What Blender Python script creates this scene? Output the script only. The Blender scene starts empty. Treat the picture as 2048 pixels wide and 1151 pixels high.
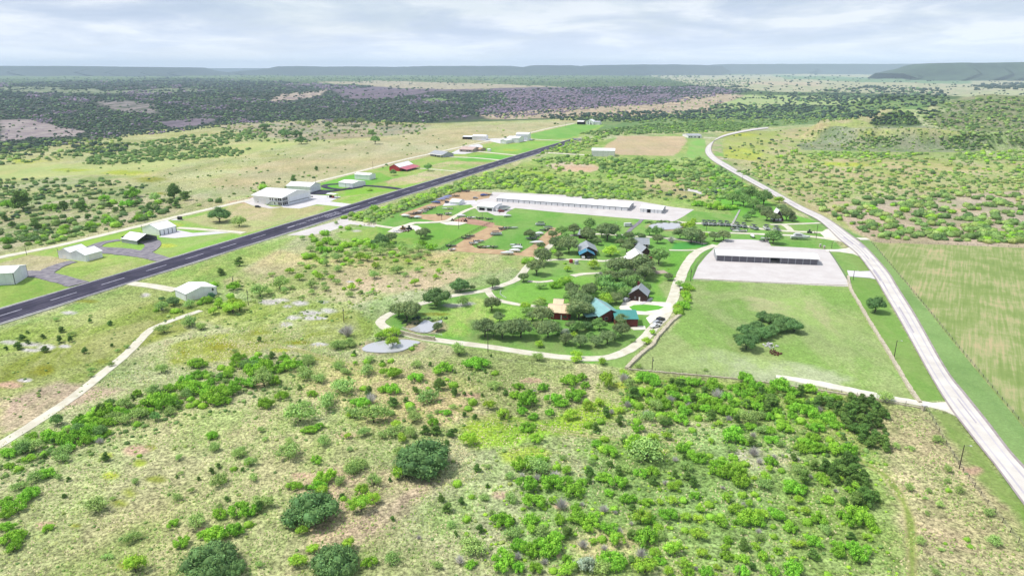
import bpy, math, random
import numpy as np
from mathutils import Vector, Matrix
from mathutils.geometry import tessellate_polygon
random.seed(7); rng = np.random.default_rng(7)
R = math.radians
# ------------------------------------------------------------------ camera, sky, sun, exposure
H = 115.0                       # the drone hovers 115 m above the ground
PITCH, FPX = R(17.8), 1365.0    # tilt below the horizon; focal length in photo pixels (2048 wide)
sc = bpy.context.scene
cam = bpy.data.objects.new('camera', bpy.data.cameras.new('camera'))
sc.collection.objects.link(cam); sc.camera = cam
cam.location = (0, 0, H); cam.rotation_euler = (R(90) - PITCH, 0, 0)
cam.data.sensor_width = 36; cam.data.lens = 36 * FPX / 2048; cam.data.clip_start = 1; cam.data.clip_end = 80000
SUN_EL, SUN_AZ = R(58), R(-84)  # azimuth measured from +Y towards +X: the sun stands to the left, a little ahead
world = bpy.data.worlds.new('World'); sc.world = world; world.use_nodes = True
wn, wl = world.node_tree.nodes, world.node_tree.links; wn.clear()
def node(ns, t, **kw):
    n = ns.new(t)
    for k, v in kw.items(): setattr(n, k, v)
    return n
wo = node(wn, 'ShaderNodeOutputWorld'); bg = node(wn, 'ShaderNodeBackground'); bg.inputs[1].default_value = 0.11
sky = node(wn, 'ShaderNodeTexSky', sky_type='NISHITA'); sky.sun_disc = False
sky.sun_elevation = SUN_EL; sky.sun_rotation = SUN_AZ; sky.altitude = 300; sky.air_density = 1.0; sky.dust_density = 1.5
tc = node(wn, 'ShaderNodeTexCoord'); sep = node(wn, 'ShaderNodeSeparateXYZ'); wl.new(tc.outputs['Generated'], sep.inputs[0])
def wmath(op, a, b=None, clamp=False):
    n = node(wn, 'ShaderNodeMath', operation=op, use_clamp=clamp)
    for i, v in enumerate((a, b)):
        if v is None: continue
        if isinstance(v, (int, float)): n.inputs[i].default_value = v
        else: wl.new(v, n.inputs[i])
    return n.outputs[0]
zz = wmath('ADD', wmath('MAXIMUM', sep.outputs[2], 0.0), 0.13)          # cloud deck seen in perspective
cx = wmath('DIVIDE', sep.outputs[0], zz); cy = wmath('DIVIDE', sep.outputs[1], zz)
comb = node(wn, 'ShaderNodeCombineXYZ'); wl.new(cx, comb.inputs[0]); wl.new(cy, comb.inputs[1])
def wnoise(scale, detail, rough, dist, off):
    mp = node(wn, 'ShaderNodeMapping'); mp.inputs['Location'].default_value = off; wl.new(comb.outputs[0], mp.inputs[0])
    n = node(wn, 'ShaderNodeTexNoise'); n.inputs['Scale'].default_value = scale; n.inputs['Detail'].default_value = detail
    n.inputs['Roughness'].default_value = rough; n.inputs['Distortion'].default_value = dist
    wl.new(mp.outputs[0], n.inputs['Vector']); return n.outputs[0]
def wramp(v, stops):
    r = node(wn, 'ShaderNodeValToRGB'); wl.new(v, r.inputs[0]); e = r.color_ramp.elements
    while len(e) < len(stops): e.new(0.5)
    for el, (p, c) in zip(e, stops): el.position = p; el.color = (*c, 1) if len(c) == 3 else c
    return r.outputs[0]
shade = wnoise(1.0, 10, 0.6, 0.25, (3.1, 7.7, 0))
cloudcol = wramp(shade, [(0.36, (2.9, 3.7, 5.1)), (0.45, (3.7, 4.4, 5.7)), (0.52, (4.8, 5.35, 6.3)), (0.60, (6.5, 6.8, 7.3))])
cover = wramp(wnoise(0.55, 8, 0.6, 0.3, (11.3, 2.1, 0)), [(0.38, (0.6,)*3), (0.52, (0.96,)*3)])
mix = node(wn, 'ShaderNodeMix', data_type='RGBA'); wl.new(cover, mix.inputs[0]); wl.new(sky.outputs[0], mix.inputs[6]); wl.new(cloudcol, mix.inputs[7])
# low over the horizon the layer thins to an even bright veil
low = wmath('POWER', wmath('SUBTRACT', 1.0, wmath('MAXIMUM', sep.outputs[2], 0.0)), 18)
mix2 = node(wn, 'ShaderNodeMix', data_type='RGBA'); wl.new(wmath('MULTIPLY', low, 0.8), mix2.inputs[0])
wl.new(mix.outputs[2], mix2.inputs[6]); mix2.inputs[7].default_value = (8.2, 8.9, 10.0, 1)
wl.new(mix2.outputs[2], bg.inputs[0]); wl.new(bg.outputs[0], wo.inputs[0])
sun = bpy.data.objects.new('sun', bpy.data.lights.new('sun', 'SUN')); sc.collection.objects.link(sun)
sun.data.energy = 3.6; sun.data.angle = R(7); sun.data.color = (1.0, 0.965, 0.90)
sd = Vector((math.sin(SUN_AZ) * math.cos(SUN_EL), math.cos(SUN_AZ) * math.cos(SUN_EL), math.sin(SUN_EL)))
sun.rotation_euler = sd.to_track_quat('Z', 'Y').to_euler(); sun.location = sd * 300
vs = sc.view_settings; vs.view_transform = 'Standard'; vs.look = 'None'; vs.gamma = 1; vs.use_curve_mapping = False
vs.exposure = 0.3
sc.cycles.use_denoising = True; sc.cycles.max_bounces = 6; sc.cycles.volume_bounces = 2; sc.cycles.transparent_max_bounces = 8
# ------------------------------------------------------------------ helpers
CT, ST = math.cos(PITCH), math.sin(PITCH)
def G(px, py, z=0.0):
    """ground point (x, y) that a feature of the photograph stands on"""
    u = (px - 1024) / FPX; v = -(py - 575.5) / FPX
    t = (z - H) / (-ST + v * CT)
    return Vector((u * t, (CT + v * ST) * t))
def hz(x, y):                                  # terrain height
    x = np.asarray(x, float); y = np.asarray(y, float); r = np.hypot(x, y); z = np.zeros_like(r)
    def knob(cx, cy, rx, ry, h, p=2.0, rot=0.0):
        a, b = x - cx, y - cy
        c, s = math.cos(rot), math.sin(rot); u, v = a * c + b * s, -a * s + b * c
        d = np.hypot(u / rx, v / ry)
        return h * (1 - np.clip(d, 0, 1) ** 2) ** p
    def mesa_(cx, cy, rx, ry, h, sd, edge=.3):
        d = np.hypot((x - cx) / rx, (y - cy) / ry) + (vnoise(x / 70, y / 70, sd) - .5) * .35
        t = np.clip((1 - d) / edge, 0, 1); return h * t * t * (3 - 2 * t)
    kx, ky = 705, 1185
    z1 = mesa_(kx, ky, 215, 185, 25, 21, .22) + knob(kx - 12, ky + 60, 112, 105, 22, 1.4) + knob(kx + 150, ky + 60, 160, 130, 9, 2.0)
    z2 = mesa_(1330, 1820, 560, 420, 44, 23, .55) + knob(1650, 1650, 560, 420, 26, 2.0)
    n = vnoise(x / 90, y / 90, 5) - .5
    hill = z1 + z2
    z = hill * (1 + 0.5 * n) + np.clip(hill / 12, 0, 1) * (vnoise(x / 24, y / 24, 15) - .5) * 5
    far = np.clip((r - 1500) / 1800, 0, 1)
    z = z + far * ((vnoise(x / 600, y / 600, 9) - .5) * 34 + (vnoise(x / 180, y / 180, 3) - .5) * 12)
    return z
def _h(ix, iy, s):
    v = np.sin(ix * 127.1 + iy * 311.7 + s * 74.7) * 43758.5453
    return v - np.floor(v)
def vnoise(x, y, s=0, octv=3):
    x = np.asarray(x, float); y = np.asarray(y, float); t = 0; a = 1; w = 0
    for o in range(octv):
        ix, iy = np.floor(x), np.floor(y); fx, fy = x - ix, y - iy
        fx = fx * fx * (3 - 2 * fx); fy = fy * fy * (3 - 2 * fy)
        v = (_h(ix, iy, s) * (1 - fx) + _h(ix + 1, iy, s) * fx) * (1 - fy) + (_h(ix, iy + 1, s) * (1 - fx) + _h(ix + 1, iy + 1, s) * fx) * fy
        t = t + v * a; w += a; a *= .5; x = x * 2.03 + 5.1; y = y * 2.03 + 1.7; s += 1
    return t / w
def GT(px, py):
    """ground point under a feature of the photograph, following the line of sight to the terrain"""
    px = np.atleast_1d(np.asarray(px, float)); py = np.atleast_1d(np.asarray(py, float)); u = (px - 1024) / FPX; v = -(py - 575.5) / FPX
    dy, dz = CT + v * ST, -ST + v * CT; rr = np.geomspace(320, 15000, 300); X = np.zeros_like(px); Y = X.copy(); done = np.zeros(len(px), bool); prev = None
    for r in rr:
        t = r / dy; x, y, z = u * t, dy * t, H + dz * t; g = z - hz(x, y); hit = (g <= 0) & ~done
        if prev is not None and hit.any():
            f = prev[2][hit] / np.maximum(1e-6, prev[2][hit] - g[hit]); X[hit] = prev[0][hit] + (x[hit] - prev[0][hit]) * f; Y[hit] = prev[1][hit] + (y[hit] - prev[1][hit]) * f
        done |= hit; prev = (x, y, g)
        if done.all(): break
    X[~done], Y[~done] = x[~done], y[~done]; return X, Y
def lin(c):
    c = np.asarray(c, float) / 255
    return np.where(c <= .04045, c / 12.92, ((c + .055) / 1.055) ** 2.4)
KALB = 0.60
def alb(c, k=1.0): return tuple(np.clip(lin(c) * KALB * k, 0, .85))
def link(o, parent=None):
    sc.collection.objects.link(o)
    if parent is not None: o.parent = parent
    return o
def tag(o, label=None, cat=None, group=None, kind=None):
    for k, v in (('label', label), ('category', cat), ('group', group), ('kind', kind)):
        if v: o[k] = v
    return o
def empty(name, loc, rz=0.0, label=None, cat=None, group=None):
    o = bpy.data.objects.new(name, None); link(o); o.location = loc; o.rotation_euler = (0, 0, rz)
    o.empty_display_size = 1
    return tag(o, label, cat, group)
def npmesh(name, V, F, mat, cols=None, smooth=False, quads=False):
    """mesh from numpy arrays: F is (n,3) or (n,4)"""
    me = bpy.data.meshes.new(name); k = F.shape[1]
    me.vertices.add(len(V)); me.vertices.foreach_set('co', np.asarray(V, np.float32).ravel())
    me.loops.add(F.size); me.loops.foreach_set('vertex_index', F.astype(np.int32).ravel())
    me.polygons.add(len(F)); me.polygons.foreach_set('loop_start', np.arange(0, F.size, k, dtype=np.int32))
    if smooth: me.polygons.foreach_set('use_smooth', np.ones(len(F), bool))
    if cols:
        for an, c in cols.items():
            at = me.color_attributes.new(an, 'FLOAT_COLOR', 'POINT')
            if c.shape[1] == 3: c = np.hstack([c, np.ones((len(c), 1))])
            at.data.foreach_set('color', c.astype(np.float32).ravel())
    me.update(calc_edges=True); me.materials.append(mat)
    return me
class MB:
    """collects simple solids and links them as one mesh"""
    def __init__(s): s.v = []; s.f = []
    def add(s, vs, fs):
        b = len(s.v); s.v += [tuple(p) for p in vs]; s.f += [tuple(b + i for i in f) for f in fs]; return s
    def box(s, x0, x1, y0, y1, z0, z1, M=None):
        vs = [(x, y, z) for z in (z0, z1) for y in (y0, y1) for x in (x0, x1)]
        if M is not None: vs = [M @ Vector(p) for p in vs]
        return s.add(vs, [(0, 2, 3, 1), (4, 5, 7, 6), (0, 1, 5, 4), (2, 6, 7, 3), (0, 4, 6, 2), (1, 3, 7, 5)])
    def prism(s, poly, a, b):           # poly: list of 3D points, extruded by vector (b - a)
        n = len(poly); d = Vector(b) - Vector(a)
        vs = [Vector(p) for p in poly] + [Vector(p) + d for p in poly]
        return s.add(vs, [tuple(range(n))[::-1], tuple(range(n, 2 * n))] + [(i, (i + 1) % n, n + (i + 1) % n, n + i) for i in range(n)])
    def tube(s, p, q, r0, r1=None, n=6):
        r1 = r0 if r1 is None else r1; p, q = Vector(p), Vector(q); d = (q - p).normalized()
        a = d.orthogonal().normalized(); b = d.cross(a)
        vs = [c + (a * math.cos(t) + b * math.sin(t)) * r for c, r in ((p, r0), (q, r1)) for t in [2 * math.pi * i / n for i in range(n)]]
        return s.add(vs, [tuple(range(n))[::-1], tuple(range(n, 2 * n))] + [(i, (i + 1) % n, n + (i + 1) % n, n + i) for i in range(n)])
    def loft(s, rings):                 # rings of equal length, capped
        n = len(rings[0]); vs = [p for r in rings for p in r]; fs = [tuple(range(n))[::-1], tuple(range((len(rings) - 1) * n, len(rings) * n))]
        for k in range(len(rings) - 1):
            fs += [(k * n + i, k * n + (i + 1) % n, (k + 1) * n + (i + 1) % n, (k + 1) * n + i) for i in range(n)]
        return s.add(vs, fs)
    def mesh(s, name, mat, smooth=False):
        me = bpy.data.meshes.new(name); me.from_pydata([tuple(p) for p in s.v], [], s.f); me.materials.append(mat)
        if smooth:
            for p in me.polygons: p.use_smooth = True
        me.update(); return me
    def build(s, name, mat, parent=None, smooth=False, label=None):
        o = link(bpy.data.objects.new(name, s.mesh(name, mat, smooth)), parent)
        if label: o['label'] = label
        return o
def copy_tree(o, parent=None):
    c = o.copy(); sc.collection.objects.link(c)
    if parent is not None: c.parent = parent
    for ch in list(o.children): copy_tree(ch, c)
    return c
# ------------------------------------------------------------------ materials
def newmat(name):
    m = bpy.data.materials.new(name); m.use_nodes = True; ns = m.node_tree.nodes; ls = m.node_tree.links
    return m, ns, ls, ns['Principled BSDF']
def mat_noise(name, c, c2=None, scale=0.3, rough=.8, amt=.25, detail=6, bump=0.0, metal=0.0, spec=.3, k=1.0):
    """a surface colour with natural mottling in world metres"""
    m, ns, ls, b = newmat(name); tcn = node(ns, 'ShaderNodeTexCoord')
    n = node(ns, 'ShaderNodeTexNoise'); n.inputs['Scale'].default_value = scale; n.inputs['Detail'].default_value = detail; n.inputs['Roughness'].default_value = .65
    ge = node(ns, 'ShaderNodeNewGeometry'); ls.new(ge.outputs['Position'], n.inputs['Vector'])
    a = np.array(alb(c, k)); e = np.array(alb(c2, k)) if c2 is not None else a * (1 - amt)
    r = node(ns, 'ShaderNodeValToRGB'); r.color_ramp.elements[0].position = .36; r.color_ramp.elements[1].position = .64
    r.color_ramp.elements[0].color = (*e, 1); r.color_ramp.elements[1].color = (*a, 1)
    ls.new(n.outputs[0], r.inputs[0]); ls.new(r.outputs[0], b.inputs['Base Color'])
    b.inputs['Roughness'].default_value = rough; b.inputs['Metallic'].default_value = metal; b.inputs['Specular IOR Level'].default_value = spec
    if bump:
        bu = node(ns, 'ShaderNodeBump'); bu.inputs['Strength'].default_value = bump; bu.inputs['Distance'].default_value = .3
        ls.new(n.outputs[0], bu.inputs['Height']); ls.new(bu.outputs[0], b.inputs['Normal'])
    return m
def mat_metal_sheet(name, c, rough=.45, k=1.0, rib=1.0):
    """ribbed painted sheet metal: fine ribs across, faint streaks"""
    m, ns, ls, b = newmat(name); ge = node(ns, 'ShaderNodeTexCoord')
    n = node(ns, 'ShaderNodeTexNoise'); n.inputs['Scale'].default_value = .35; n.inputs['Detail'].default_value = 5
    ls.new(ge.outputs['Object'], n.inputs['Vector'])
    a = np.array(alb(c, k)); r = node(ns, 'ShaderNodeValToRGB'); r.color_ramp.elements[0].color = (*(a * .88), 1); r.color_ramp.elements[1].color = (*a, 1)
    r.color_ramp.elements[0].position = .3; r.color_ramp.elements[1].position = .62
    ls.new(n.outputs[0], r.inputs[0])
    sp = node(ns, 'ShaderNodeSeparateXYZ'); ls.new(ge.outputs['Object'], sp.inputs[0]); prev = r.outputs[0]      # sheet joints every few metres
    for ax, gap in ((0, 3.1), (1, 3.1)):
        d = node(ns, 'ShaderNodeMath', operation='DIVIDE'); d.inputs[1].default_value = gap; ls.new(sp.outputs[ax], d.inputs[0]); f = node(ns, 'ShaderNodeMath', operation='FRACT'); ls.new(d.outputs[0], f.inputs[0])
        g = node(ns, 'ShaderNodeMath', operation='LESS_THAN'); g.inputs[1].default_value = .07; ls.new(f.outputs[0], g.inputs[0]); mu = node(ns, 'ShaderNodeMath', operation='MULTIPLY'); mu.inputs[1].default_value = .22; ls.new(g.outputs[0], mu.inputs[0])
        mx = node(ns, 'ShaderNodeMix', data_type='RGBA'); ls.new(mu.outputs[0], mx.inputs[0]); ls.new(prev, mx.inputs[6]); mx.inputs[7].default_value = (*(a * .45), 1); prev = mx.outputs[2]
    ls.new(prev, b.inputs['Base Color'])
    w = node(ns, 'ShaderNodeTexWave'); w.inputs['Scale'].default_value = rib; ls.new(ge.outputs['Object'], w.inputs['Vector'])
    bu = node(ns, 'ShaderNodeBump'); bu.inputs['Strength'].default_value = .25; bu.inputs['Distance'].default_value = .05
    ls.new(w.outputs[0], bu.inputs['Height']); ls.new(bu.outputs[0], b.inputs['Normal'])
    b.inputs['Roughness'].default_value = rough; b.inputs['Specular IOR Level'].default_value = .35
    return m
def runway_mat():
    m, ns, ls, b = newmat('runway_asphalt'); ge = node(ns, 'ShaderNodeNewGeometry'); mp = node(ns, 'ShaderNodeMapping'); mp.vector_type = 'POINT'; mp.inputs['Rotation'].default_value = (0, 0, R(22.4)); ls.new(ge.outputs['Position'], mp.inputs[0])
    sc2 = node(ns, 'ShaderNodeMapping'); sc2.inputs['Scale'].default_value = (.55, .02, 1); ls.new(mp.outputs[0], sc2.inputs[0])
    n = node(ns, 'ShaderNodeTexNoise'); n.inputs['Scale'].default_value = 1; n.inputs['Detail'].default_value = 7; ls.new(sc2.outputs[0], n.inputs['Vector'])
    n2 = node(ns, 'ShaderNodeTexNoise'); n2.inputs['Scale'].default_value = .07; n2.inputs['Detail'].default_value = 10; n2.inputs['Roughness'].default_value = .75; ls.new(ge.outputs['Position'], n2.inputs['Vector'])
    mx = node(ns, 'ShaderNodeMix', data_type='FLOAT'); mx.inputs[0].default_value = .5; ls.new(n.outputs[0], mx.inputs[2]); ls.new(n2.outputs[0], mx.inputs[3])
    r = node(ns, 'ShaderNodeValToRGB'); e = r.color_ramp.elements; e.new(.5)
    for el, p, c in zip(e, (.38, .5, .6), ((56, 54, 76), (80, 76, 102), (112, 106, 128))): el.position = p; el.color = (*alb(c, .68), 1)
    ls.new(mx.outputs[0], r.inputs[0]); ls.new(r.outputs[0], b.inputs['Base Color']); b.inputs['Roughness'].default_value = .9; b.inputs['Specular IOR Level'].default_value = .2; return m
M = {}
M['white'] = mat_metal_sheet('white_sheet_metal', (252, 252, 253), k=1.7)
M['offwhite'] = mat_metal_sheet('offwhite_sheet_metal', (244, 240, 236), k=1.5)
M['door'] = mat_metal_sheet('pale_door_metal', (238, 240, 246), k=1.55)
M['grey'] = mat_metal_sheet('grey_door_metal', (126, 122, 134), k=1.0)
M['greylight'] = mat_metal_sheet('light_grey_metal', (196, 198, 204), k=1.1)
M['greyroof'] = mat_metal_sheet('grey_roofing', (164, 170, 176), k=1.4)
M['brownroof'] = mat_noise('brown_grey_shingle', (190, 176, 166), (160, 146, 138), .8, .9, k=1.2)
M['teal'] = mat_metal_sheet('teal_roofing', (84, 170, 162), k=1.1)
M['palteal'] = mat_metal_sheet('faded_teal_roofing', (154, 206, 206), k=1.15)
M['blue'] = mat_metal_sheet('blue_roofing', (72, 144, 176), k=1.3)
M['cream'] = mat_metal_sheet('cream_roofing', (250, 222, 184), k=1.3)
M['red'] = mat_metal_sheet('red_sheet_metal', (214, 56, 70), k=1.2)
M['pinkroof'] = mat_metal_sheet('faded_red_roofing', (216, 112, 128), k=1.2)
M['tan'] = mat_noise('tan_stucco', (214, 196, 176), None, .8, .85)
M['brick'] = mat_noise('dark_red_siding', (140, 62, 58), (112, 48, 46), 1.5, .8, k=1.1)
M['brown'] = mat_noise('dark_brown_siding', (92, 58, 50), (70, 44, 40), 1.5, .8)
M['redwall'] = mat_noise('brick_red_siding', (184, 62, 56), (150, 50, 46), 1.5, .8, k=1.1)
M['dark'] = mat_noise('dark_parts_and_shade', (40, 38, 46), None, 1, .9)  # for dark parts, and for shade inside openings put into the colour
M['black'] = mat_noise('black_paint', (34, 34, 40), None, 1, .4, spec=.5)
M['charcoal'] = mat_noise('charcoal_canvas', (74, 74, 92), (56, 56, 72), 1, .7)
M['glass'] = mat_noise('tinted_glass', (52, 60, 74), None, 1, .12, spec=.8)
M['gravel'] = mat_noise('pale_gravel', (238, 233, 222), (220, 213, 196), .16, .95, bump=.2, k=1.35)
M['gravelroad'] = mat_noise('worn_gravel', (236, 231, 214), (212, 205, 184), .2, .95, bump=.2, k=1.25)
M['caliche'] = mat_noise('white_caliche', (236, 230, 228), (222, 214, 212), .1, .95, bump=.1, k=1.1)
M['dirt'] = mat_noise('tan_dirt', (222, 192, 150), (196, 160, 124), .15, .95, bump=.2, k=1.05)
M['reddirt'] = mat_noise('reddish_dirt', (214, 172, 146), (188, 146, 124), .15, .95, bump=.2)
M['concrete'] = mat_noise('concrete', (240, 236, 238), (226, 222, 226), .1, .9, k=1.12)
M['asphalt'] = runway_mat()
M['oldasphalt'] = mat_noise('weathered_asphalt', (178, 172, 176), (132, 126, 140), .28, .95, detail=9)
M['paint'] = mat_noise('white_road_paint', (222, 220, 234), (168, 164, 186), .5, .7, k=1.05)
M['verge'] = mat_noise('pale_gravel_edge', (214, 212, 208), (186, 186, 176), .4, .9)
M['chipseal'] = mat_noise('chipseal', (236, 231, 222), (218, 211, 204), .12, .95, detail=8, k=1.22)
M['oldchip'] = mat_noise('worn_chipseal_shoulder', (200, 188, 190), (176, 164, 160), .3, .95)
M['stone'] = mat_noise('limestone', (232, 222, 198), (176, 164, 142), 1.6, .95, bump=.6, k=1.2)
M['wood'] = mat_noise('weathered_pole_wood', (98, 84, 76), None, 2, .9)
M['steel'] = mat_noise('galvanised_steel', (180, 180, 184), None, 2, .5, metal=.4)
M['rubber'] = mat_noise('tyre_rubber', (40, 40, 42), None, 3, .9)
M['rust'] = mat_noise('rusted_metal', (128, 84, 62), (96, 66, 56), 2, .9)
M['yellow'] = mat_noise('yellow_machine_paint', (214, 168, 60), None, 2, .6)
M['bark'] = mat_noise('bark', (104, 92, 84), (74, 66, 62), 3, .95)
M['water'], _n, _l, _b = newmat('pond_water')
_b.inputs['Base Color'].default_value = (.44, .44, .46, 1); _b.inputs['Roughness'].default_value = .06; _b.inputs['Specular IOR Level'].default_value = 1.0; _b.inputs['IOR'].default_value = 1.6
_w = node(_n, 'ShaderNodeTexNoise'); _w.inputs['Scale'].default_value = .8; _u = node(_n, 'ShaderNodeBump'); _u.inputs['Strength'].default_value = .03
_l.new(_w.outputs[0], _u.inputs['Height']); _l.new(_u.outputs[0], _b.inputs['Normal'])
def paint(name, c, rough=.35, k=1.2): return mat_noise(name, c, None, 1.5, rough, amt=.08, spec=.5, k=k)
M['pwhite'] = paint('white_gelcoat', (246, 246, 248)); M['pblue'] = paint('blue_gelcoat', (60, 84, 160)); M['plilac'] = paint('pale_blue_cover', (150, 156, 205), .7)
M['psilver'] = paint('silver_paint', (186, 190, 196)); M['pdark'] = paint('dark_paint', (50, 50, 58)); M['pred'] = paint('red_paint', (176, 44, 44)); M['pgreen'] = paint('dull_green_cover', (96, 116, 92), .7)
def foliage_mat():
    m, ns, ls, b = newmat('foliage'); a = node(ns, 'ShaderNodeAttribute', attribute_name='col')
    oi = node(ns, 'ShaderNodeObjectInfo'); mr = node(ns, 'ShaderNodeMapRange'); mr.inputs[3].default_value = .82; mr.inputs[4].default_value = 1.18
    ls.new(oi.outputs['Random'], mr.inputs[0]); hs = node(ns, 'ShaderNodeHueSaturation'); ls.new(a.outputs[0], hs.inputs['Color']); ls.new(mr.outputs[0], hs.inputs['Value'])
    mh = node(ns, 'ShaderNodeMath', operation='MULTIPLY'); mh.inputs[1].default_value = 7.31; ls.new(oi.outputs['Random'], mh.inputs[0])
    fr = node(ns, 'ShaderNodeMath', operation='FRACT'); ls.new(mh.outputs[0], fr.inputs[0])
    m2 = node(ns, 'ShaderNodeMapRange'); m2.inputs[3].default_value = .488; m2.inputs[4].default_value = .512; ls.new(fr.outputs[0], m2.inputs[0]); ls.new(m2.outputs[0], hs.inputs['Hue'])
    ls.new(hs.outputs[0], b.inputs['Base Color']); b.inputs['Roughness'].default_value = .75; b.inputs['Specular IOR Level'].default_value = .15
    tr = node(ns, 'ShaderNodeBsdfTranslucent'); ls.new(hs.outputs[0], tr.inputs[0]); mx = node(ns, 'ShaderNodeMixShader'); mx.inputs[0].default_value = .14
    ls.new(b.outputs[0], mx.inputs[1]); ls.new(tr.outputs[0], mx.inputs[2]); ls.new(mx.outputs[0], ns['Material Output'].inputs[0])
    return m
M['foliage'] = foliage_mat()
def ground_mat():
    m, ns, ls, b = newmat('ground_cover'); ge = node(ns, 'ShaderNodeNewGeometry')
    A = node(ns, 'ShaderNodeAttribute', attribute_name='ca'); B = node(ns, 'ShaderNodeAttribute', attribute_name='cb')
    def nz(scale, det, ro, dist=0.0, stretch=None):
        n = node(ns, 'ShaderNodeTexNoise'); n.inputs['Scale'].default_value = scale; n.inputs['Detail'].default_value = det; n.inputs['Roughness'].default_value = ro; n.inputs['Distortion'].default_value = dist
        if stretch:
            mp = node(ns, 'ShaderNodeMapping'); mp.inputs['Rotation'].default_value = (0, 0, stretch[0]); mp.inputs['Scale'].default_value = (1, stretch[1], 1)
            ls.new(ge.outputs['Position'], mp.inputs[0]); ls.new(mp.outputs[0], n.inputs['Vector'])
        else: ls.new(ge.outputs['Position'], n.inputs['Vector'])
        return n.outputs[0]
    def mr(v, a, c, lo, hi):
        n = node(ns, 'ShaderNodeMapRange', interpolation_type='SMOOTHSTEP'); n.inputs[1].default_value = a; n.inputs[2].default_value = c; n.inputs[3].default_value = lo; n.inputs[4].default_value = hi
        ls.new(v, n.inputs[0]); return n.outputs[0]
    big = nz(.03, 9, .72, .6, (R(-28), .45)); f1 = mr(big, .40, .60, 0, 1)
    mx = node(ns, 'ShaderNodeMix', data_type='RGBA'); ls.new(f1, mx.inputs[0]); ls.new(A.outputs[0], mx.inputs[6]); ls.new(B.outputs[0], mx.inputs[7])
    # tussocks: darker gaps and paler blades, stronger where the grass is rough
    fine = nz(.9, 5, .8, .3); v = mr(fine, .36, .64, .42, 1.62)
    mid = nz(.22, 4, .7); v2 = mr(mid, .32, .68, .74, 1.26)
    vm = node(ns, 'ShaderNodeMath', operation='MULTIPLY'); ls.new(v, vm.inputs[0]); ls.new(v2, vm.inputs[1])
    lerp = node(ns, 'ShaderNodeMix', data_type='FLOAT'); lerp.inputs[2].default_value = 1.0; ls.new(A.outputs['Alpha'], lerp.inputs[0]); ls.new(vm.outputs[0], lerp.inputs[3])
    hs = node(ns, 'ShaderNodeHueSaturation'); ls.new(mx.outputs[2], hs.inputs['Color']); ls.new(lerp.outputs[0], hs.inputs['Value'])
    ls.new(hs.outputs[0], b.inputs['Base Color']); b.inputs['Roughness'].default_value = .95; b.inputs['Specular IOR Level'].default_value = .05
    bu = node(ns, 'ShaderNodeBump'); bu.inputs['Distance'].default_value = .22; ls.new(A.outputs['Alpha'], bu.inputs['Strength']); ls.new(fine, bu.inputs['Height']); ls.new(bu.outputs[0], b.inputs['Normal'])
    return m
M['ground'] = ground_mat()
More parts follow.
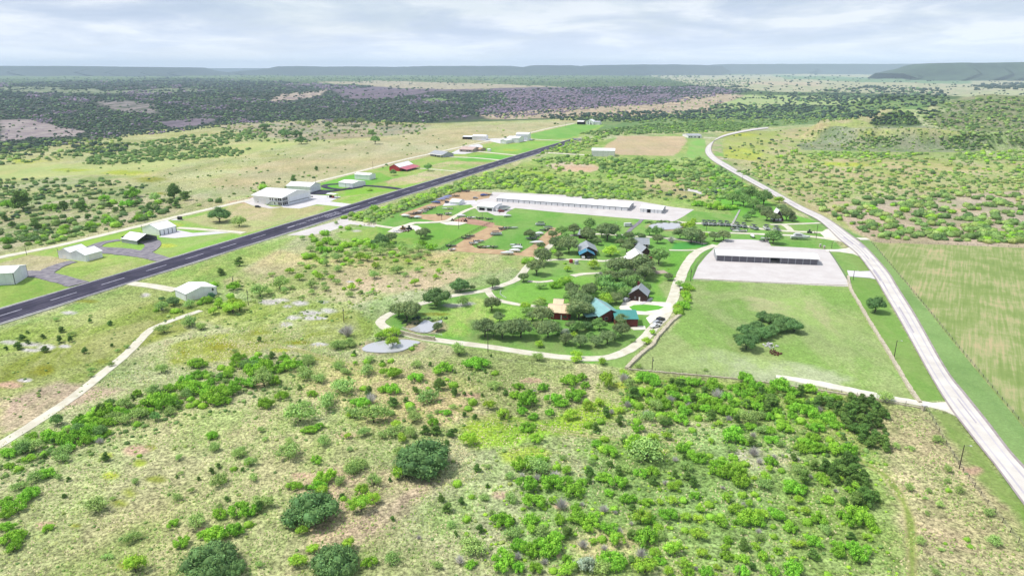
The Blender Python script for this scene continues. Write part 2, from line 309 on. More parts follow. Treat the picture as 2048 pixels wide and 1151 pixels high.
# ------------------------------------------------------------------ land cover: (outline as seen in the photograph, two colours, roughness of the grass, width of the soft edge in metres)
TAN, TAN2, GRN = (206, 198, 158), (186, 178, 140), (150, 172, 104)
ZONES = [
 # far country
 ([(-900, 141), (-900, 330), (0, 330), (300, 262), (1000, 246), (1500, 235), (3000, 215), (3000, 141)], (110, 134, 88), (96, 120, 80), .2, 40),
 ([(-900, 141), (3000, 141), (3000, 160), (1300, 158), (1000, 166), (700, 164), (400, 156), (-900, 165)], (112, 140, 92), (136, 156, 104), .2, 200),
 ([(-900, 168), (0, 168), (400, 160), (640, 170), (1000, 180), (1000, 236), (800, 248), (600, 244), (430, 250), (250, 272), (0, 318), (-900, 420)], (66, 84, 66), (96, 100, 94), .2, 60),
 ([(0, 176), (120, 177), (240, 182), (360, 178), (420, 181), (300, 187), (120, 188), (0, 184)], (172, 180, 148), (110, 130, 96), .2, 30),
 ([(190, 207), (250, 203), (300, 212), (320, 226), (240, 224)], (176, 164, 164), (100, 108, 96), .2, 20),
 ([(0, 240), (60, 238), (120, 255), (170, 262), (150, 272), (60, 276), (0, 284)], (196, 184, 178), (160, 146, 150), .3, 10),
 ([(310, 244), (400, 236), (440, 238), (400, 250), (350, 256)], (156, 142, 156), (120, 112, 124), .2, 10),
 ([(538, 204), (560, 192), (620, 186), (660, 181), (640, 193), (590, 200)], (214, 200, 178), (170, 152, 150), .2, 8),
 ([(660, 180), (760, 172), (900, 172), (1000, 182), (880, 186), (760, 198), (690, 197)], (150, 134, 148), (118, 110, 122), .2, 20),
 ([(630, 164), (760, 164), (1020, 168), (1140, 172), (1060, 179), (880, 178), (740, 172)], (214, 204, 172), (180, 172, 148), .2, 40),
 ([(840, 198), (880, 196), (904, 200), (870, 203)], (140, 168, 110), (120, 150, 96), .2, 8),
 ([(980, 178), (1130, 172), (1330, 172), (1430, 172), (1500, 182), (1350, 205), (1180, 216), (1010, 236), (970, 228), (1030, 205)], (148, 132, 146), (112, 108, 116), .25, 20),
 ([(960, 228), (1150, 214), (1330, 204), (1370, 190), (1440, 186), (1490, 190), (1415, 222), (1400, 232), (1200, 232), (1060, 236), (980, 238)], (214, 196, 170), (180, 164, 140), .6, 12),
 ([(1290, 150), (1500, 150), (1830, 146), (3000, 144), (3000, 200), (1950, 190), (1700, 182), (1560, 182), (1400, 170)], (216, 206, 174), (178, 190, 150), .2, 60),
 ([(1480, 163), (1640, 165), (1640, 172), (1500, 172)], (224, 208, 178), (200, 190, 160), .2, 30),
 ([(1540, 150), (1700, 155), (1950, 158), (1940, 166), (1740, 166), (1580, 160)], (136, 168, 130), (150, 178, 134), .2, 30),
 ([(1450, 205), (1490, 190), (1560, 192), (1700, 196), (1760, 200), (1760, 212), (1600, 212), (1440, 216)], (178, 206, 130), (196, 204, 150), .2, 12),
 ([(1870, 215), (1900, 190), (2000, 184), (3000, 180), (3000, 215), (1960, 208)], (206, 208, 168), (190, 200, 150), .2, 20),
 ([(1180, 236), (1420, 226), (1700, 222), (1960, 235), (1600, 250), (1400, 262), (1160, 262)], (120, 156, 96), (150, 170, 110), .4, 10),
 # middle distance, airfield side
 ([(-900, 460), (0, 305), (300, 262), (500, 244), (640, 238), (860, 247), (1150, 236), (1160, 246), (1150, 252), (730, 345), (500, 405), (0, 520), (-900, 760)], (196, 196, 146), (176, 184, 122), .9, 10),
 ([(-300, 360), (0, 330), (150, 326), (330, 306), (560, 278), (600, 290), (420, 320), (300, 345), (150, 352), (-300, 420)], (206, 208, 140), (190, 204, 130), .4, 15),
 ([(420, 250), (640, 240), (860, 250), (840, 268), (600, 282), (520, 272)], (190, 180, 150), (160, 158, 130), .9, 10),
 ([(640, 300), (860, 258), (1150, 240), (1150, 250), (960, 296), (740, 340), (560, 385), (430, 400), (440, 350)], (208, 198, 156), (190, 188, 140), .7, 12),
 ([(-300, 470), (0, 400), (200, 390), (440, 385), (440, 405), (250, 452), (0, 508), (-300, 600)], (204, 194, 158), (160, 172, 112), .9, 10),
 ([(-300, 440), (0, 368), (120, 350), (270, 352), (320, 372), (170, 395), (0, 420), (-300, 500)], (160, 178, 112), (196, 196, 150), .8, 10),
 # strip between the gravel road and the runway
 ([(-300, 600), (0, 519), (250, 461), (510, 400), (733, 342), (925, 298), (1060, 268), (1160, 245), (1210, 250), (1190, 262), (1148, 277), (700, 409), (0, 618), (-300, 710)], (154, 200, 92), (184, 200, 116), .35, 2),
 ([(0, 526), (60, 510), (120, 514), (140, 526), (80, 545), (0, 555)], (214, 204, 168), (190, 186, 140), .6, 3),
 ([(100, 560), (112, 540), (180, 532), (300, 512), (318, 520), (180, 562)], (190, 196, 130), (160, 190, 96), .5, 4),
 ([(0, 568), (70, 556), (150, 572), (60, 600), (0, 612)], (140, 186, 80), (170, 196, 100), .3, 3),
 ([(190, 478), (340, 445), (330, 470), (120, 512), (110, 500)], (174, 212, 92), (160, 200, 90), .25, 4),
 ([(340, 470), (480, 466), (320, 512), (300, 490)], (166, 200, 104), (180, 200, 120), .3, 4),
 ([(360, 440), (500, 405), (505, 413), (650, 412), (640, 428), (480, 470), (420, 455)], (196, 204, 136), (200, 192, 140), .5, 4),
 ([(400, 446), (470, 408), (600, 420), (560, 440), (500, 440)], (216, 200, 158), (190, 192, 130), .5, 6),
 ([(650, 402), (690, 392), (790, 382), (720, 405), (700, 408)], (200, 200, 136), (160, 200, 90), .5, 4),
 ([(690, 380), (730, 376), (790, 380), (690, 392)], (160, 210, 76), (150, 204, 84), .25, 3),
 ([(640, 368), (700, 350), (760, 345), (790, 360), (720, 372), (650, 382)], (120, 196, 76), (150, 200, 90), .25, 3),
 ([(770, 362), (860, 340), (930, 345), (850, 362), (790, 372)], (214, 198, 160), (170, 196, 110), .6, 4),
 ([(860, 330), (900, 322), (990, 326), (950, 338), (880, 346)], (212, 196, 156), (160, 196, 100), .6, 4),
 ([(960, 298), (1060, 283), (1130, 281), (1040, 306), (980, 304)], (146, 204, 90), (170, 208, 104), .2, 3),
 ([(1060, 268), (1160, 246), (1200, 252), (1140, 276), (1070, 280)], (136, 194, 92), (152, 200, 102), .2, 3),
 ([(910, 316), (980, 308), (1030, 312), (990, 322), (930, 322)], (124, 200, 84), (150, 206, 92), .2, 3),
 # scrub land right of the runway
 ([(-200, 760), (0, 655), (480, 500), (700, 437), (1000, 345), (1173, 280), (1400, 265), (1424, 320), (1560, 410), (1500, 440), (1300, 410), (1000, 380), (900, 375), (780, 430), (700, 445), (600, 475), (480, 540), (350, 640), (0, 800)], (178, 192, 118), (146, 180, 92), .9, 5),
 ([(1090, 330), (1130, 322), (1190, 330), (1205, 338), (1180, 344), (1120, 342)], (226, 196, 160), (216, 204, 176), .5, 3),
 ([(1200, 300), (1236, 272), (1370, 272), (1376, 282), (1350, 312), (1240, 310)], (222, 196, 160), (210, 192, 150), .5, 4),
 ([(1372, 312), (1382, 278), (1410, 278), (1412, 300), (1430, 325), (1390, 318)], (150, 204, 104), (170, 200, 120), .25, 3),
 ([(1016, 340), (1100, 345), (1120, 372), (1290, 378), (1270, 392), (1080, 390), (950, 370)], (178, 208, 84), (150, 190, 76), .5, 5),
 ([(1290, 360), (1440, 350), (1480, 380), (1400, 400), (1290, 392)], (206, 192, 148), (160, 176, 104), .8, 5),
 ([(1420, 330), (1440, 330), (1560, 420), (1640, 445), (1600, 448), (1480, 440), (1430, 398)], (124, 196, 74), (140, 200, 84), .3, 3),
 ([(1440, 270), (1470, 262), (1560, 262), (1700, 285), (1700, 320), (1560, 330), (1450, 300)], (178, 194, 106), (186, 192, 122), .6, 10),
 ([(1440, 300), (1490, 296), (1540, 312), (1500, 320), (1450, 315)], (196, 208, 96), (186, 198, 104), .5, 7),
 ([(1424, 290), (1442, 280), (1450, 320), (1480, 340), (1460, 336), (1430, 312)], (204, 190, 158), (150, 196, 100), .3, 2),
 ([(1560, 260), (1640, 250), (2100, 330), (2600, 420), (2600, 500), (2048, 494), (1750, 484), (1620, 418), (1500, 345)], (176, 190, 112), (200, 190, 146), .8, 5),
 ([(1650, 420), (1800, 395), (2048, 380), (2500, 400), (2500, 510), (2048, 496), (1750, 484)], (214, 194, 170), (190, 178, 146), .7, 5),
 ([(1590, 300), (1650, 285), (1780, 300), (1960, 300), (1990, 318), (1800, 316), (1640, 318)], (160, 184, 104), (178, 188, 122), .6, 8),
 ([(1600, 300), (1590, 288), (1640, 268), (1720, 256), (1860, 252), (1960, 268), (1985, 290), (1960, 304), (1780, 304)], (138, 152, 112), (166, 168, 136), .8, 8),  # knob's front slope: grey-green cover with slope shading put into the colour
 ([(1680, 274), (1730, 258), (1860, 256), (1930, 268), (1860, 280), (1760, 280)], (184, 192, 116), (190, 186, 140), .7, 8),
 ([(1735, 246), (1765, 228), (1790, 222), (1820, 228), (1850, 248), (1790, 256)], (96, 116, 78), (120, 132, 92), .8, 6),
 ([(1900, 200), (2048, 190), (2600, 190), (2600, 300), (2048, 280), (1920, 260), (1850, 240)], (132, 150, 96), (164, 162, 130), .7, 10),
 # roadsides
 ([(1436, 330), (1500, 350), (1620, 425), (1746, 484), (1905, 680), (2300, 1100), (2300, 1260), (2100, 1200), (1980, 900), (1800, 600), (1700, 490), (1530, 375), (1436, 340)], (140, 178, 104), (156, 190, 116), .2, 2),
 ([(1700, 497), (1740, 530), (1770, 590), (1890, 800), (1800, 800), (1700, 570), (1660, 505)], (138, 182, 88), (156, 186, 104), .2, 2),
 ([(1855, 820), (1910, 832), (1990, 935), (2120, 1100), (2300, 1320), (2200, 1300), (2048, 1092), (1925, 940)], (138, 178, 84), (160, 182, 106), .3, 1.5),
 # the mown compound, ponds and cottages
 ([(690, 462), (740, 446), (850, 400), (985, 395), (1340, 415), (1420, 425), (1640, 447), (1720, 540), (1700, 572), (1390, 560), (1340, 620), (1250, 735), (1100, 715), (900, 690), (800, 672), (745, 655), (780, 625), (900, 588), (1030, 556), (1080, 510), (1000, 500), (880, 500), (760, 492), (700, 482)], (128, 184, 84), (158, 192, 108), .3, 2),
 ([(1310, 558), (1700, 573), (1838, 802), (1640, 775), (1500, 760), (1262, 740), (1360, 640)], (148, 184, 96), (174, 192, 124), .45, 2),
 ([(1480, 590), (1620, 590), (1700, 650), (1680, 690), (1600, 640), (1500, 620)], (196, 200, 144), (176, 204, 120), .3, 8),
 ([(1320, 730), (1420, 700), (1640, 740), (1700, 760), (1620, 772), (1480, 755)], (192, 204, 160), (180, 204, 130), .4, 8),
 ([(1010, 425), (1120, 428), (1250, 442), (1240, 455), (1130, 460), (1100, 480), (1050, 498), (960, 497), (990, 470), (1010, 455)], (126, 184, 82), (148, 190, 100), .25, 2),
 ([(1315, 570), (1345, 545), (1390, 505), (1345, 505), (1320, 530), (1300, 600), (1330, 605)], (128, 190, 76), (152, 196, 94), .35, 2),
 ([(1345, 485), (1400, 484), (1420, 492), (1345, 500)], (96, 180, 84), (110, 190, 76), .15, 2),
 ([(985, 592), (1060, 560), (1140, 550), (1250, 560), (1200, 600), (1100, 612), (1010, 602)], (142, 198, 84), (158, 204, 100), .3, 2),
 ([(860, 625), (940, 590), (1000, 605), (1080, 620), (1100, 660), (960, 670), (880, 672)], (150, 200, 86), (186, 204, 120), .6, 4),
 ([(940, 640), (1250, 660), (1290, 660), (1240, 700), (1100, 700), (940, 680)], (128, 184, 84), (150, 178, 104), .3, 3),
 ([(800, 590), (940, 545), (1010, 540), (1050, 525), (1080, 505), (1000, 503), (880, 506), (640, 520), (560, 500), (450, 560), (500, 600), (660, 620)], (204, 194, 148), (170, 186, 112), .9, 4),
 ([(690, 560), (840, 540), (980, 545), (860, 580), (720, 590)], (222, 200, 164), (196, 190, 140), .7, 5),
 ([(672, 466), (760, 452), (860, 455), (960, 460), (880, 492), (740, 480), (680, 476)], (136, 190, 80), (168, 190, 104), .4, 3),
 ([(780, 475), (840, 448), (880, 445), (985, 450), (960, 462), (890, 478)], (132, 190, 80), (150, 196, 92), .15, 2),
 ([(1000, 512), (1090, 512), (1040, 540), (1000, 528)], (150, 186, 92), (190, 190, 130), .7, 3),
 # rough pasture left of the ponds
 ([(-300, 800), (0, 655), (300, 600), (480, 600), (700, 600), (760, 660), (720, 700), (560, 690), (400, 640), (280, 690), (0, 880), (-300, 1000)], (186, 192, 124), (152, 172, 84), .9, 4),
 ([(100, 690), (300, 640), (380, 660), (200, 720), (0, 780), (0, 730)], (152, 166, 76), (186, 190, 124), .7, 5),
 ([(330, 690), (520, 650), (700, 620), (720, 660), (560, 690), (460, 720), (340, 730)], (160, 172, 76), (184, 190, 130), .8, 4),
 ([(0, 800), (120, 760), (230, 780), (100, 830), (0, 870)], (212, 188, 164), (196, 184, 150), .8, 5),
 ([(150, 850), (400, 800), (430, 830), (250, 900), (120, 900)], (206, 190, 158), (170, 176, 120), .9, 5),
 # foreground range
 ([(-900, 1900), (-300, 1000), (0, 900), (560, 700), (740, 715), (1250, 745), (1840, 822), (2048, 1100), (2600, 1900)], (192, 190, 144), (162, 178, 112), 1.0, 6),
 ([(200, 860), (560, 800), (700, 900), (560, 980), (300, 1040), (0, 1151), (0, 1060), (180, 950)], (168, 184, 118), (190, 188, 140), 1.0, 8),
 ([(560, 720), (760, 730), (960, 760), (900, 850), (740, 850), (600, 780)], (212, 196, 152), (176, 184, 118), 1.0, 6),
 ([(560, 960), (720, 930), (900, 960), (780, 1080), (640, 1090)], (212, 188, 156), (186, 182, 132), 1.0, 6),
 ([(910, 850), (980, 830), (1090, 840), (1200, 800), (1260, 820), (1180, 862), (1080, 880), (980, 900), (930, 900)], (176, 206, 76), (150, 190, 66), .9, 4),
 ([(1000, 905), (1060, 890), (1100, 905), (1070, 925), (1010, 920)], (196, 206, 90), (170, 190, 80), .9, 3),
 ([(1150, 880), (1300, 860), (1700, 830), (1780, 900), (1800, 1151), (1000, 1151), (1040, 980), (1150, 930)], (164, 188, 116), (144, 172, 92), 1.0, 6),
 ([(1260, 745), (1500, 765), (1700, 800), (1780, 880), (1700, 900), (1500, 850), (1260, 840)], (140, 168, 84), (170, 184, 112), 1.0, 5),
 ([(1740, 830), (1850, 825), (2048, 1110), (2300, 1500), (1850, 1500), (1830, 1100), (1790, 960)], (210, 196, 160), (176, 182, 130), 1.0, 4),
 ([(1280, 1100), (1320, 1060), (1200, 1050), (1130, 1080), (1180, 1130)], (214, 204, 152), (190, 190, 130), .8, 4),
 ([(1460, 900), (1560, 880), (1600, 940), (1500, 950)], (206, 200, 168), (180, 192, 132), .9, 4),
 ([(820, 1010), (960, 960), (1000, 1000), (940, 1080), (840, 1060)], (170, 190, 116), (200, 194, 150), 1.0, 5),
]
# smaller marks: bare limestone, olive wet ground, pale sand, lime weeds
LIME, OLV, YEL, BARE = ((232, 226, 222), (206, 200, 190)), ((148, 150, 50), (160, 170, 80)), ((196, 206, 86), (180, 196, 84)), ((222, 186, 158), (204, 180, 150))
SPOTS = [(LIME, [(540, 603, 22, 5), (566, 600, 14, 4), (600, 606, 22, 5), (575, 612, 8, 3), (620, 626, 24, 5), (655, 622, 16, 6), (585, 635, 10, 4), (630, 636, 26, 3), (572, 648, 10, 4), (645, 603, 12, 4), (55, 688, 26, 5), (90, 694, 16, 5), (20, 684, 20, 5), (130, 692, 10, 3), (60, 700, 18, 4), (640, 688, 20, 4), (575, 694, 14, 3), (50, 760, 12, 3), (292, 590, 10, 4), (140, 625, 18, 4), (690, 438, 12, 3), (712, 462, 8, 2), (836, 650, 14, 4), (930, 607, 14, 4), (700, 563, 8, 2), (908, 610, 20, 4), (1250, 470, 12, 2)]),
 (OLV, [(450, 690, 26, 7), (370, 705, 14, 5), (520, 665, 26, 5), (600, 685, 26, 4), (205, 723, 14, 6), (640, 715, 24, 4), (300, 895, 10, 5), (310, 958, 22, 7), (260, 985, 16, 10), (240, 1005, 16, 8), (150, 1050, 12, 5), (170, 602, 30, 4), (90, 740, 20, 8), (870, 628, 30, 4), (850, 650, 20, 5), (300, 360, 20, 5), (330, 388, 26, 4), (250, 1130, 20, 10)]),
 (YEL, [(215, 910, 12, 6), (280, 925, 10, 6), (220, 950, 14, 6), (140, 340, 40, 3), (250, 345, 30, 4), (1700, 330, 24, 4), (1660, 328, 20, 3), (1020, 300, 18, 2), (350, 450, 26, 4), (40, 322, 30, 4), (1480, 270, 24, 3), (1750, 268, 30, 3), (330, 490, 20, 4), (560, 700, 20, 4), (1240, 770, 14, 5), (1350, 770, 20, 5), (1320, 900, 20, 6)]),
 (BARE, [(270, 900, 24, 8), (690, 870, 22, 7), (500, 770, 22, 5), (20, 770, 24, 6), (90, 1050, 20, 8), (410, 1060, 14, 6), (600, 950, 22, 7), (700, 1010, 18, 8), (940, 790, 22, 6), (1060, 760, 20, 4), (1110, 1110, 14, 8), (1930, 420, 30, 4), (1800, 460, 26, 4), (1680, 405, 24, 4), (1980, 440, 20, 5), (1150, 335, 20, 3), (505, 395, 14, 3), (480, 403, 22, 4), (1910, 640, 18, 8), (1990, 680, 16, 10), (1730, 505, 0.1, 0.1), (1410, 372, 20, 3), (1120, 1010, 16, 8), (1000, 990, 14, 7), (150, 880, 16, 6), (1950, 940, 20, 8)])]
def ell(px, py, a, b, n=14): return [(px + a * math.cos(2 * math.pi * i / n), py + b * math.sin(2 * math.pi * i / n)) for i in range(n)]
for (ca_, cb_), lst in SPOTS:
    for px, py, a, b in lst: ZONES.append((ell(px, py, a, b), ca_, cb_, .7, -0.95))
def smooth_line(pts, k=5):
    out = []
    for i in range(len(pts) - 1):
        p0, p1, p2, p3 = (Vector(pts[max(0, min(len(pts) - 1, j))]) for j in (i - 1, i, i + 1, i + 2))
        for s in range(k):
            t = s / k; out.append(.5 * ((2 * p1) + (-p0 + p2) * t + (2 * p0 - 5 * p1 + 4 * p2 - p3) * t * t + (-p0 + 3 * p1 - 3 * p2 + p3) * t ** 3))
    out.append(Vector(pts[-1])); return out
def track_zone(pts, w, ca_, cb_, off=0.0, soft=.7):
    line = smooth_line([G(*p) for p in pts], 4); L, Rr = [], []
    for i, p in enumerate(line):
        d = (line[min(len(line) - 1, i + 1)] - line[max(0, i - 1)]).normalized(); s = Vector((-d.y, d.x)); L.append(tuple(p + s * (off + w / 2))); Rr.append(tuple(p + s * (off - w / 2)))
    ZONES.append((['W'] + L + Rr[::-1], ca_, cb_, .5, soft))
RT = [(1826, 1230), (1824, 1110), (1820, 1040), (1800, 990), (1770, 950), (1730, 925), (1700, 905)]
track_zone(RT, 2.6, (200, 196, 140), (190, 190, 130)); track_zone(RT, 1.3, (150, 172, 88), (160, 178, 96))
LT = [(520, 690), (560, 692), (600, 700), (640, 712), (700, 728), (760, 738), (830, 748), (880, 775), (905, 805), (940, 825), (1010, 842), (1070, 850), (1130, 862), (1240, 876), (1360, 880)]
for o_ in (-.9, .9): track_zone(LT, .7, (216, 202, 150), (200, 194, 140), o_)
for o_ in (-1.6, 0): track_zone(LT, .5, (160, 172, 92), (168, 176, 104), o_)
for e_ in ((783, 694, 68, 17.5), (850, 653, 42, 16), (1331, 453, 40, 9)): ZONES.append((ell(*e_), (196, 180, 146), (142, 158, 92), .7, 2.5))
def sdist(X, Y, poly):
    """signed distance to a polygon, positive inside"""
    d = np.full(X.shape, 1e18); ins = np.zeros(X.shape, bool); n = len(poly)
    for i in range(n):
        ax, ay = poly[i]; bx, by = poly[(i + 1) % n]; ex, ey = bx - ax, by - ay; L = ex * ex + ey * ey + 1e-9
        t = np.clip(((X - ax) * ex + (Y - ay) * ey) / L, 0, 1); d = np.minimum(d, (X - ax - ex * t) ** 2 + (Y - ay - ey * t) ** 2)
        c = ((ay > Y) != (by > Y)); xi = ex * (Y - ay) / (ey if abs(ey) > 1e-12 else 1e-12) + ax; ins ^= c & (X < xi)
    d = np.sqrt(d); return np.where(ins, d, -d)
def make_ground():
    # one sheet out to the horizon, finer where it is near and ahead
    el = np.concatenate([np.linspace(R(75), R(42), 25)[:-1], np.linspace(R(42), R(1.4), 900)[:-1], np.linspace(R(1.4), R(.30), 90)])
    rr = H / np.tan(el)
    az = np.concatenate([np.linspace(R(-180), R(-46), 60)[:-1], np.linspace(R(-46), R(46), 1150)[:-1], np.linspace(R(46), R(180), 60)])
    A_, R_ = np.meshgrid(az, rr); X = (np.sin(A_) * R_).ravel(); Y = (np.cos(A_) * R_).ravel(); n, m = A_.shape
    Z = hz(X, Y); ca = np.tile(np.append(lin((196, 196, 150)), 1.0), (len(X), 1)); cb = np.tile(np.append(lin((160, 180, 112)), 1.0), (len(X), 1))
    Rr = np.hypot(X, Y)
    n1 = vnoise(X / 9, Y / 9, 31, 3) - .5; n2 = vnoise(X / 60, Y / 60, 41, 3) - .5; n3 = vnoise(X / 2.2, Y / 2.2, 51, 2) - .5
    for poly, a, b, ro, w in ZONES:
        P = poly[1:] if poly[0] == 'W' else [tuple(G(px, max(py, 139.5))) for px, py in poly]
        if poly[0] != 'W' and min(p[0] for p in poly) > 1560 and 215 < max(p[1] for p in poly) < 322 and min(p[1] for p in poly) > 185: P = list(zip(*[c_.tolist() for c_ in GT([p[0] for p in poly], [p[1] for p in poly])]))
        xs = [p[0] for p in P]; ys = [p[1] for p in P]
        if w < 0: w = max(1.2, min(max(xs) - min(xs), max(ys) - min(ys)) * -w * .5)
        mg = 3 * w; sel = np.where((X > min(xs) - mg) & (X < max(xs) + mg) & (Y > min(ys) - mg) & (Y < max(ys) + mg))[0]
        if not len(sel): continue
        sdv = sdist(X[sel], Y[sel], P) + (n1[sel] * 1.4 + n2[sel] * (1.6 if w > 3 else .3) + n3[sel] * .5) * w
        t = np.clip(sdv / w + .5, 0, 1)[:, None]
        na = np.append(lin(a), ro); nb = np.append(lin(b), ro)
        ca[sel] = ca[sel] * (1 - t) + na * t; cb[sel] = cb[sel] * (1 - t) + nb * t
    # broad drift of colour over the pastures
    n4 = vnoise(X / 35, Y / 35, 61, 4) - .5
    tone = 1 + n4[:, None] * .5 * (.3 + .7 * ca[:, 3:4]); warm = 1 + np.stack([n2 * .2, n2 * -.06, n2 * -.24], 1) * ca[:, 3:4]
    for c in (ca, cb): c[:, :3] = np.clip(c[:, :3] * KALB * tone * warm * (.93 + .14 * ca[:, 3:4]), 0, .85)
    idx = np.arange(n * m).reshape(n, m)
    F = np.stack([idx[:-1, :-1], idx[:-1, 1:], idx[1:, 1:], idx[1:, :-1]], -1).reshape(-1, 4)
    me = npmesh('ground', np.stack([X, Y, Z], 1), F, M['ground'], {'ca': ca, 'cb': cb}, smooth=True)
    o = link(bpy.data.objects.new('ground', me)); o['kind'] = 'structure'
make_ground()
# far mesas: flat-topped ridges with cut ends, standing on the plain
def mesa(tops, dist, depth, seed, c1, c2):
    pts = []
    for i in range(len(tops) - 1):
        (a, b), (c, d) = tops[i], tops[i + 1]; k = max(2, int(abs(c - a) / 9))
        pts += [(a + (c - a) * j / k, b + (d - b) * j / k) for j in range(k)]
    pts.append(tops[-1]); rows = []
    for i, (px, py) in enumerate(pts):
        u = (px - 1024) / FPX; v = -(py - 575.5) / FPX; dy, dz = CT + v * ST, -ST + v * CT
        x, z = u / dy * dist, H + dz / dy * dist; z = max(z, 6) + (vnoise(px / 13, seed, seed) - .5) * 9 * (1 if z > 40 else .3)
        w = 1 + (vnoise(px / 22, 3.3, seed) - .5) * .9
        foot = dist - depth * w
        rows.append([(x * foot / dist, foot, -6), (x, dist - depth * .45 * w, z * .38), (x, dist - depth * .18 * w, z * .8), (x, dist - depth * .1 * w, z), (x * 1.04, dist + depth * 1.2, z), (x * 1.1, dist + depth * 2.2, -6)])
    V = np.array(rows, float).reshape(-1, 3); n = len(rows); idx = np.arange(n * 6).reshape(n, 6)
    F = np.stack([idx[:-1, :-1], idx[1:, :-1], idx[1:, 1:], idx[:-1, 1:]], -1).reshape(-1, 4)
    m = mat_noise('hill_woodland', c1, c2, .004, .95, detail=9)
    o = link(bpy.data.objects.new('hills', npmesh('hills', V, F, m))); o['kind'] = 'structure'
mesa([(-1500, 137), (340, 137), (450, 136.4), (560, 136.6), (1400, 136), (3500, 135)], 20500, 1800, 3, (70, 88, 82), (58, 74, 72))
mesa([(-1500, 133), (-300, 134), (0, 132), (150, 132.6), (240, 134), (330, 134.6), (362, 135.6), (380, 141), (410, 146), (440, 151)], 12500, 1300, 5, (70, 88, 80), (54, 72, 68))
mesa([(400, 150), (470, 143.5), (520, 139.5), (545, 136), (562, 133), (600, 132.4), (640, 134), (700, 132.8), (800, 134), (860, 132.2), (1020, 132), (1046, 134.6), (1060, 131.6), (1080, 130.6), (1140, 130.8), (1168, 133), (1180, 130.6), (1260, 129.6), (1340, 129), (1400, 130.2), (1440, 132.4)], 13800, 1500, 8, (70, 88, 82), (54, 70, 70))
mesa([(1060, 150), (1120, 144), (1200, 143), (1380, 140), (1440, 131.4), (1456, 128.6), (1600, 128), (1750, 128.2), (1900, 127.4), (2200, 126), (3400, 126)], 16500, 1600, 11, (70, 88, 82), (54, 70, 70))
mesa([(1800, 147), (1840, 139), (1868, 130), (1885, 127), (1930, 125.4), (1970, 126.4), (2048, 124.6), (2200, 124), (3000, 124)], 7600, 700, 14, (84, 108, 82), (56, 76, 60))
# ------------------------------------------------------------------ sheets on the ground
ZL = [0.04]
def nextz(): ZL[0] += .006; return ZL[0]
def sheet(name, pts, mat, z=None, kind='structure'):
    """a flat sheet of ground surface; its skirt runs down into the soil"""
    z = nextz() if z is None else z; P = [G(*p) for p in pts]; n = len(P)
    tris = tessellate_polygon([[Vector((p.x, p.y, 0)) for p in P]])
    m = MB(); m.add([(p.x, p.y, z) for p in P] + [(p.x, p.y, -.2) for p in P], [])
    for t in tris:
        a, b, c = (P[i] for i in t); m.f.append(tuple(t) if (b - a).cross(c - a) > 0 else (t[0], t[2], t[1]))
    m.f += [(i, (i + 1) % n, n + (i + 1) % n, n + i) for i in range(n)]
    o = m.build(name, mat); o['kind'] = kind; return o
def strip_mesh(name, line, widths, z, mat, kind='structure', rag=0.0):
    n = len(line); m = MB()
    for i, p in enumerate(line):
        d = (line[min(n - 1, i + 1)] - line[max(0, i - 1)]).normalized(); s = Vector((-d.y, d.x)); f = i / (n - 1)
        w = np.interp(f, np.linspace(0, 1, len(widths)), widths) / 2
        wl_, wr_ = w * (1 + random.uniform(-rag, rag)), w * (1 + random.uniform(-rag, rag))
        for q, zq in ((p + s * (wl_ + .12), -.2), (p + s * wl_, z), (p - s * wr_, z), (p - s * (wr_ + .12), -.2)): m.v.append((q.x, q.y, zq))
        if i: b = 4 * i - 4; m.f += [(b, b + 4, b + 5, b + 1), (b + 1, b + 5, b + 6, b + 2), (b + 2, b + 6, b + 7, b + 3)]
    o = m.build(name, mat); o['kind'] = kind; return o
def road(name, pts, w, mat, k=5, z=None, rag=.08):
    line = smooth_line([G(*p) for p in pts], k); return strip_mesh(name, line, [w] if isinstance(w, (int, float)) else w, nextz() if z is None else z, mat, rag=rag)
# hay field right of the road, with mowing swaths
mf, ns_, ls_, b_ = newmat('mown_hay_field'); ge_ = node(ns_, 'ShaderNodeNewGeometry')
mp_ = node(ns_, 'ShaderNodeMapping'); mp_.inputs['Rotation'].default_value = (0, 0, R(33)); ls_.new(ge_.outputs['Position'], mp_.inputs[0])
sp_ = node(ns_, 'ShaderNodeMapping'); sp_.inputs['Scale'].default_value = (.8, .03, 1); ls_.new(mp_.outputs[0], sp_.inputs[0])
n1_ = node(ns_, 'ShaderNodeTexNoise'); n1_.inputs['Scale'].default_value = 1; n1_.inputs['Detail'].default_value = 6; n1_.inputs['Roughness'].default_value = .6; ls_.new(sp_.outputs[0], n1_.inputs['Vector'])
n2_ = node(ns_, 'ShaderNodeTexNoise'); n2_.inputs['Scale'].default_value = .035; n2_.inputs['Detail'].default_value = 8; n2_.inputs['Roughness'].default_value = .7; ls_.new(ge_.outputs['Position'], n2_.inputs['Vector'])
hf_ = node(ns_, 'ShaderNodeMix', data_type='FLOAT'); hf_.inputs[0].default_value = .6; ls_.new(n1_.outputs[0], hf_.inputs[2]); ls_.new(n2_.outputs[0], hf_.inputs[3])
r_ = node(ns_, 'ShaderNodeValToRGB'); e_ = r_.color_ramp.elements; e_.new(.5); e_.new(.5)
for el_, p_, c_ in zip(e_, (.38, .48, .54, .61), ((138, 164, 90), (158, 178, 106), (184, 190, 132), (212, 196, 150))): el_.position = p_; el_.color = (*alb(c_), 1)
ls_.new(hf_.outputs[0], r_.inputs[0]); ls_.new(r_.outputs[0], b_.inputs['Base Color']); b_.inputs['Roughness'].default_value = .95; b_.inputs['Specular IOR Level'].default_value = .05
sheet('hay_field', [(1744, 485), (1900, 490), (2048, 496), (2500, 512), (2900, 1300), (2300, 1180), (2048, 855), (1905, 682), (1850, 612), (1795, 545)], mf)
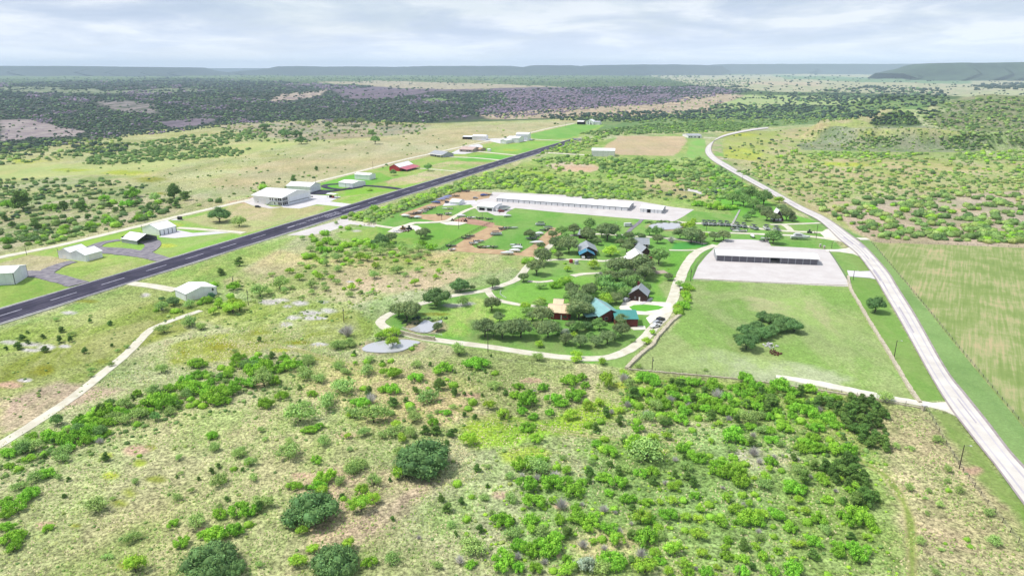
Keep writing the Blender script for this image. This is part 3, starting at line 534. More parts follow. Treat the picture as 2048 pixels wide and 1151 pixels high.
# gravel and dirt
sheet('dirt_yard', [(893, 501), (935, 475), (985, 449), (1003, 452), (1016, 456), (996, 466), (972, 480), (944, 490), (950, 495), (1000, 499), (1040, 505), (1065, 490), (1086, 470), (1104, 455), (1126, 457), (1122, 470), (1098, 497), (1078, 515), (1040, 511), (960, 506)], M['dirt'])
sheet('dirt_yard', [(798, 429), (862, 407), (905, 387), (930, 381), (972, 384), (990, 389), (975, 398), (930, 402), (905, 404), (876, 412), (852, 422), (840, 429), (870, 428), (905, 432), (899, 440), (880, 444), (840, 437)], M['dirt'])
sheet('dirt_yard', [(905, 441), (925, 434), (960, 440), (990, 446), (984, 455), (960, 451), (930, 447)], M['reddirt'])
sheet('gravel_apron', [(574, 470), (640, 451), (690, 437), (720, 442), (760, 450), (748, 454), (700, 448), (672, 458), (650, 466), (610, 471)], M['caliche'])
sheet('gravel_apron', [(486, 403), (505, 395), (515, 404), (545, 414), (567, 414), (540, 417), (505, 411)], M['caliche'])
sheet('concrete_apron', [(560, 411), (600, 396), (622, 389), (682, 393), (660, 403), (703, 408), (690, 414), (634, 408.5), (612, 414), (599, 417), (567, 415)], M['concrete'])
sheet('concrete_apron', [(317, 474), (342, 462), (356, 460), (386, 466), (430, 463), (462, 465), (400, 471), (350, 476)], M['concrete'])
sheet('gravel_apron', [(942, 410), (955, 400), (978, 396), (985, 384), (1130, 390), (1275, 402), (1345, 414), (1388, 419), (1368, 432), (1348, 443), (1250, 436), (1100, 423), (1030, 416), (1014, 424), (1010, 431), (990, 431), (975, 424), (958, 424), (950, 416)], M['caliche'])
sheet('gravel_apron', [(885, 412), (892, 403), (950, 400), (955, 408), (925, 410)], M['concrete'])
sheet('gravel_apron', [(1385, 558), (1396, 532), (1412, 512), (1432, 492), (1450, 478), (1500, 479), (1537, 482), (1542, 492), (1600, 495), (1655, 499), (1670, 520), (1702, 573), (1540, 566)], M['caliche'])
sheet('gravel_apron', [(898, 308), (922, 297), (940, 291), (958, 288), (966, 292), (962, 302), (930, 308)], M['concrete'])
sheet('gravel_apron', [(950, 280), (985, 277), (1060, 275), (1066, 280), (1040, 284), (1000, 287), (978, 282)], M['concrete'])
sheet('gravel_apron', [(1360, 380), (1392, 376), (1420, 372), (1452, 378), (1440, 388), (1400, 388), (1388, 384)], M['caliche'])
GR = M['gravelroad']
road('gravel_road', [(-200, 560), (-80, 533), (0, 514.5), (125, 489), (250, 459), (375, 428), (440, 413), (500, 399)], [7, 7, 6.5], GR)
road('gravel_road', [(600, 373), (631, 364), (727, 340.5), (800, 321), (859, 308), (919, 294.5), (977, 282), (1057, 266), (1100, 256), (1149, 246.5)], 6, GR)
road('gravel_road', [(-120, 955), (0, 888), (75, 842), (150, 791), (207, 745), (250, 710), (282, 678), (305, 657), (345, 640), (402, 621)], [4.2, 4.2, 3.6], GR)
road('gravel_road', [(1040, 703), (976, 693), (914, 685), (855, 677), (806, 666), (777, 658), (761, 646), (767, 636), (785, 626), (835, 609), (902, 592), (953, 584), (976, 579), (1031, 560), (1056, 532), (1076, 515), (1093, 497), (1126, 474), (1150, 470)], 4.6, GR)
road('gravel_road', [(1040, 703), (1116, 713), (1175, 717), (1223, 713), (1262, 697), (1288, 677), (1308, 654), (1327, 634), (1340, 612), (1351, 581), (1365, 545), (1379, 520), (1400, 501), (1432, 490)], [4.6, 5, 5, 6, 6], GR)
road('gravel_drive', [(975, 580), (985, 594), (1004, 602), (1038, 609), (1077, 613), (1100, 618)], 3.6, GR)
sheet('gravel_apron', [(1238, 615), (1246, 604), (1268, 601), (1304, 603), (1342, 605), (1345, 622), (1318, 632), (1300, 648), (1292, 636), (1300, 630), (1258, 628), (1244, 624)], M['gravel'])
sheet('lawn_island', [(1258, 614), (1268, 610), (1290, 609), (1316, 611), (1328, 614), (1318, 619), (1290, 623), (1266, 621)], mat_noise('bright_lawn', (122, 204, 60), (110, 190, 60), .2, .95))
sheet('gravel_apron', [(1260, 655), (1268, 660), (1292, 659), (1290, 652), (1276, 652)], M['gravel'])
road('gravel_drive', [(1056, 562), (1080, 564), (1106, 561)], 2.8, GR)
road('gravel_drive', [(1093, 521), (1110, 519.5), (1137, 519), (1172, 519), (1207, 522), (1232, 518), (1254, 514)], 3.4, GR)
road('gravel_drive', [(1145, 552), (1165, 548), (1200, 546)], [5, 4, 2.5], GR)
road('gravel_drive', [(1338, 500), (1370, 500.5), (1402, 500)], 2.6, GR)
road('gravel_road', [(1150, 470), (1200, 468), (1245, 471), (1300, 474), (1340, 477), (1380, 482), (1412, 488)], 4, GR)
road('gravel_road', [(1352, 443), (1380, 446), (1420, 447.5), (1457, 449), (1493, 453), (1516, 457), (1557, 461), (1610, 464), (1660, 465)], 5, GR)
road('gravel_road', [(1395, 466), (1420, 465), (1442, 467), (1465, 466), (1504, 467.5), (1535, 469), (1566, 470), (1619, 473), (1654, 477), (1696, 484)], [3.5, 4.5, 4.5, 6], GR)
road('gravel_drive', [(1540, 449), (1579, 448.5), (1640, 446)], 3.6, GR)
road('gravel_drive', [(1566, 449), (1575, 454), (1583, 462)], 4.5, GR)
road('gravel_drive', [(1252, 470), (1262, 458), (1276, 447), (1284, 439)], 3, M['oldasphalt'])
sheet('gravel_apron', [(1640, 466), (1652, 459), (1662, 457), (1682, 472), (1700, 486), (1672, 480), (1650, 475)], M['gravel'])
sheet('gravel_drive', [(1650, 499), (1675, 499), (1692, 497), (1704, 493), (1722, 514), (1706, 508), (1680, 504), (1654, 503)], M['gravel'])
sheet('gravel_drive', [(1694, 541), (1720, 543), (1746, 542), (1758, 560), (1740, 556), (1698, 553)], M['concrete'])
road('gravel_drive', [(1552, 753), (1585, 758), (1641, 768), (1700, 780), (1748, 790), (1801, 800), (1873, 812), (1900, 818)], [2.5, 5, 4.5, 4.2, 4.2], M['gravel'])
sheet('gravel_drive', [(1862, 806), (1895, 804), (1916, 834), (1890, 822), (1862, 815)], M['gravel'])
road('gravel_drive', [(258, 566), (310, 573), (352, 581)], 6, GR)
road('gravel_drive', [(354, 456), (380, 457), (417, 460), (460, 463), (488, 466)], 5.5, GR)
road('gravel_drive', [(700, 441), (742, 449), (790, 456), (815, 450), (830, 446), (860, 445), (892, 442), (912, 432), (935, 420), (960, 412)], [4, 5, 6, 4.5, 4], GR)
road('gravel_drive', [(825, 336), (870, 339), (925, 344)], 4, GR)
road('gravel_drive', [(900, 314), (950, 316), (1000, 320.5)], 6, GR)
road('gravel_drive', [(955, 303), (980, 305.5), (1036, 311)], 6, GR)
road('gravel_drive', [(1060, 278), (1090, 280), (1132, 281.5)], 6, GR)
road('gravel_drive', [(1084, 305), (1142, 308.5), (1186, 311)], 8, GR)
road('gravel_drive', [(1408, 275), (1440, 277)], 6, GR)
road('gravel_drive', [(1438, 318.5), (1455, 318)], 4, GR)
road('gravel_drive', [(1716, 478), (1736, 478)], 6, M['gravel'])
sheet('gravel_apron', [(828, 458), (800, 466), (775, 464), (790, 455), (812, 449), (835, 452), (860, 466), (830, 462)], M['gravel'])
sheet('gravel_apron', [(880, 446), (905, 443), (935, 446), (918, 451), (895, 450)], M['gravel'])
sheet('footpath', [(1463, 447), (1478, 420), (1481, 420), (1468, 447)], M['verge'])
sheet('footpath', [(1278, 608), (1302, 596), (1306, 598), (1284, 610)], M['concrete'])
# taxiways
OA = M['oldasphalt']
road('taxiway', [(332, 521), (310, 515), (284, 509), (240, 503), (200, 500), (186, 495)], [9, 10, 14, 14, 10], OA)
road('taxiway', [(186, 494), (205, 486), (240, 480)], [9, 7, 6], OA)
road('taxiway', [(288, 507), (304, 494), (305, 486), (290, 481)], [9, 10, 12], OA)
road('taxiway', [(158, 569), (112, 556), (80, 549), (50, 548), (28, 549)], [11, 10, 12, 15], OA)
road('taxiway', [(86, 549), (104, 538), (125, 529), (148, 523)], [10, 9, 7], OA)
TX = M['asphalt']
sheet('taxiway', [(622, 389), (612, 382), (636, 380), (668, 381), (650, 389)], TX)
road('taxiway', [(806, 379), (765, 374), (728, 372), (700, 377), (665, 382.5), (640, 384)], 7, TX)
road('taxiway', [(722, 374), (690, 379), (660, 377), (648, 372.5), (656, 369.5), (682, 368)], 6, TX)
# runway with its pale edges, dashes and painted lettering
def PL(px, py): return G(px, py)
A0, A1 = PL(0, 619), PL(1147, 277.4); B0, B1 = PL(0, 648), PL(1168, 278)
dA = (A1 - A0).normalized(); C0 = (A0 + B0) / 2; C1 = (A1 + B1) / 2; rd = (C1 - C0).normalized(); rn = Vector((rd.y, -rd.x)); C0 = C0 - rd * 220
RW = abs((B0 - A0).dot(rn)); LR = (C1 - C0).length
strip_mesh('runway_edge', [C0 + rd * t for t in np.linspace(0, LR, 60)], [RW + 2.6], nextz(), M['verge'], rag=.05)
strip_mesh('runway', [C0 + rd * t for t in np.linspace(0, LR, 320)], [RW], nextz() + .05, M['asphalt'], rag=.012)
zr = ZL[0] + .05
def paint_quads(name, quads, z):
    m = MB()
    for c, l, w in quads:
        a = rd * (l / 2); b = rn * (w / 2); pts = [c - a - b, c + a - b, c + a + b, c - a + b]
        i = len(m.v); m.v += [(p.x, p.y, z) for p in pts]; m.f.append((i, i + 3, i + 2, i + 1)) if False else m.f.append((i, i + 1, i + 2, i + 3))
    o = m.build(name, M['paint']); o['kind'] = 'structure'; return o
tc0 = (PL(640, 436) - C0).dot(rd)
qs = []
t = 10.0
pitch = (PL(570, 456) - PL(519, 473)).length * 1.0
ref = (PL(569, 457) - C0).dot(rd)
k0 = int((ref - 5) / pitch); t = ref - k0 * pitch
while t < LR - 25:
    if not (tc0 - 42 < t < tc0 + 36): qs.append((C0 + rd * t, pitch * .5, .7))
    t += pitch
qs.append((C0 + rd * (LR - 12), 4, RW * .55)); qs.append((C0 + rd * (LR - 4), 2.4, RW * .8))
paint_quads('runway_marking', qs, zr + .012)
paint_quads('runway_marking', [(C0 + rn * s * (RW / 2 - .8) + rd * (LR / 2), LR, .45) for s in (-1, 1)], zr + .012)
glyph = []; rr_ = random.Random(4)
def word(t0, off, count, hgt, sw=.62, gap=3.3):
    for i in range(count):
        c = C0 + rd * (t0 + i * gap) + rn * off; glyph.append((c - rd * (gap * .28), sw, hgt))
        typ = rr_.randrange(4)
        if typ in (0, 2): glyph.append((c + rd * (gap * .22), sw, hgt))
        for s in ((-1, 1), (0,), (1,), (-1, 0))[typ]: glyph.append((c + rn * (s * hgt * .42), gap * .62, sw * .9))
word(tc0 - 13, -1.6, 12, 4.2); word(tc0 + 4, 3.6, 6, 3.6); word(tc0 - 30, 0, 4, 3.0); word(tc0 + 32, -.6, 3, 4.0)
glyph.append((C0 + rd * (tc0 + 48), 14, 1.1)); glyph.append((C0 + rd * (tc0 - 36), 8, 1.6))
paint_quads('runway_lettering', glyph, zr + .018)
# county road: measured left and right edges
Lp = [(1536, 257.5), (1499, 262.5), (1454, 272), (1429, 282), (1414, 293), (1411, 305), (1422, 319), (1449, 336), (1486, 357), (1524, 378), (1564, 401), (1598, 421), (1640, 443), (1678, 478), (1702, 497), (1720, 514), (1736, 535), (1754, 561), (1768, 585), (1800, 640), (1855, 740), (1896, 808), (1944, 872), (1994, 935), (2048, 1008), (2140, 1130)]
Rp = [(1537, 255), (1500, 259), (1456, 268), (1434, 277), (1424, 290), (1423, 303), (1434, 316), (1459, 331), (1494, 352), (1532, 373), (1571, 395), (1606, 414), (1652, 436), (1700, 470), (1722, 487), (1740, 504), (1758, 524), (1778, 548), (1796, 578), (1830, 632), (1889, 736), (1930, 790), (1974, 845), (2020, 905), (2070, 960), (2170, 1080)]
le = smooth_line([G(*p) for p in Lp], 6); re = smooth_line([G(*p) for p in Rp], 6)
def ribbon(name, a, b, z, mat, s0=0.0, s1=1.0):
    m = MB()
    for i, (p, q) in enumerate(zip(a, b)):
        u, v = p.lerp(q, s0), p.lerp(q, s1); m.v += [(u.x, u.y, z + max(0, float(hz(u.x, u.y))) + min(1, max(0, u.y - 900) / 500) * .5), (v.x, v.y, z + max(0, float(hz(v.x, v.y))) + min(1, max(0, v.y - 900) / 500) * .5)]
        if i: j = 2 * i - 2; m.f.append((j, j + 1, j + 3, j + 2))
    o = m.build(name, mat); o['kind'] = 'structure'; return o
zz_ = nextz() + .02
ribbon('road_shoulder', le, re, zz_, M['oldchip'], -.06, 1.06)
ribbon('road', le, re, zz_ + .02, M['chipseal'], .02, .93)
pt_ = mat_noise('tar_patch', (206, 198, 208), (190, 182, 194), .5, .9, k=1.1)
for s0_, s1_ in ((.2, .28), (.64, .72)): ribbon('road_wear', le, re, zz_ + .0235, mat_noise('wheel_wear', (222, 216, 220), (200, 194, 202), .06, .9, k=1.15), s0_, s1_)
for i0, i1, s0, s1 in ((62, 66, .5, .62), (78, 84, .35, .5), (84, 88, .75, .92), (90, 94, .4, .5), (98, 104, .12, .3), (104, 109, .22, .3), (112, 117, .3, .4), (126, 132, .5, .56), (40, 60, .42, .55), (60, 92, .44, .5)):
    ribbon('road_patch', le[i0:i1], re[i0:i1], zz_ + .026 + i0 * 1e-4, pt_, s0, s1)
# ponds
def pond(pts):
    c = smooth_line([Vector(p) for p in pts + pts[:1]], 4)[:-1]; sheet('pond', [tuple(p) for p in c], M['water'])
pond([(724, 698), (731, 692), (744, 687), (765, 683), (790, 680), (812, 680), (834, 683), (840, 686), (828, 691), (815, 698), (796, 704), (770, 706), (742, 705), (727, 702)])
pond([(818, 659), (834, 653), (846, 643), (856, 641), (866, 646), (884, 641), (880, 650), (868, 660), (852, 666), (832, 664)])
pond([(1297, 453), (1308, 448), (1330, 446), (1352, 446.5), (1367, 449), (1362, 456), (1345, 459), (1318, 459.5), (1302, 457)])
# ------------------------------------------------------------------ buildings
def ht(px, py, top):
    """height in metres of something standing at (px, py) whose top shows at row `top`"""
    p = G(px, py); lo, hi = 0., 80.
    for _ in range(40):
        m = (lo + hi) / 2; dep = p.y * CT - (m - H) * ST; up = p.y * ST + (m - H) * CT
        if 575.5 - FPX * up / dep > top: lo = m
        else: hi = m
    return m
class Bld:
    """front wall runs A -> B (left to right), the building lies behind it"""
    def __init__(s, name, A, B, C, label=None, cat='building', group=None, root=None):
        s.a, s.b = G(*A), G(*B); d = s.b - s.a; s.Lx = d.length; s.rz = math.atan2(d.y, d.x); n = Vector((-d.y, d.x)).normalized()
        s.Ly = float(C) if isinstance(C, (int, float)) else max(3.0, (G(*C) - s.b).dot(n))
        base = Vector((s.a.x, s.a.y, 0))
        if root is None: s.root = empty(name, base, s.rz, label, cat, group); s.M = Matrix.Identity(4); s.ri = s.root
        else: s.root = root.root; ri = Matrix.Translation(root.root.location) @ Matrix.Rotation(root.rz0, 4, 'Z'); s.M = ri.inverted() @ Matrix.Translation(base) @ Matrix.Rotation(s.rz, 4, 'Z')
        s.rz0 = s.rz if root is None else root.rz0
    def put(s, m, name, mat, label=None, parent=None):
        m.v = [tuple(s.M @ Vector(p)) for p in m.v]; return m.build(name, mat, parent or s.root, label=label)
    def walls(s, h, rise=0, ridge='x', mat=None, open=(), t=.22, mono=False, name='wall', gable_open=True):
        Lx, Ly = s.Lx, s.Ly; s.h, s.rise, s.ridge, s.mono = h, rise, ridge, mono; m = MB(); z0 = -.25; g = h + rise
        if mono:      # roof rises front to back
            fr = [(0, z0), (Lx, z0), (Lx, h), (0, h)]; bk = [(0, z0), (Lx, z0), (Lx, g), (0, g)]; sd = [(t, z0), (Ly - t, z0), (Ly - t, g), (t, h)]
        elif ridge == 'x': fr = bk = [(0, z0), (Lx, z0), (Lx, h), (0, h)]; sd = [(t, z0), (Ly - t, z0), (Ly - t, h), (Ly / 2, g - .02), (t, h)]
        else: fr = bk = [(0, z0), (Lx, z0), (Lx, h), (Lx / 2, g), (0, h)]; sd = [(t, z0), (Ly - t, z0), (Ly - t, h), (t, h)]
        if 'front' not in open: m.prism([(x, 0, z) for x, z in fr], (0, 0, 0), (0, t, 0))
        if 'back' not in open: m.prism([(x, Ly - t, z) for x, z in bk], (0, 0, 0), (0, t, 0))
        if 'left' not in open: m.prism([(0, y, z) for y, z in sd], (0, 0, 0), (t, 0, 0))
        if 'right' not in open: m.prism([(Lx - t, y, z) for y, z in sd], (0, 0, 0), (t, 0, 0))
        s.put(m, name, mat)
        return s
    def roof(s, mat, o=.5, t=.16, name='roof', lift=.03):
        Lx, Ly, h, g = s.Lx, s.Ly, s.h + lift, s.h + s.rise + lift; m = MB()
        if s.mono:
            k = s.rise / Ly; m.prism([(-o, -o, h - k * o), (-o, Ly + o, g + k * o), (-o, Ly + o, g + k * o + t), (-o, -o, h - k * o + t)], (0, 0, 0), (Lx + 2 * o, 0, 0))
        elif s.ridge == 'x':
            k = s.rise / (Ly / 2); m.prism([(-o, -o, h - k * o), (-o, Ly / 2, g), (-o, Ly + o, h - k * o), (-o, Ly + o, h - k * o + t), (-o, Ly / 2, g + t), (-o, -o, h - k * o + t)], (0, 0, 0), (Lx + 2 * o, 0, 0))
        else:
            k = s.rise / (Lx / 2); m.prism([(-o, -o, h - k * o), (Lx / 2, -o, g), (Lx + o, -o, h - k * o), (Lx + o, -o, h - k * o + t), (Lx / 2, -o, g + t), (-o, -o, h - k * o + t)], (0, 0, 0), (0, Ly + 2 * o, 0))
        r = s.put(m, name, mat)
        if not s.mono and s.rise > .5:
            m = MB(); e = .16
            m.box(-o, Lx + o, Ly / 2 - e, Ly / 2 + e, g + t - .03, g + t + .05) if s.ridge == 'x' else m.box(Lx / 2 - e, Lx / 2 + e, -o, Ly + o, g + t - .03, g + t + .05)
            s.put(m, 'ridge_cap', M['greylight'], parent=r)
        return s
    def panel(s, wall, f0, f1, z0, z1, mat, name='door', out=.06, label=None, parent=None, depth=None):
        Lx, Ly = s.Lx, s.Ly; m = MB(); i = .02
        if wall == 'front': m.box(f0 * Lx, f1 * Lx, -out, i, z0, z1)
        elif wall == 'back': m.box(f0 * Lx, f1 * Lx, Ly - i, Ly + out, z0, z1)
        elif wall == 'right': m.box(Lx - i, Lx + out, f0 * Ly, f1 * Ly, z0, z1)
        else: m.box(-out, i, f0 * Ly, f1 * Ly, z0, z1)
        return s.put(m, name, mat, label, parent)
    def window(s, wall, f0, f1, z0, z1, frame='pwhite'):
        f = s.panel(wall, f0, f1, z0, z1, M[frame], 'window', .05)
        L = s.Lx if wall in ('front', 'back') else s.Ly; e = .08 / L
        p = s.panel(wall, f0 + e, f1 - e, z0 + .08, z1 - .08, M['glass'], 'pane', .08); p.parent = f
    def trim(s, mat, w=.22):
        """corner posts"""
        Lx, Ly, h = s.Lx, s.Ly, s.h
        for x, y in ((-.03, -.03), (Lx - w + .03, -.03), (Lx - w + .03, Ly - w + .03), (-.03, Ly - w + .03)): s.put(MB().box(x, x + w, y, y + w, 0, h - .02), 'corner_post', mat)
        return s
    def doors(s, wall, f0, f1, n, z1, mat, gap=.12, name='roller_door', z0=.05):
        w = (f1 - f0) / n
        for i in range(n): s.panel(wall, f0 + w * (i + gap / 2), f0 + w * (i + 1 - gap / 2), z0, z1, mat, name)
    def slab(s, x0, x1, y0, y1, z0, z1, mat, name):
        return s.put(MB().box(x0, x1, y0, y1, z0, z1), name, mat)
HG = 'hangars along the runway'
W, OW, DR = M['white'], M['offwhite'], M['door']
b = Bld('hangar', (-50, 573), (31, 568.5), 16, 'white metal hangar cut by the photo edge, beside the forked grey taxiway', 'hangar', HG)
b.walls(ht(31, 568.5, 545), 1.6, 'x', DR).roof(W); b.trim(M['charcoal'], .25); b.panel('front', .05, .6, .1, 5.2, OW, 'sliding_door'); b.panel('front', .9, .97, .1, 2.3, W, 'door')
b = Bld('hangar', (118, 516), (146, 519.6), (178, 510.5), 'white twin-gabled metal hangar between the two crumbling grey taxiways', 'hangar', HG)
b.walls(4.4, 2.6, 'y', DR).roof(W); b.panel('front', .3, .55, .1, 2.6, OW, 'door')
c = Bld('hangar', (142, 519.2), (173, 523.2), (205, 514), root=b); c.walls(4.3, 2.4, 'y', DR).roof(W); c.panel('right', .2, .85, .1, 3.6, OW, 'sliding_door')
b = Bld('hangar', (243.7, 484.5), (275, 489.4), (313.5, 479.4), 'white hangar with its whole dark gable end open to the grey taxiway', 'hangar', HG)
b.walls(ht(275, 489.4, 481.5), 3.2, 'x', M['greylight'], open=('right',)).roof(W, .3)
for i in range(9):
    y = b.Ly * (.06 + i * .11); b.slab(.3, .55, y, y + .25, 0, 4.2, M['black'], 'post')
b.slab(b.Lx - 3.4, b.Lx - .25, .4, .6, .2, b.h - .6, M['dark'], 'folded_door'); b.slab(.25, .3, .3, b.Ly - .3, 0, 4.2, M['dark'], 'shade_backing')  # dark sheet on the left stands in for the shade inside
b = Bld('hangar', (286, 466.5), (319.5, 471.3), (355.5, 463.3), 'large white hangar with four framed doors facing the concrete apron', 'hangar', HG)
b.walls(ht(319.5, 471.3, 459.6), 3.2, 'y', W).roof(W, .3)
for i in range(4): b.panel('right', .04 + i * .235, .255 + i * .235, .1, b.h - .9, DR, 'hangar_door', .1)
for i in range(5): b.slab(b.Lx + .1, b.Lx + .22, b.Ly * (.03 + i * .235), b.Ly * (.03 + i * .235) + .35, 0, b.h - .6, M['charcoal'], 'door_frame')
b = Bld('hangar', (351.5, 592.5), (374, 602.8), (438, 589.2), 'white low-roofed hangar among round bushes at the head of the curving gravel drive', 'hangar', HG)
b.walls(ht(374, 602.8, 588), 2.0, 'x', W).roof(W, .35); b.panel('front', .08, .42, .1, 3.4, DR, 'sliding_door'); b.panel('front', .5, .85, .1, 3.4, DR, 'sliding_door'); b.window('right', .84, .9, 2.5, 3.9, 'black'); b.panel('right', .2, .27, .05, 2.2, OW, 'door'); b.trim(M['charcoal'], .14)
b = Bld('hangar', (508, 406.3), (565, 411.9), (621.3, 397.6), 'largest white hangar with a two-storey glazed corner on a broad apron', 'hangar', HG)
b.walls(ht(565, 411.9, 395.3), 3.6, 'x', W).roof(W, 1.3, .3)
b.panel('right', .24, .93, .1, 6.4, DR, 'hangar_door', .12); b.panel('right', .24, .93, 1.4, 2.4, M['greylight'], 'door_stripe', .15)
for z0, z1 in ((.5, 3.2), (4.2, 6.9)):
    for k in range(3): b.window('right', .015 + k * .06, .07 + k * .06, z0, z1, 'greylight')
    for k in range(2): b.window('front', .86 + k * .07, .92 + k * .07, z0, z1, 'greylight')
for f in (.58, .66, .75, .80): b.window('front', f, f + .035, 4.2, 6.2, 'black')
b.window('front', .13, .17, 1.2, 2.2, 'black'); b.window('front', .72, .76, 1, 2.6, 'black'); b.panel('front', .03, .2, .1, 4.6, OW, 'sliding_door'); b.panel('front', .25, .44, .1, 4.6, OW, 'sliding_door')
b.slab(b.Lx * .66, b.Lx + 1.0, -1.5, -.1, 3.5, 3.7, M['greylight'], 'balcony'); b.slab(b.Lx + .1, b.Lx + 1.0, 0, b.Ly * .2, 3.5, 3.7, M['greylight'], 'balcony')
m = MB()
for k in range(12): m.box(b.Lx * .48 + k * .42, b.Lx * .48 + k * .42 + .42, -1.4, -.2, .28 * k, .28 * k + .12)
b.put(m, 'stair', M['steel'])
b = Bld('hangar', (574, 383.5), (621, 386), (637, 379.3), 'white gabled hangar tucked behind the largest glazed hangar', 'hangar', HG)
b.walls(ht(621, 386, 373.5), 2.6, 'x', W).roof(W, .5); b.panel('right', .1, .85, .1, 5.2, DR, 'hangar_door', .1)
b = Bld('hangar', (677.5, 373.2), (705.6, 376.3), (722.8, 370), 'boxy white hangar inside the loop of black taxiway', 'hangar', HG)
b.walls(ht(705.6, 376.3, 367.4), 1.4, 'x', DR).roof(W, .3); b.panel('right', .12, .9, .1, 4.6, W, 'hangar_door', .1); b.panel('front', .5, .52, .1, 4, M['steel'], 'downpipe')
b = Bld('hangar', (709.4, 358.2), (739.6, 360), (753.9, 356.8), 'plain white hangar on green grass nearest the red barn', 'hangar', HG)
b.walls(ht(739.6, 360, 350.5), 1.4, 'x', W).roof(W, .3); b.panel('right', .15, .85, .1, 4.4, DR, 'hangar_door', .1)
b = Bld('barn', (778.9, 341.4), (799, 342.6), (818, 335), 'red metal barn with white roof and a faded lean-to', 'barn')
b.walls(ht(799, 342.6, 334.8), 3.4, 'y', M['red']).roof(W, .3)
Lx, Ly, h = b.Lx, b.Ly, b.h
b.put(MB().prism([(Lx + .35, -.2, h - .35), (Lx + 10, -.2, h - 2.3), (Lx + 10, -.2, h - 2.15), (Lx + .35, -.2, h - .2)], (0, 0, 0), (0, Ly + .4, 0)), 'lean_to_roof', M['pinkroof'])
for k in range(4): b.slab(Lx + 9.6, Lx + 9.9, Ly * k / 3.2, Ly * k / 3.2 + .3, -.2, h - 2.3, M['red'], 'post')
b.panel('right', .2, .8, .1, 4, M['dark'], 'doorway_shade', .05)  # dark panel paints the shade beneath the lean-to
b = Bld('house', (860, 311.2), (885.8, 315), (901.5, 311.9), 'pale grey hangar house with a full-width front porch by the runway', 'house')
b.walls(ht(885.8, 315, 309.6), 3.2, 'x', M['greylight']).roof(M['greylight'], .5); b.slab(0, b.Lx, -4, -.1, 3.1, 3.3, OW, 'porch_roof'); b.panel('front', .4, .5, .1, 2.5, M['dark'], 'door'); b.window('front', .12, .25, 1, 2.4); b.window('front', .65, .8, 1, 2.4)
for k in range(4): b.slab(.3 + k * (b.Lx - .8) / 3, .5 + k * (b.Lx - .8) / 3, -3.9, -3.7, 0, 3.1, OW, 'post')
b = Bld('house', (919, 303.4), (945, 304.6), (955, 300.5), 'tan stucco house with a pinkish tile roof beside the gravel apron', 'house')
b.walls(3.6, 2.6, 'x', M['tan']).roof(mat_noise('pink_tile', (228, 200, 190), None, 1, .8, k=1.2), .6); b.window('front', .1, .2, 1, 2.3, 'black'); b.panel('front', .55, .62, .1, 2.4, M['dark'], 'door'); b.window('front', .7, .9, .9, 2.6, 'black')
c = Bld('house', (949, 302), (960, 302.8), (968, 300.4), root=b); c.walls(3.0, 1.6, 'x', M['tan']).roof(mat_noise('orange_tile', (226, 190, 150), None, 1, .8, k=1.1), .6)
b = Bld('shed', (974.5, 302.8), (980, 303), 5, 'tiny white shed alone on the lawn by the tan house', 'shed'); b.walls(3.0, .6, 'x', W).roof(W, .2); b.panel('front', .3, .7, .1, 2.2, DR, 'door')
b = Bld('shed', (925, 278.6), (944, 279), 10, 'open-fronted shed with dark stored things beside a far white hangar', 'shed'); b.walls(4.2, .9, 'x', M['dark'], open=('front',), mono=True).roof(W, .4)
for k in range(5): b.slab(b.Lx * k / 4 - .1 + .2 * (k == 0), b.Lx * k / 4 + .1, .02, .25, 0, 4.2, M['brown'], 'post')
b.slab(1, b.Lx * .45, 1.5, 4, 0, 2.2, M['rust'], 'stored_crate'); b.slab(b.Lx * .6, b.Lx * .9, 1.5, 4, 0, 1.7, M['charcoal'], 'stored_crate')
b = Bld('hangar', (944.5, 280), (971, 280.6), 18, 'white hangar standing just right of the open dark shed', 'hangar', HG); b.walls(6.4, 1.8, 'x', W).roof(W, .4); b.panel('front', .3, .7, .1, 4.6, OW, 'hangar_door', .1)
b = Bld('hangar', (1001, 287.2), (1012, 287.8), 24, 'low white hangar at the near end of the white cluster', 'hangar', HG); b.walls(5.2, 1.5, 'y', W).roof(W, .4); b.panel('front', .25, .75, .1, 4, DR, 'hangar_door', .1)
b = Bld('hangar', (1013.5, 284.6), (1037, 285.6), 24, 'middle white hangar in the white cluster by the far lawn', 'hangar', HG); b.walls(7.2, 2, 'x', W).roof(W, .4); b.doors('front', .05, .95, 3, 5.2, DR)
b = Bld('hangar', (1032, 281.2), (1057.5, 281.6), 26, 'tallest white hangar of the white cluster, against bright grass', 'hangar', HG); b.walls(10.5, 2, 'x', W).roof(W, .4); b.doors('front', .05, .95, 3, 6.8, DR); b.window('right', .3, .4, 5, 6.4, 'black')
b = Bld('shed', (1154, 249), (1166.5, 249.4), 16, 'dark open shed where the far gravel road ends', 'shed'); b.walls(6, 2, 'x', M['dark'], open=('front',)).roof(OW, .6); b.panel('left', .1, .9, 0, 5, M['brown'], 'side_board')
b = Bld('house', (1172, 249), (1186, 249.6), 14, 'white gabled house beside the farthest dark shed', 'house'); b.walls(6.5, 4.5, 'y', W).roof(W, .6); b.window('front', .25, .4, 4, 6, 'black'); b.window('front', .6, .75, 4, 6, 'black'); b.window('front', .25, .4, 1, 2.8, 'black'); b.panel('front', .6, .8, .1, 2.8, M['dark'], 'door')
c = Bld('house', (1186.5, 249.2), (1199, 249.6), 14, root=b); c.walls(5, 2.5, 'x', W).roof(M['greylight'], .6)
b = Bld('hangar', (1183, 312.7), (1229, 313.6), (1237.4, 309.6), 'cream and white hangar right of the runway end, beside the tan field', 'hangar', HG)
b.walls(ht(1183, 312.7, 301), 2.2, 'x', OW).roof(W, .4); b.doors('front', .02, .98, 4, 8.0, OW, .06, 'hangar_door'); b.panel('right', .2, .3, .1, 2.4, DR, 'door')
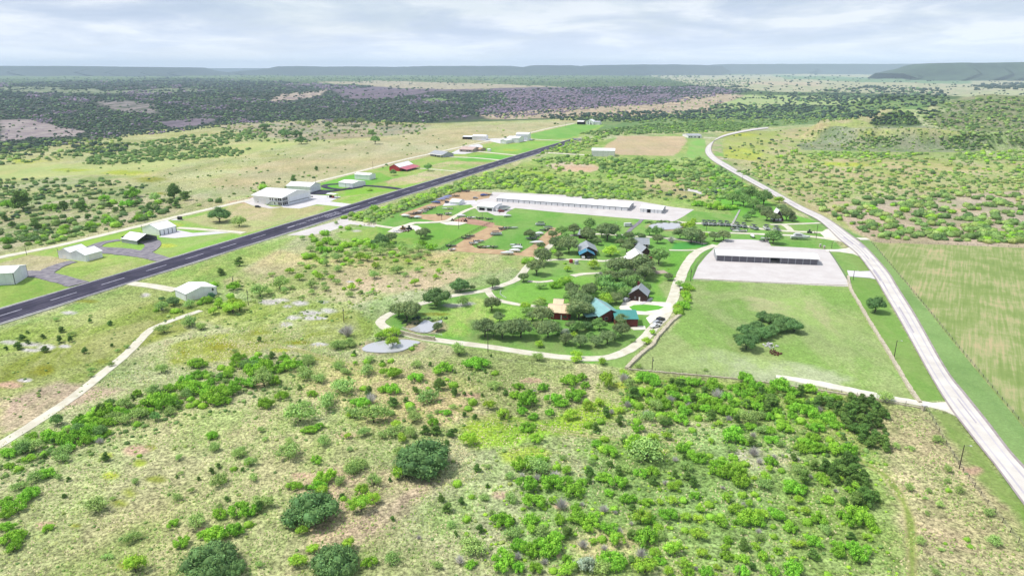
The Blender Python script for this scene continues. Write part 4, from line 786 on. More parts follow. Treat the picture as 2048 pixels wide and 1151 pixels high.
b = Bld('house', (1376, 276), (1403.5, 276), (1413, 271.6), 'low white ranch house near the bend of the county road', 'house')
b.walls(3.8, 1.8, 'x', W).roof(M['greylight'], .5)
for f in (.05, .2, .45): b.window('front', f, f + .11, .9, 2.7, 'black')
b.panel('front', .75, .86, .1, 2.8, M['dark'], 'door')
# boat storage
SG = 'boat storage buildings'
b = Bld('storage_building', (993.5, 403), (1256.4, 421.9), (1266.8, 412), 'very long white storage row with many pale doors above the boat lawn', 'storage building', SG)
b.walls(ht(993.5, 403, 396.2), 1.3, 'x', M['greylight']).roof(W, .5); b.doors('front', .004, .996, 23, b.h - .75, W, .14); b.put(MB().box(-.3, b.Lx + .3, -.2, -.08, b.h - .32, b.h - .08), 'gutter', M['steel'])
b = Bld('storage_building', (1280, 424.3), (1323.8, 427.5), (1333.2, 419.6), 'short white storage building with one dark open bay', 'storage building', SG)
b.walls(ht(1280, 424.3, 416.6), 1.3, 'x', M['greylight']).roof(W, .5)
for f0, f1 in ((.01, .14), (.16, .3), (.5, .64), (.66, .8), (.82, .98)): b.panel('front', f0, f1, .05, 3.8, W, 'roller_door')
b.panel('front', .33, .47, .05, 3.4, M['dark'], 'bay_shade')  # solid dark panel paints the shade of the bay
b = Bld('garage', (954, 420.3), (986.3, 423), (999, 414.5), 'white workshop with two dark open bays facing the lawn', 'garage')
b.walls(ht(954, 420.3, 411.8), 1.2, 'x', W, open=('front',)).roof(W, .4); h = b.h; Lx = b.Lx
b.put(MB().box(0, Lx * .13, .02, .25, 0, h - .02).box(Lx * .48, Lx * .62, .02, .25, 0, h - .02).box(Lx * .93, Lx, .02, .25, 0, h - .02).box(Lx * .13, Lx * .48, .03, .24, h - 1.2, h - .03).box(Lx * .62, Lx * .93, .03, .24, h - 1.2, h - .03), 'front_wall', W)
b.slab(.3, Lx - .3, 5, 5.2, 0, h - .3, M['dark'], 'shade_backing')  # dark sheet behind the bays stands in for their shade
b = Bld('workshop', (899.5, 409.2), (917.5, 410.6), (936.5, 406.4), 'plain white workshop among parked boats and machinery', 'workshop')
b.walls(ht(917.5, 410.6, 404.3), 1.5, 'x', W).roof(W, .4); b.panel('right', .2, .5, .1, 3.2, DR, 'roller_door'); b.panel('front', .1, .25, .1, 2.2, DR, 'door')
# grey storage building with an open breezeway
b = Bld('storage_building', (1432.4, 521.6), (1635.8, 530.2), 14, 'white-roofed storage building with grey doors and a dark breezeway', 'storage building', SG)
q = G(1428.5, 492, 6.0); n_ = Vector((-math.sin(b.rz), math.cos(b.rz))); b.Ly = (q - b.a).dot(n_); LxD, LyD = b.Lx, b.Ly
hD = ht(1432.4, 521.6, 509.2); x0, x1 = LxD * (1028 - 335) / 1300, LxD * (1160 - 335) / 1300; b.h, b.rise, b.ridge, b.mono = hD, 1.6, 'x', False
for xa, xb in ((0, x0), (x1, LxD)):
    m = MB(); t = .22
    m.box(xa, xb, 0, t, -.2, hD).box(xa, xb, LyD - t, LyD, -.2, hD)
    for xx in (xa, xb - t): m.prism([(xx, t, -.2), (xx, LyD - t, -.2), (xx, LyD - t, hD), (xx, LyD / 2, hD + 1.6 - .03), (xx, t, hD)], (0, 0, 0), (t, 0, 0))
    b.put(m, 'wall', M['greylight'])
b.roof(W, .5)
b.put(MB().box(-.4, LxD + .4, -.62, -.52, hD - .35, hD + .05), 'fascia', OW)
b.doors('front', .004, x0 / LxD - .004, 7, hD - .55, M['grey'], .1); b.doors('front', x1 / LxD + .002, .996, 5, hD - .55, M['grey'], .1)
b.slab(x0 + .05, x1 - .05, LyD * .55, LyD * .55 + .2, 0, hD - .1, M['dark'], 'shade_backing')  # dark slab across the passage stands in for its shade
# cottages
CG = 'lakeside cottages among the oaks'
b = Bld('cottage', (1160, 511), (1193, 511), 15, 'cottage with a blue-roofed open gable porch among dark oaks', 'cottage', CG)
b.walls(3.2, 2.8, 'y', M['brown']).roof(M['greyroof'], .8); b.window('right', .2, .3, 1, 2.2); b.window('right', .55, .65, 1, 2.2)
c = Bld('cottage', (1161, 517), (1187, 517), 6.5, root=b); c.walls(2.9, 2.2, 'y', M['brown'], open=('front', 'right', 'left')).roof(M['blue'], .9)
for f in (0, .48, .97): c.slab(c.Lx * f, c.Lx * f + .25, 0, .25, 0, 3.0 + (2.6 if f == .48 else 0), M['brown'], 'post')
b = Bld('cottage', (1157, 476.5), (1181, 478.5), 10, 'grey-roofed cottage half hidden by oaks nearest the boat lawn', 'cottage', CG); b.walls(3, 2.2, 'x', M['brown']).roof(M['greyroof'], .7); b.window('front', .3, .42, 1, 2.2)
b = Bld('cottage', (1267, 495.5), (1296.5, 496.5), 9, 'grey-roofed cottage with warm brown walls and a corner porch', 'cottage', CG); b.walls(3.1, 2.8, 'x', M['brick']).roof(M['greyroof'], .8); b.window('front', .25, .36, 1, 2.3); b.panel('front', .62, .95, .1, 2.6, M['dark'], 'porch_shade')  # flat dark panel paints the shade of the corner porch
for f in (.6, .78, .96): b.slab(b.Lx * f, b.Lx * f + .2, -.9, -.7, 0, 2.9, OW, 'post')
b = Bld('cottage', (1262, 525.5), (1291, 525.5), 13, 'cottage with a glaring white gable roof over a stone porch', 'cottage', CG); b.walls(3, 3, 'y', M['stone']).roof(OW, 1); b.panel('front', .35, .6, .1, 2.4, M['dark'], 'doorway_shade'); b.window('front', .12, .25, 1, 2.2); b.window('front', .7, .85, 1, 2.2)  # dark panel at the porch is painted shade, not an opening
c = Bld('cottage', (1281, 515), (1301, 514), 12, root=b); c.walls(3.4, 3.2, 'y', M['brown']).roof(M['greyroof'], .8)
c = Bld('cottage', (1247, 524.5), (1257, 526), 8, root=b); c.walls(2.8, .8, 'x', M['brick']).roof(OW, .5)
b = Bld('cottage', (1270, 549), (1311, 546), 13, 'brown shingled cottage with a tall brick chimney and paved terrace', 'cottage', CG); b.walls(3, 3.6, 'y', M['tan']).roof(M['brownroof'], 1); b.slab(b.Lx * .92, b.Lx * .92 + 1.3, b.Ly * .45, b.Ly * .45 + 1.3, 0, 8.2, M['brick'], 'chimney'); b.slab(b.Lx + .1, b.Lx + 7.5, -2, 4.5, 0, .14, M['tan'], 'terrace'); b.window('front', .2, .3, 1, 2.3); b.panel('front', .5, .6, .1, 2.3, M['dark'], 'door')
b = Bld('cottage', (1258, 600.3), (1293, 604), (1309.5, 595), 'dark brown cottage with a steel-grey roof beside the gravel horseshoe', 'cottage', CG); b.walls(3.6, 3.4, 'y', M['brown']).roof(M['greyroof'], .5); b.window('front', .3, .38, 1.2, 2.4); b.panel('front', .55, .63, .1, 2.4, OW, 'door'); b.slab(b.Lx * .3, b.Lx * .3 + 1.1, b.Ly * .9, b.Ly * .9 + 1.1, 3, 8, M['brick'], 'chimney'); b.window('right', .3, .42, 1.2, 2.4)
b = Bld('cottage', (1096, 637.2), (1119, 638.5), 12, 'red-walled cottage under a pale cream roof with brick chimney', 'cottage', CG); b.walls(3.6, 1.7, 'x', M['redwall']).roof(M['cream'], .6); b.window('front', .25, .45, 1.2, 2.4)
c = Bld('cottage', (1119.5, 639), (1136, 640), 13.5, root=b); c.walls(3.5, 1.7, 'x', M['redwall']).roof(M['cream'], .55, lift=.1); c.panel('front', .1, .25, .1, 2.5, M['pwhite'], 'door'); c.window('front', .4, .85, 1, 2.4, 'brown'); c.slab(c.Lx - .4, c.Lx + .9, 3.0, 4.4, 0, 6.4, M['redwall'], 'chimney')
c = Bld('cottage', (1107, 625), (1124, 626), 7.5, root=b); c.walls(3.7, 2.2, 'x', M['redwall']).roof(M['cream'], .5, lift=.14)
b = Bld('cottage', (1199, 645.5), (1240, 641), 17, 'teal-roofed brick cottage next to its long teal-roofed garage', 'cottage', CG); b.walls(3.6, 2.7, 'y', M['brick']).roof(M['palteal'], .8); b.window('front', .25, .4, 1.2, 2.6); b.panel('front', .6, .68, .1, 2.4, M['dark'], 'door')
b.slab(-6, -.1, 2, 11, 2.8, 3.0, M['palteal'], 'porch_roof')
for y in (2.2, 6.4, 10.6): b.slab(-5.9, -5.7, y, y + .2, 0, 2.8, M['brown'], 'post')
b = Bld('garage', (1230, 653), (1275, 653.5), 9.5, 'long low brick garage under a bright teal roof', 'garage'); b.walls(3.9, .9, 'x', M['brick'], mono=True).roof(M['teal'], .4); b.panel('right', .2, .75, .1, 2.6, OW, 'roller_door'); b.window('front', .3, .38, 1.4, 2.4)
b = Bld('cottage', (1546, 441.5), (1566.5, 442), 9.5, 'A-frame cottage with white roof under dark oaks near the road', 'cottage', CG); b.walls(1.6, 7, 'y', M['brown']).roof(W, .5); b.panel('front', .2, .45, .3, 2.2, M['pwhite'], 'window'); b.panel('front', .55, .8, .3, 2.2, M['pwhite'], 'window'); b.slab(.5, b.Lx - .5, -3, -.1, 0, .35, M['wood'], 'deck')
b = Bld('fuel_shed', (654, 395.2), (669, 396.6), 5, 'small open fuel shed with flat white roof on the apron', 'shed'); 
b.h, b.rise, b.ridge, b.mono = 3.6, .25, 'x', False; b.roof(W, .6)
for x in (.1, b.Lx - .3):
    for y in (.1, b.Ly - .3): b.slab(x, x + .2, y, y + .2, 0, 3.6, M['steel'], 'post')
b.slab(b.Lx * .55, b.Lx * .75, 1, 2.4, 0, 1.9, M['pred'], 'fuel_pump'); b.slab(b.Lx * .2, b.Lx * .45, 1, 3, 0, 2.2, M['dark'], 'tank')
b = Bld('pump_house', (355, 439.8), (360.5, 440), 3, 'little dark pump house on a white slab by the gravel road', 'shed'); b.walls(2.2, .4, 'x', M['black']).roof(M['black'], .2); b.slab(-5, b.Lx + .5, -1.5, b.Ly + 1, 0, .12, M['concrete'], 'slab')
# ------------------------------------------------------------------ poles, fences, walls
def pole(px, py, top, label, kind='u', w=.17, group='utility poles'):
    p = G(px, py); h = max(4, ht(px, py, top)); r = empty('light_pole' if kind == 'l' else 'utility_pole', (p.x, p.y, 0), random.uniform(-.5, .9), label, 'pole', group)
    MB().tube((0, 0, -.3), (0, 0, h), w, w * .65).build('pole', M['wood'], r)
    if kind == 'u': MB().box(-1.1, 1.1, -.07, .07, h - .9, h - .72).build('crossarm', M['wood'], r); m = MB(); [m.tube((x, 0, h - .72), (x, 0, h - .45), .05) for x in (-1, -.5, .5, 1)]; m.build('insulator', M['pwhite'], r)
    elif kind == 't': MB().tube((.2, 0, h - 2), (.2, 0, h - 1.1), .22, n=8).build('transformer', M['steel'], r)
    else: MB().tube((0, 0, h - .3), (1.6, 0, h), .05).build('arm', M['steel'], r); MB().box(1.4, 2.0, -.16, .16, h - .12, h + .02).build('lamp_head', M['pwhite'], r)
for a in [(1918, 937, 889, 'tall dark pole on the mown verge beside the lower county road', 'l'), (688, 645, 614, 'bare dark pole just above the grey dead-limbed shrub', 't'), (497, 610, 578, 'dark pole right of the low-roofed white hangar and its bushes', 't'),
          (976, 703, 656, 'dark pole on the outer edge of the ring road below the oaks', 'u'), (1304, 741, 713, 'dark pole at the bottom corner of the mown pasture', 't'), (1788, 715, 680, 'leaning pole beside the stone wall by the lone round oak', 'l'),
          (53.5, 510, 490, 'pole at the gravel road left of the twin-gabled hangar', 'u'), (118, 515, 496, 'pole touching the left corner of the twin-gabled hangar', 't'), (466.5, 571, 552, 'thin pole behind the bushes right of the low white hangar', 't'),
          (295.5, 443, 426, 'pole on the gravel road behind the large four-door hangar', 'u'), (284, 460, 453, 'short pole at the back corner of the four-door hangar', 't'), (631, 366.5, 352, 'pole on the gravel road behind the hidden gabled hangar', 't'), (746, 338, 323, 'pole by the gravel road between white hangar and red barn', 't'),
          (9, 412, 400, 'pole far left on the scrubby slope above the road', 't'), (917.5, 457.5, 434, 'yard light pole on the lawn below the rusty machinery', 'l'), (964.5, 440.5, 424, 'yard light pole in front of the two-bay workshop', 'l'), (998.5, 427, 412, 'pole beside the shrink-wrapped yacht', 't'), (883.5, 440, 429, 'thin pole among trailers on the sandy yard', 't'),
          (1230, 461, 445, 'pole with pale lamp between boat lawn and cottages', 'l'), (1632, 477.5, 449, 'tall pole between the two gravel lanes right of the cruiser', 't'), (1663, 497, 484, 'pale pole with white lamp by the storage gate', 'l'), (1381, 562, 537, 'pole at the left edge of the storage yard', 't'), (1412, 464, 452, 'short pole below the row of pontoon boats', 't'),
          (1404, 492, 480, 'short pole where the ring road meets the storage yard', 'l'), (1131, 254, 243, 'farthest pole beside the gravel road end', 't'), (1706, 560, 540, 'slim pole at the lower corner of the storage yard', 'l'), (1484, 366, 352, 'pole in the mown verge above the A-frame cottage', 't')]:
    pole(*a)
def wall_line(name, pts, w, h, mat, label, cat='wall', k=4, rag=.2, cap=None):
    line = smooth_line([G(*p) for p in pts], k); m = MB(); n = len(line)
    dense = []
    for a, b2 in zip(line, line[1:]):
        s = max(1, int((b2 - a).length / 1.5)); dense += [a.lerp(b2, i / s) for i in range(s)]
    dense.append(line[-1])
    rings = []
    for i, p in enumerate(dense):
        d = (dense[min(len(dense) - 1, i + 1)] - dense[max(0, i - 1)]).normalized(); s = Vector((-d.y, d.x)); ww = w / 2 * random.uniform(1 - rag, 1 + rag); hh = h * random.uniform(1 - rag, 1 + rag)
        rings.append([(*(p + s * ww * 1.2), -.2), (*(p + s * ww), hh), (*(p - s * ww), hh * random.uniform(.9, 1.05)), (*(p - s * ww * 1.2), -.2)])
    m.loft(rings); return tag(m.build(name, mat), label, cat)
wall_line('stone_wall', [(1696, 553), (1701, 578), (1716, 604), (1738, 642), (1768, 690), (1798, 741), (1820, 778), (1840, 806)], 1.3, .9, M['stone'], 'rubble stone wall along the right side of the mown pasture')
wall_line('stone_wall', [(1364, 628), (1346, 641), (1328, 660), (1312, 678), (1306, 690), (1290, 702), (1270, 720), (1253, 738)], 1.6, .9, M['stone'], 'pale rubble wall between the ring road and the mown pasture')
wall_line('stone_wall', [(1256, 739), (1284, 741.5), (1370, 749), (1460, 757), (1557, 769), (1655, 784), (1720, 793), (1790, 807), (1845, 817)], .5, .6, M['stone'], 'low stone footing along the bottom of the mown pasture')
wall_line('stone_wall', [(800, 667), (815, 671), (845, 678), (870, 681)], .6, 2.0, M['stone'], 'stone retaining wall above the larger pond')
wall_line('stone_wall', [(1694, 571), (1620, 568), (1540, 565), (1460, 561), (1385, 557)], .5, .35, M['stone'], 'thin stone kerb below the white storage yard')
def fence(pts, h, gap, label, rails=3, mat='wood', rail_mat='steel', w=.12, rw=.035, name='fence', dense=False):
    line = smooth_line([G(*p) for p in pts], 3); tot = [0]
    for a, b2 in zip(line, line[1:]): tot.append(tot[-1] + (b2 - a).length)
    n = min(100, max(2, int(tot[-1] / gap))); P = []
    for i in range(n + 1):
        t = tot[-1] * i / n; j = min(len(line) - 2, max(0, int(np.searchsorted(tot, t)) - 1)); P.append(line[j].lerp(line[j + 1], (t - tot[j]) / max(1e-6, tot[j + 1] - tot[j])))
    root = empty(name, (P[0].x, P[0].y, 0), 0, label, 'fence'); m = MB()
    for p in P: q = p - P[0]; m.box(q.x - w / 2, q.x + w / 2, q.y - w / 2, q.y + w / 2, -.2, h + .05)
    m.build('post', M[mat], root); m = MB()
    for a, b2 in zip(P, P[1:]):
        a, b2 = a - P[0], b2 - P[0]
        if dense: 
            d = (b2 - a).normalized(); s_ = Vector((-d.y, d.x)) * .04
            m.prism([(a.x, a.y, .05), (b2.x, b2.y, .05), (b2.x, b2.y, h), (a.x, a.y, h)], (0, 0, 0), (s_.x, s_.y, 0))
        else:
            for k in range(rails): z = h * (k + 1) / rails; m.tube((a.x, a.y, z), (b2.x, b2.y, z), rw, n=4)
    m.build('board' if dense else 'rail', M[rail_mat], root)
fence([(878, 502), (905, 486), (940, 467), (975, 449), (985, 446)], 1.5, 4, 'dark rail fence along the dirt yard below the workshop', 4, 'wood', 'wood', .14, .05, name='rail_fence')
fence([(782, 430), (830, 413), (870, 398), (905, 385), (925, 380)], 1.8, 5, 'dark rail fence between the bright thicket and the sandy boat yard', 4, 'wood', 'wood', .14, .06, name='rail_fence')
fence([(804, 658), (830, 663), (862, 668), (884, 672)], 1.1, 3, 'white pipe rail on the inner side of the pond causeway', 2, 'pwhite', 'pwhite', .14, .06, 'rail_fence')
fence([(806, 668), (840, 675), (872, 681)], 1.0, 3, 'grey pipe rail above the stone retaining wall', 2, 'steel', 'steel', .12, .05, 'rail_fence')
fence([(1002, 583), (1000, 590), (1012, 598)], 1.1, 2, 'short white pipe rail where the inner drive forks', 2, 'pwhite', 'pwhite', .14, .06, 'rail_fence')
fence([(1284, 740), (1460, 755), (1557, 767), (1655, 781), (1740, 795), (1845, 814)], 1.3, 5, 'long wire fence above the dense thicket', 3, 'wood', 'steel', .1, .02, 'wire_fence')
fence([(1853, 818), (1925, 941), (2048, 1098), (2120, 1200)], 1.4, 4, 'wire fence dividing dry range from the mown road verge', 3, 'wood', 'steel', .12, .02, 'wire_fence')
fence([(1743, 485), (1795, 546), (1850, 612), (1905, 680), (2048, 852)], 1.2, 5, 'wire fence along the near edge of the hay field', 3, 'wood', 'steel', .12, .02, 'wire_fence')
fence([(1743, 484.5), (1900, 489), (2048, 495), (2200, 500)], 1.2, 6, 'wire fence between hay field and the scrub behind it', 3, 'wood', 'steel', .12, .02, 'wire_fence')
fence([(1658, 503), (1672, 524), (1688, 548), (1700, 572)], 1.2, 3, 'pipe fence down the right edge of the white storage yard', 2, 'steel', 'steel', .12, .05, 'pipe_fence')
fence([(1386, 556), (1392, 533), (1410, 511), (1428, 496)], 1.2, 3, 'pipe fence up the left edge of the white storage yard', 2, 'wood', 'steel', .12, .04, 'pipe_fence')
fence([(0, 508), (125, 485), (250, 455.5), (375, 424.5), (500, 397)], 1.2, 8, 'wire fence on the scrub side of the long gravel road', 3, 'wood', 'steel', .12, .02, 'wire_fence')
fence([(1186, 743), (1120, 736), (1010, 722), (900, 706), (850, 699)], 1.1, 5, 'wire fence along the range side of the ring road', 3, 'wood', 'steel', .1, .02, 'wire_fence')
for i, (px, py, lab) in enumerate([(1640, 494, 'square stone gate pier left of the storage entrance'), (1648, 497, 'square stone gate pier right of the storage entrance'), (1846, 820, 'stone pier where wall and wire fence meet by the bottom drive')]):
    p = G(px, py); r = empty('gate_pier', (p.x, p.y, 0), .2, lab, 'gate pier', 'stone gate piers'); MB().box(-.5, .5, -.5, .5, -.2, 1.9).build('shaft', M['stone'], r); MB().box(-.62, .62, -.62, .62, 1.9, 2.1).build('cap', M['concrete'], r)
# ------------------------------------------------------------------ vehicles and boats
def car(px, py, deg, body, label, kind='suv', group='parked cars'):
    p = G(px, py); L, Wd, hh = {'suv': (4.8, 1.9, 1.75), 'pickup': (5.7, 1.95, 1.8), 'van': (6.6, 2.2, 2.8), 'cart': (2.6, 1.3, 1.8)}[kind]
    r = empty({'suv': 'parked_car', 'pickup': 'pickup_truck', 'van': 'box_van', 'cart': 'golf_cart'}[kind], (p.x, p.y, .1), R(deg), label, {'suv': 'car', 'pickup': 'pickup', 'van': 'van', 'cart': 'cart'}[kind], group)
    x = L / 2; prof = {'suv': [(-x, .4), (x, .4), (x, .95), (x * .45, 1.1), (x * .15, hh), (-x * .85, hh), (-x, 1.1)], 'pickup': [(-x, .45), (x, .45), (x, 1.05), (x * .45, 1.15), (x * .2, hh), (-x * .25, hh), (-x * .3, 1.1), (-x, 1.1)], 'van': [(-x, .4), (x, .4), (x, 1.3), (x * .75, 2.0), (x * .65, hh), (-x, hh)], 'cart': [(-x, .3), (x, .3), (x, .8), (x * .3, .8), (0, .5), (-x * .2, .8), (-x, .8)]}[kind]
    MB().prism([(a, -Wd / 2, z) for a, z in prof], (0, 0, 0), (0, Wd, 0)).build('body', M[body], r)
    if kind != 'cart': wx0, wx1, z0, z1 = {'suv': (-x * .8, x * .22, 1.12, hh - .14), 'pickup': (-x * .22, x * .24, 1.15, hh - .12), 'van': (x * .35, x * .68, 1.5, 2.3)}[kind]; MB().box(wx0, wx1, -Wd / 2 - .02, Wd / 2 + .02, z0, z1).build('side_window', M['glass'], r); MB().prism([(x * .47, -Wd / 2 + .12, 1.14), (x * .2, -Wd / 2 + .12, hh - .08), (x * .24, -Wd / 2 + .12, hh - .04), (x * .52, -Wd / 2 + .12, 1.15)], (0, 0, 0), (0, Wd - .24, 0)).build('windscreen', M['glass'], r)
    else: MB().box(-x * .7, x * .5, -Wd / 2, Wd / 2, 1.72, 1.8).build('roof', M['pwhite'], r); [MB().box(a, a + .06, b_, b_ + .06, .6, 1.72).build('post', M['black'], r) for a in (-x * .6, x * .4) for b_ in (-Wd / 2, Wd / 2 - .06)]
    for a in (-x * .62, x * .62):
        for s in (-1, 1): MB().tube((a, s * (Wd / 2 - .22), .36), (a, s * (Wd / 2 + .02), .36), .36, n=12).build('wheel', M['rubber'], r)
    return r
car(1310, 654, 35, 'pwhite', 'white pickup nearest the ring road in the cluster of three', 'pickup'); car(1315, 647.5, 35, 'psilver', 'silver car between the white pickup and the dark one'); car(1321, 641, 40, 'pdark', 'dark car farthest up the ring road in the cluster of three')
car(1253, 602, 48, 'psilver', 'silver car parked at the dark brown cottage'); car(1256.5, 453, 10, 'pwhite', 'white box van on the grey path by the small square pond', 'van'); car(1128, 476, 60, 'pwhite', 'white pickup on the lane beside the boat lawn', 'pickup')
car(516, 415, -8, 'pdark', 'dark car below the largest glazed hangar'); car(623, 394, 10, 'pdark', 'dark cart at the door end of the largest glazed hangar', 'cart'); car(951, 397.5, 0, 'psilver', 'pale car on the white apron left of the long storage row'); car(1362, 581, 80, 'pdark', 'small dark cart on the ring road by roadside mesquites', 'cart')
car(1166, 516.5, 90, 'pwhite', 'white car nosed under the blue porch roof'); car(1398, 275, 0, 'pdark', 'dark car at the low white ranch house'); car(894, 405.5, 60, 'pdark', 'dark car at the left end of the plain white workshop'); car(1003, 424, 20, 'pred', 'red car in front of the shrink-wrapped yacht'); car(1176, 516.8, 92, 'pdark', 'dark car under the right half of the blue porch')
def hull(m, L, Wd, h, z0=0, bow=.35):
    rings = []
    for f, wf, zf in ((-.5, .86, 0), (-.2, 1, 0), (.12, .97, .04), (.32, .72, .12), (.44, .36, .24), (.5, .05, .38)):
        x, w = f * L, Wd / 2 * wf; rings.append([(x, 0, z0 + zf * h), (x, w * .8, z0 + h * (.35 + zf * .6)), (x, w, z0 + h * (1 + zf * bow)), (x, w * .9, z0 + h * (1.06 + zf * bow)), (x, -w * .9, z0 + h * (1.06 + zf * bow)), (x, -w, z0 + h * (1 + zf * bow)), (x, -w * .8, z0 + h * (.35 + zf * .6))])
    return m.loft(rings)
def trailer(x, y, rz, L, label):
    r = empty('boat_trailer', (x, y, .02), rz, label, 'trailer', 'boat trailers'); m = MB()
    m.box(-L * .45, L * .3, -.85, -.73, .45, .57).box(-L * .45, L * .3, .73, .85, .45, .57).box(-L * .42, -L * .38, -.85, .85, .46, .56).box(0, .12, -.85, .85, .46, .56).box(L * .28, L * .62, -.06, .06, .45, .57); m.build('frame', M['steel'], r)
    for s in (-1, 1): MB().tube((-L * .15, s * .95, .34), (-L * .15, s * 1.17, .34), .34, n=10).build('wheel', M['rubber'], r)
def boat(px, py, deg, kind, L, label, mat='pwhite', tr=True, top='charcoal'):
    p = G(px, py); rz = R(deg); z = .62 if tr else .12
    nm = {'p': 'pontoon_boat', 's': 'speedboat', 'c': 'covered_boat', 'k': 'cabin_cruiser', 'b': 'bass_boat'}[kind]; r = empty(nm, (p.x, p.y, z), rz, label, 'boat', 'boats in the storage yard')
    if tr: trailer(p.x, p.y, rz, L, 'steel trailer carrying the ' + ' '.join(label.split()[:9]))
    if kind == 'p':
        m = MB(); [m.loft([[(x, s * .95 + math.cos(t) * rr2, .32 + math.sin(t) * rr2) for t in np.linspace(0, 2 * math.pi, 9)[:-1]] for x, rr2 in ((-L / 2, .24), (-L * .48, .3), (L * .4, .3), (L * .5, .08))]) for s in (-1, 1)]; m.build('pontoon', M['psilver'], r)
        MB().box(-L / 2, L * .46, -1.25, 1.25, .64, .74).build('deck', M[mat], r)
        m = MB(); m.box(-L * .46, L * .42, -1.24, -1.19, .74, 1.4).box(-L * .46, L * .42, 1.19, 1.24, .74, 1.4).box(L * .38, L * .42, -1.19, 1.19, .74, 1.4); m.build('fence_panel', M[mat], r)
        MB().box(-L * .3, -L * .05, -1.1, -.5, .74, 1.15).box(L * .1, L * .34, -1.1, -.5, .74, 1.15).box(-L * .3, -L * .05, .5, 1.1, .74, 1.15).build('seat', M['tan'], r)
        if top: MB().loft([[(x, -1.25, zz1), (x, 0, zz1 + .22), (x, 1.25, zz1), (x, 1.2, zz1 - .08), (x, 0, zz1 + .12), (x, -1.2, zz1 - .08)] for x, zz1 in ((-L * .4, 2.35), (-L * .1, 2.5), (L * .22, 2.4))]).build('canopy', M[top], r); m = MB(); [m.tube((x, s * 1.2, 1.3), (x * .8, s * 1.2, 2.35), .03, n=4) for x in (-L * .3, L * .15) for s in (-1, 1)]; m.build('canopy_frame', M['steel'], r)
        MB().box(-L * .5 - .5, -L * .5, -.22, .22, .3, 1.15).build('outboard_motor', M['black'], r)
    elif kind == 's' or kind == 'b':
        h = .95 if kind == 's' else .7; hull(MB(), L, 2.3, h).build('hull', M[mat], r); MB().prism([(-L * .42, -.8, h * 1.08), (L * .05, -.8, h * 1.08), (L * .05, .8, h * 1.08), (-L * .42, .8, h * 1.08)], (0, 0, 0), (0, 0, .03)).build('cockpit', M['dark'], r)
        if kind == 's': MB().prism([(L * .02, -.85, h * 1.05), (L * .1, -.85, h * 1.05), (-L * .02, -.85, h * 1.05 + .5), (-L * .04, -.85, h * 1.05 + .5)], (0, 0, 0), (0, 1.7, 0)).build('windscreen', M['glass'], r)
        MB().box(-L * .3, -L * .18, -.7, .7, h * 1.08, h * 1.08 + .35).build('seat', M['tan'], r); MB().box(-L * .5 - .45, -L * .5, -.2, .2, .3, 1.5).build('outboard_motor', M['black'], r)
        MB().box(-L * .49, L * .1, -1.17, 1.17, h * .68, h * .82).build('stripe', M['pdark' if mat != 'pdark' else 'psilver'], r) if kind == 's' else None
    elif kind == 'c':
        hull(MB(), L, 2.4, .9).build('hull', M['pwhite' if mat != 'pblue' else 'pblue'], r)
        MB().loft([[(f * L, -w, .98), (f * L, -w * .5, .98 + z2 * .7), (f * L, 0, .98 + z2), (f * L, w * .5, .98 + z2 * .7), (f * L, w, .98)] for f, w, z2 in ((-.5, 1.0, .25), (-.3, 1.2, .9), (0, 1.22, 1.0), (.25, 1.0, .5), (.46, .35, .12))]).build('cover', M[mat], r)
    else:
        hull(MB(), L, 3.6, 1.9, 0, .5).build('hull', M['pwhite'], r); MB().box(-L * .44, L * .1, -1.84, 1.84, 1.15, 1.35).build('stripe', M['pdark'], r)
        MB().loft([[(f * L, -w, 1.95), (f * L, -w * .8, 1.95 + z2), (f * L, w * .8, 1.95 + z2), (f * L, w, 1.95)] for f, w, z2 in ((-.36, 1.5, 1.2), (-.1, 1.5, 1.7), (.06, 1.4, 1.5), (.3, 1.0, .35))]).build('cabin', M['pwhite'], r)
        for s in (-1, 1): MB().prism([(-L * .3, s * 1.42, 2.35), (L * .06, s * 1.42, 2.35), (L * .02, s * 1.34, 3.1), (-L * .26, s * 1.34, 3.1)], (0, 0, 0), (0, s * .08, 0)).build('cabin_window', M['glass'], r)
        MB().box(-L * .3, -L * .02, -1.2, 1.2, 3.65, 3.8).build('flybridge', M['pwhite'], r); m = MB(); [m.tube((x * L, s, 3.0), (x * L, s, 3.7), .05, n=4) for x in (-.28, -.05) for s in (-1, 1)]; m.build('flybridge_post', M['steel'], r)
    return r
SL = ['first', 'second', 'third', 'fourth', 'fifth', 'sixth', 'seventh', 'eighth', 'ninth', 'tenth', 'eleventh']
row = [(1408, 449.8), (1418, 450), (1427.5, 450.5), (1441, 451), (1453, 451.5), (1464.5, 453), (1474, 454), (1487.5, 455), (1508, 458.5), (1532.5, 459), (1553, 461.5)]
for i, (px, py) in enumerate(row):
    r_ = boat(px, py, 268 + random.uniform(-5, 5) + (25 if i == 8 else 0), 'p', 7.0, f'{"bare-decked" if i == 5 else "dark-canopied"} pontoon boat, {SL[i]} from the left in the lane row', 'pwhite' if i in (1, 5, 9) else 'psilver', top=None if i == 5 else 'charcoal'); r_.scale = (1.15, 1.25, 1.15)
boat(1479, 464.5, 178, 's', 10.5, 'long white speedboat with dark stripe below the pontoon row'); boat(1470, 460.5, 2, 's', 7, 'white speedboat just above the longest speedboat', 'psilver')
boat(1505, 475, 268, 'c', 5.5, 'small pale covered boat end-on by the gravel lane'); boat(1530, 479.5, 170, 's', 6, 'white open boat left of the tree at the storage yard'); boat(1527, 483.5, 178, 'b', 6, 'flat dark boat at the yard edge under the tree', 'pdark'); boat(1541, 477.5, 200, 'c', 6, 'white covered boat behind the tree by the yard')
boat(1600, 478.5, -8, 'k', 13, 'big white cabin cruiser on the lawn above the grey storage', tr=True)
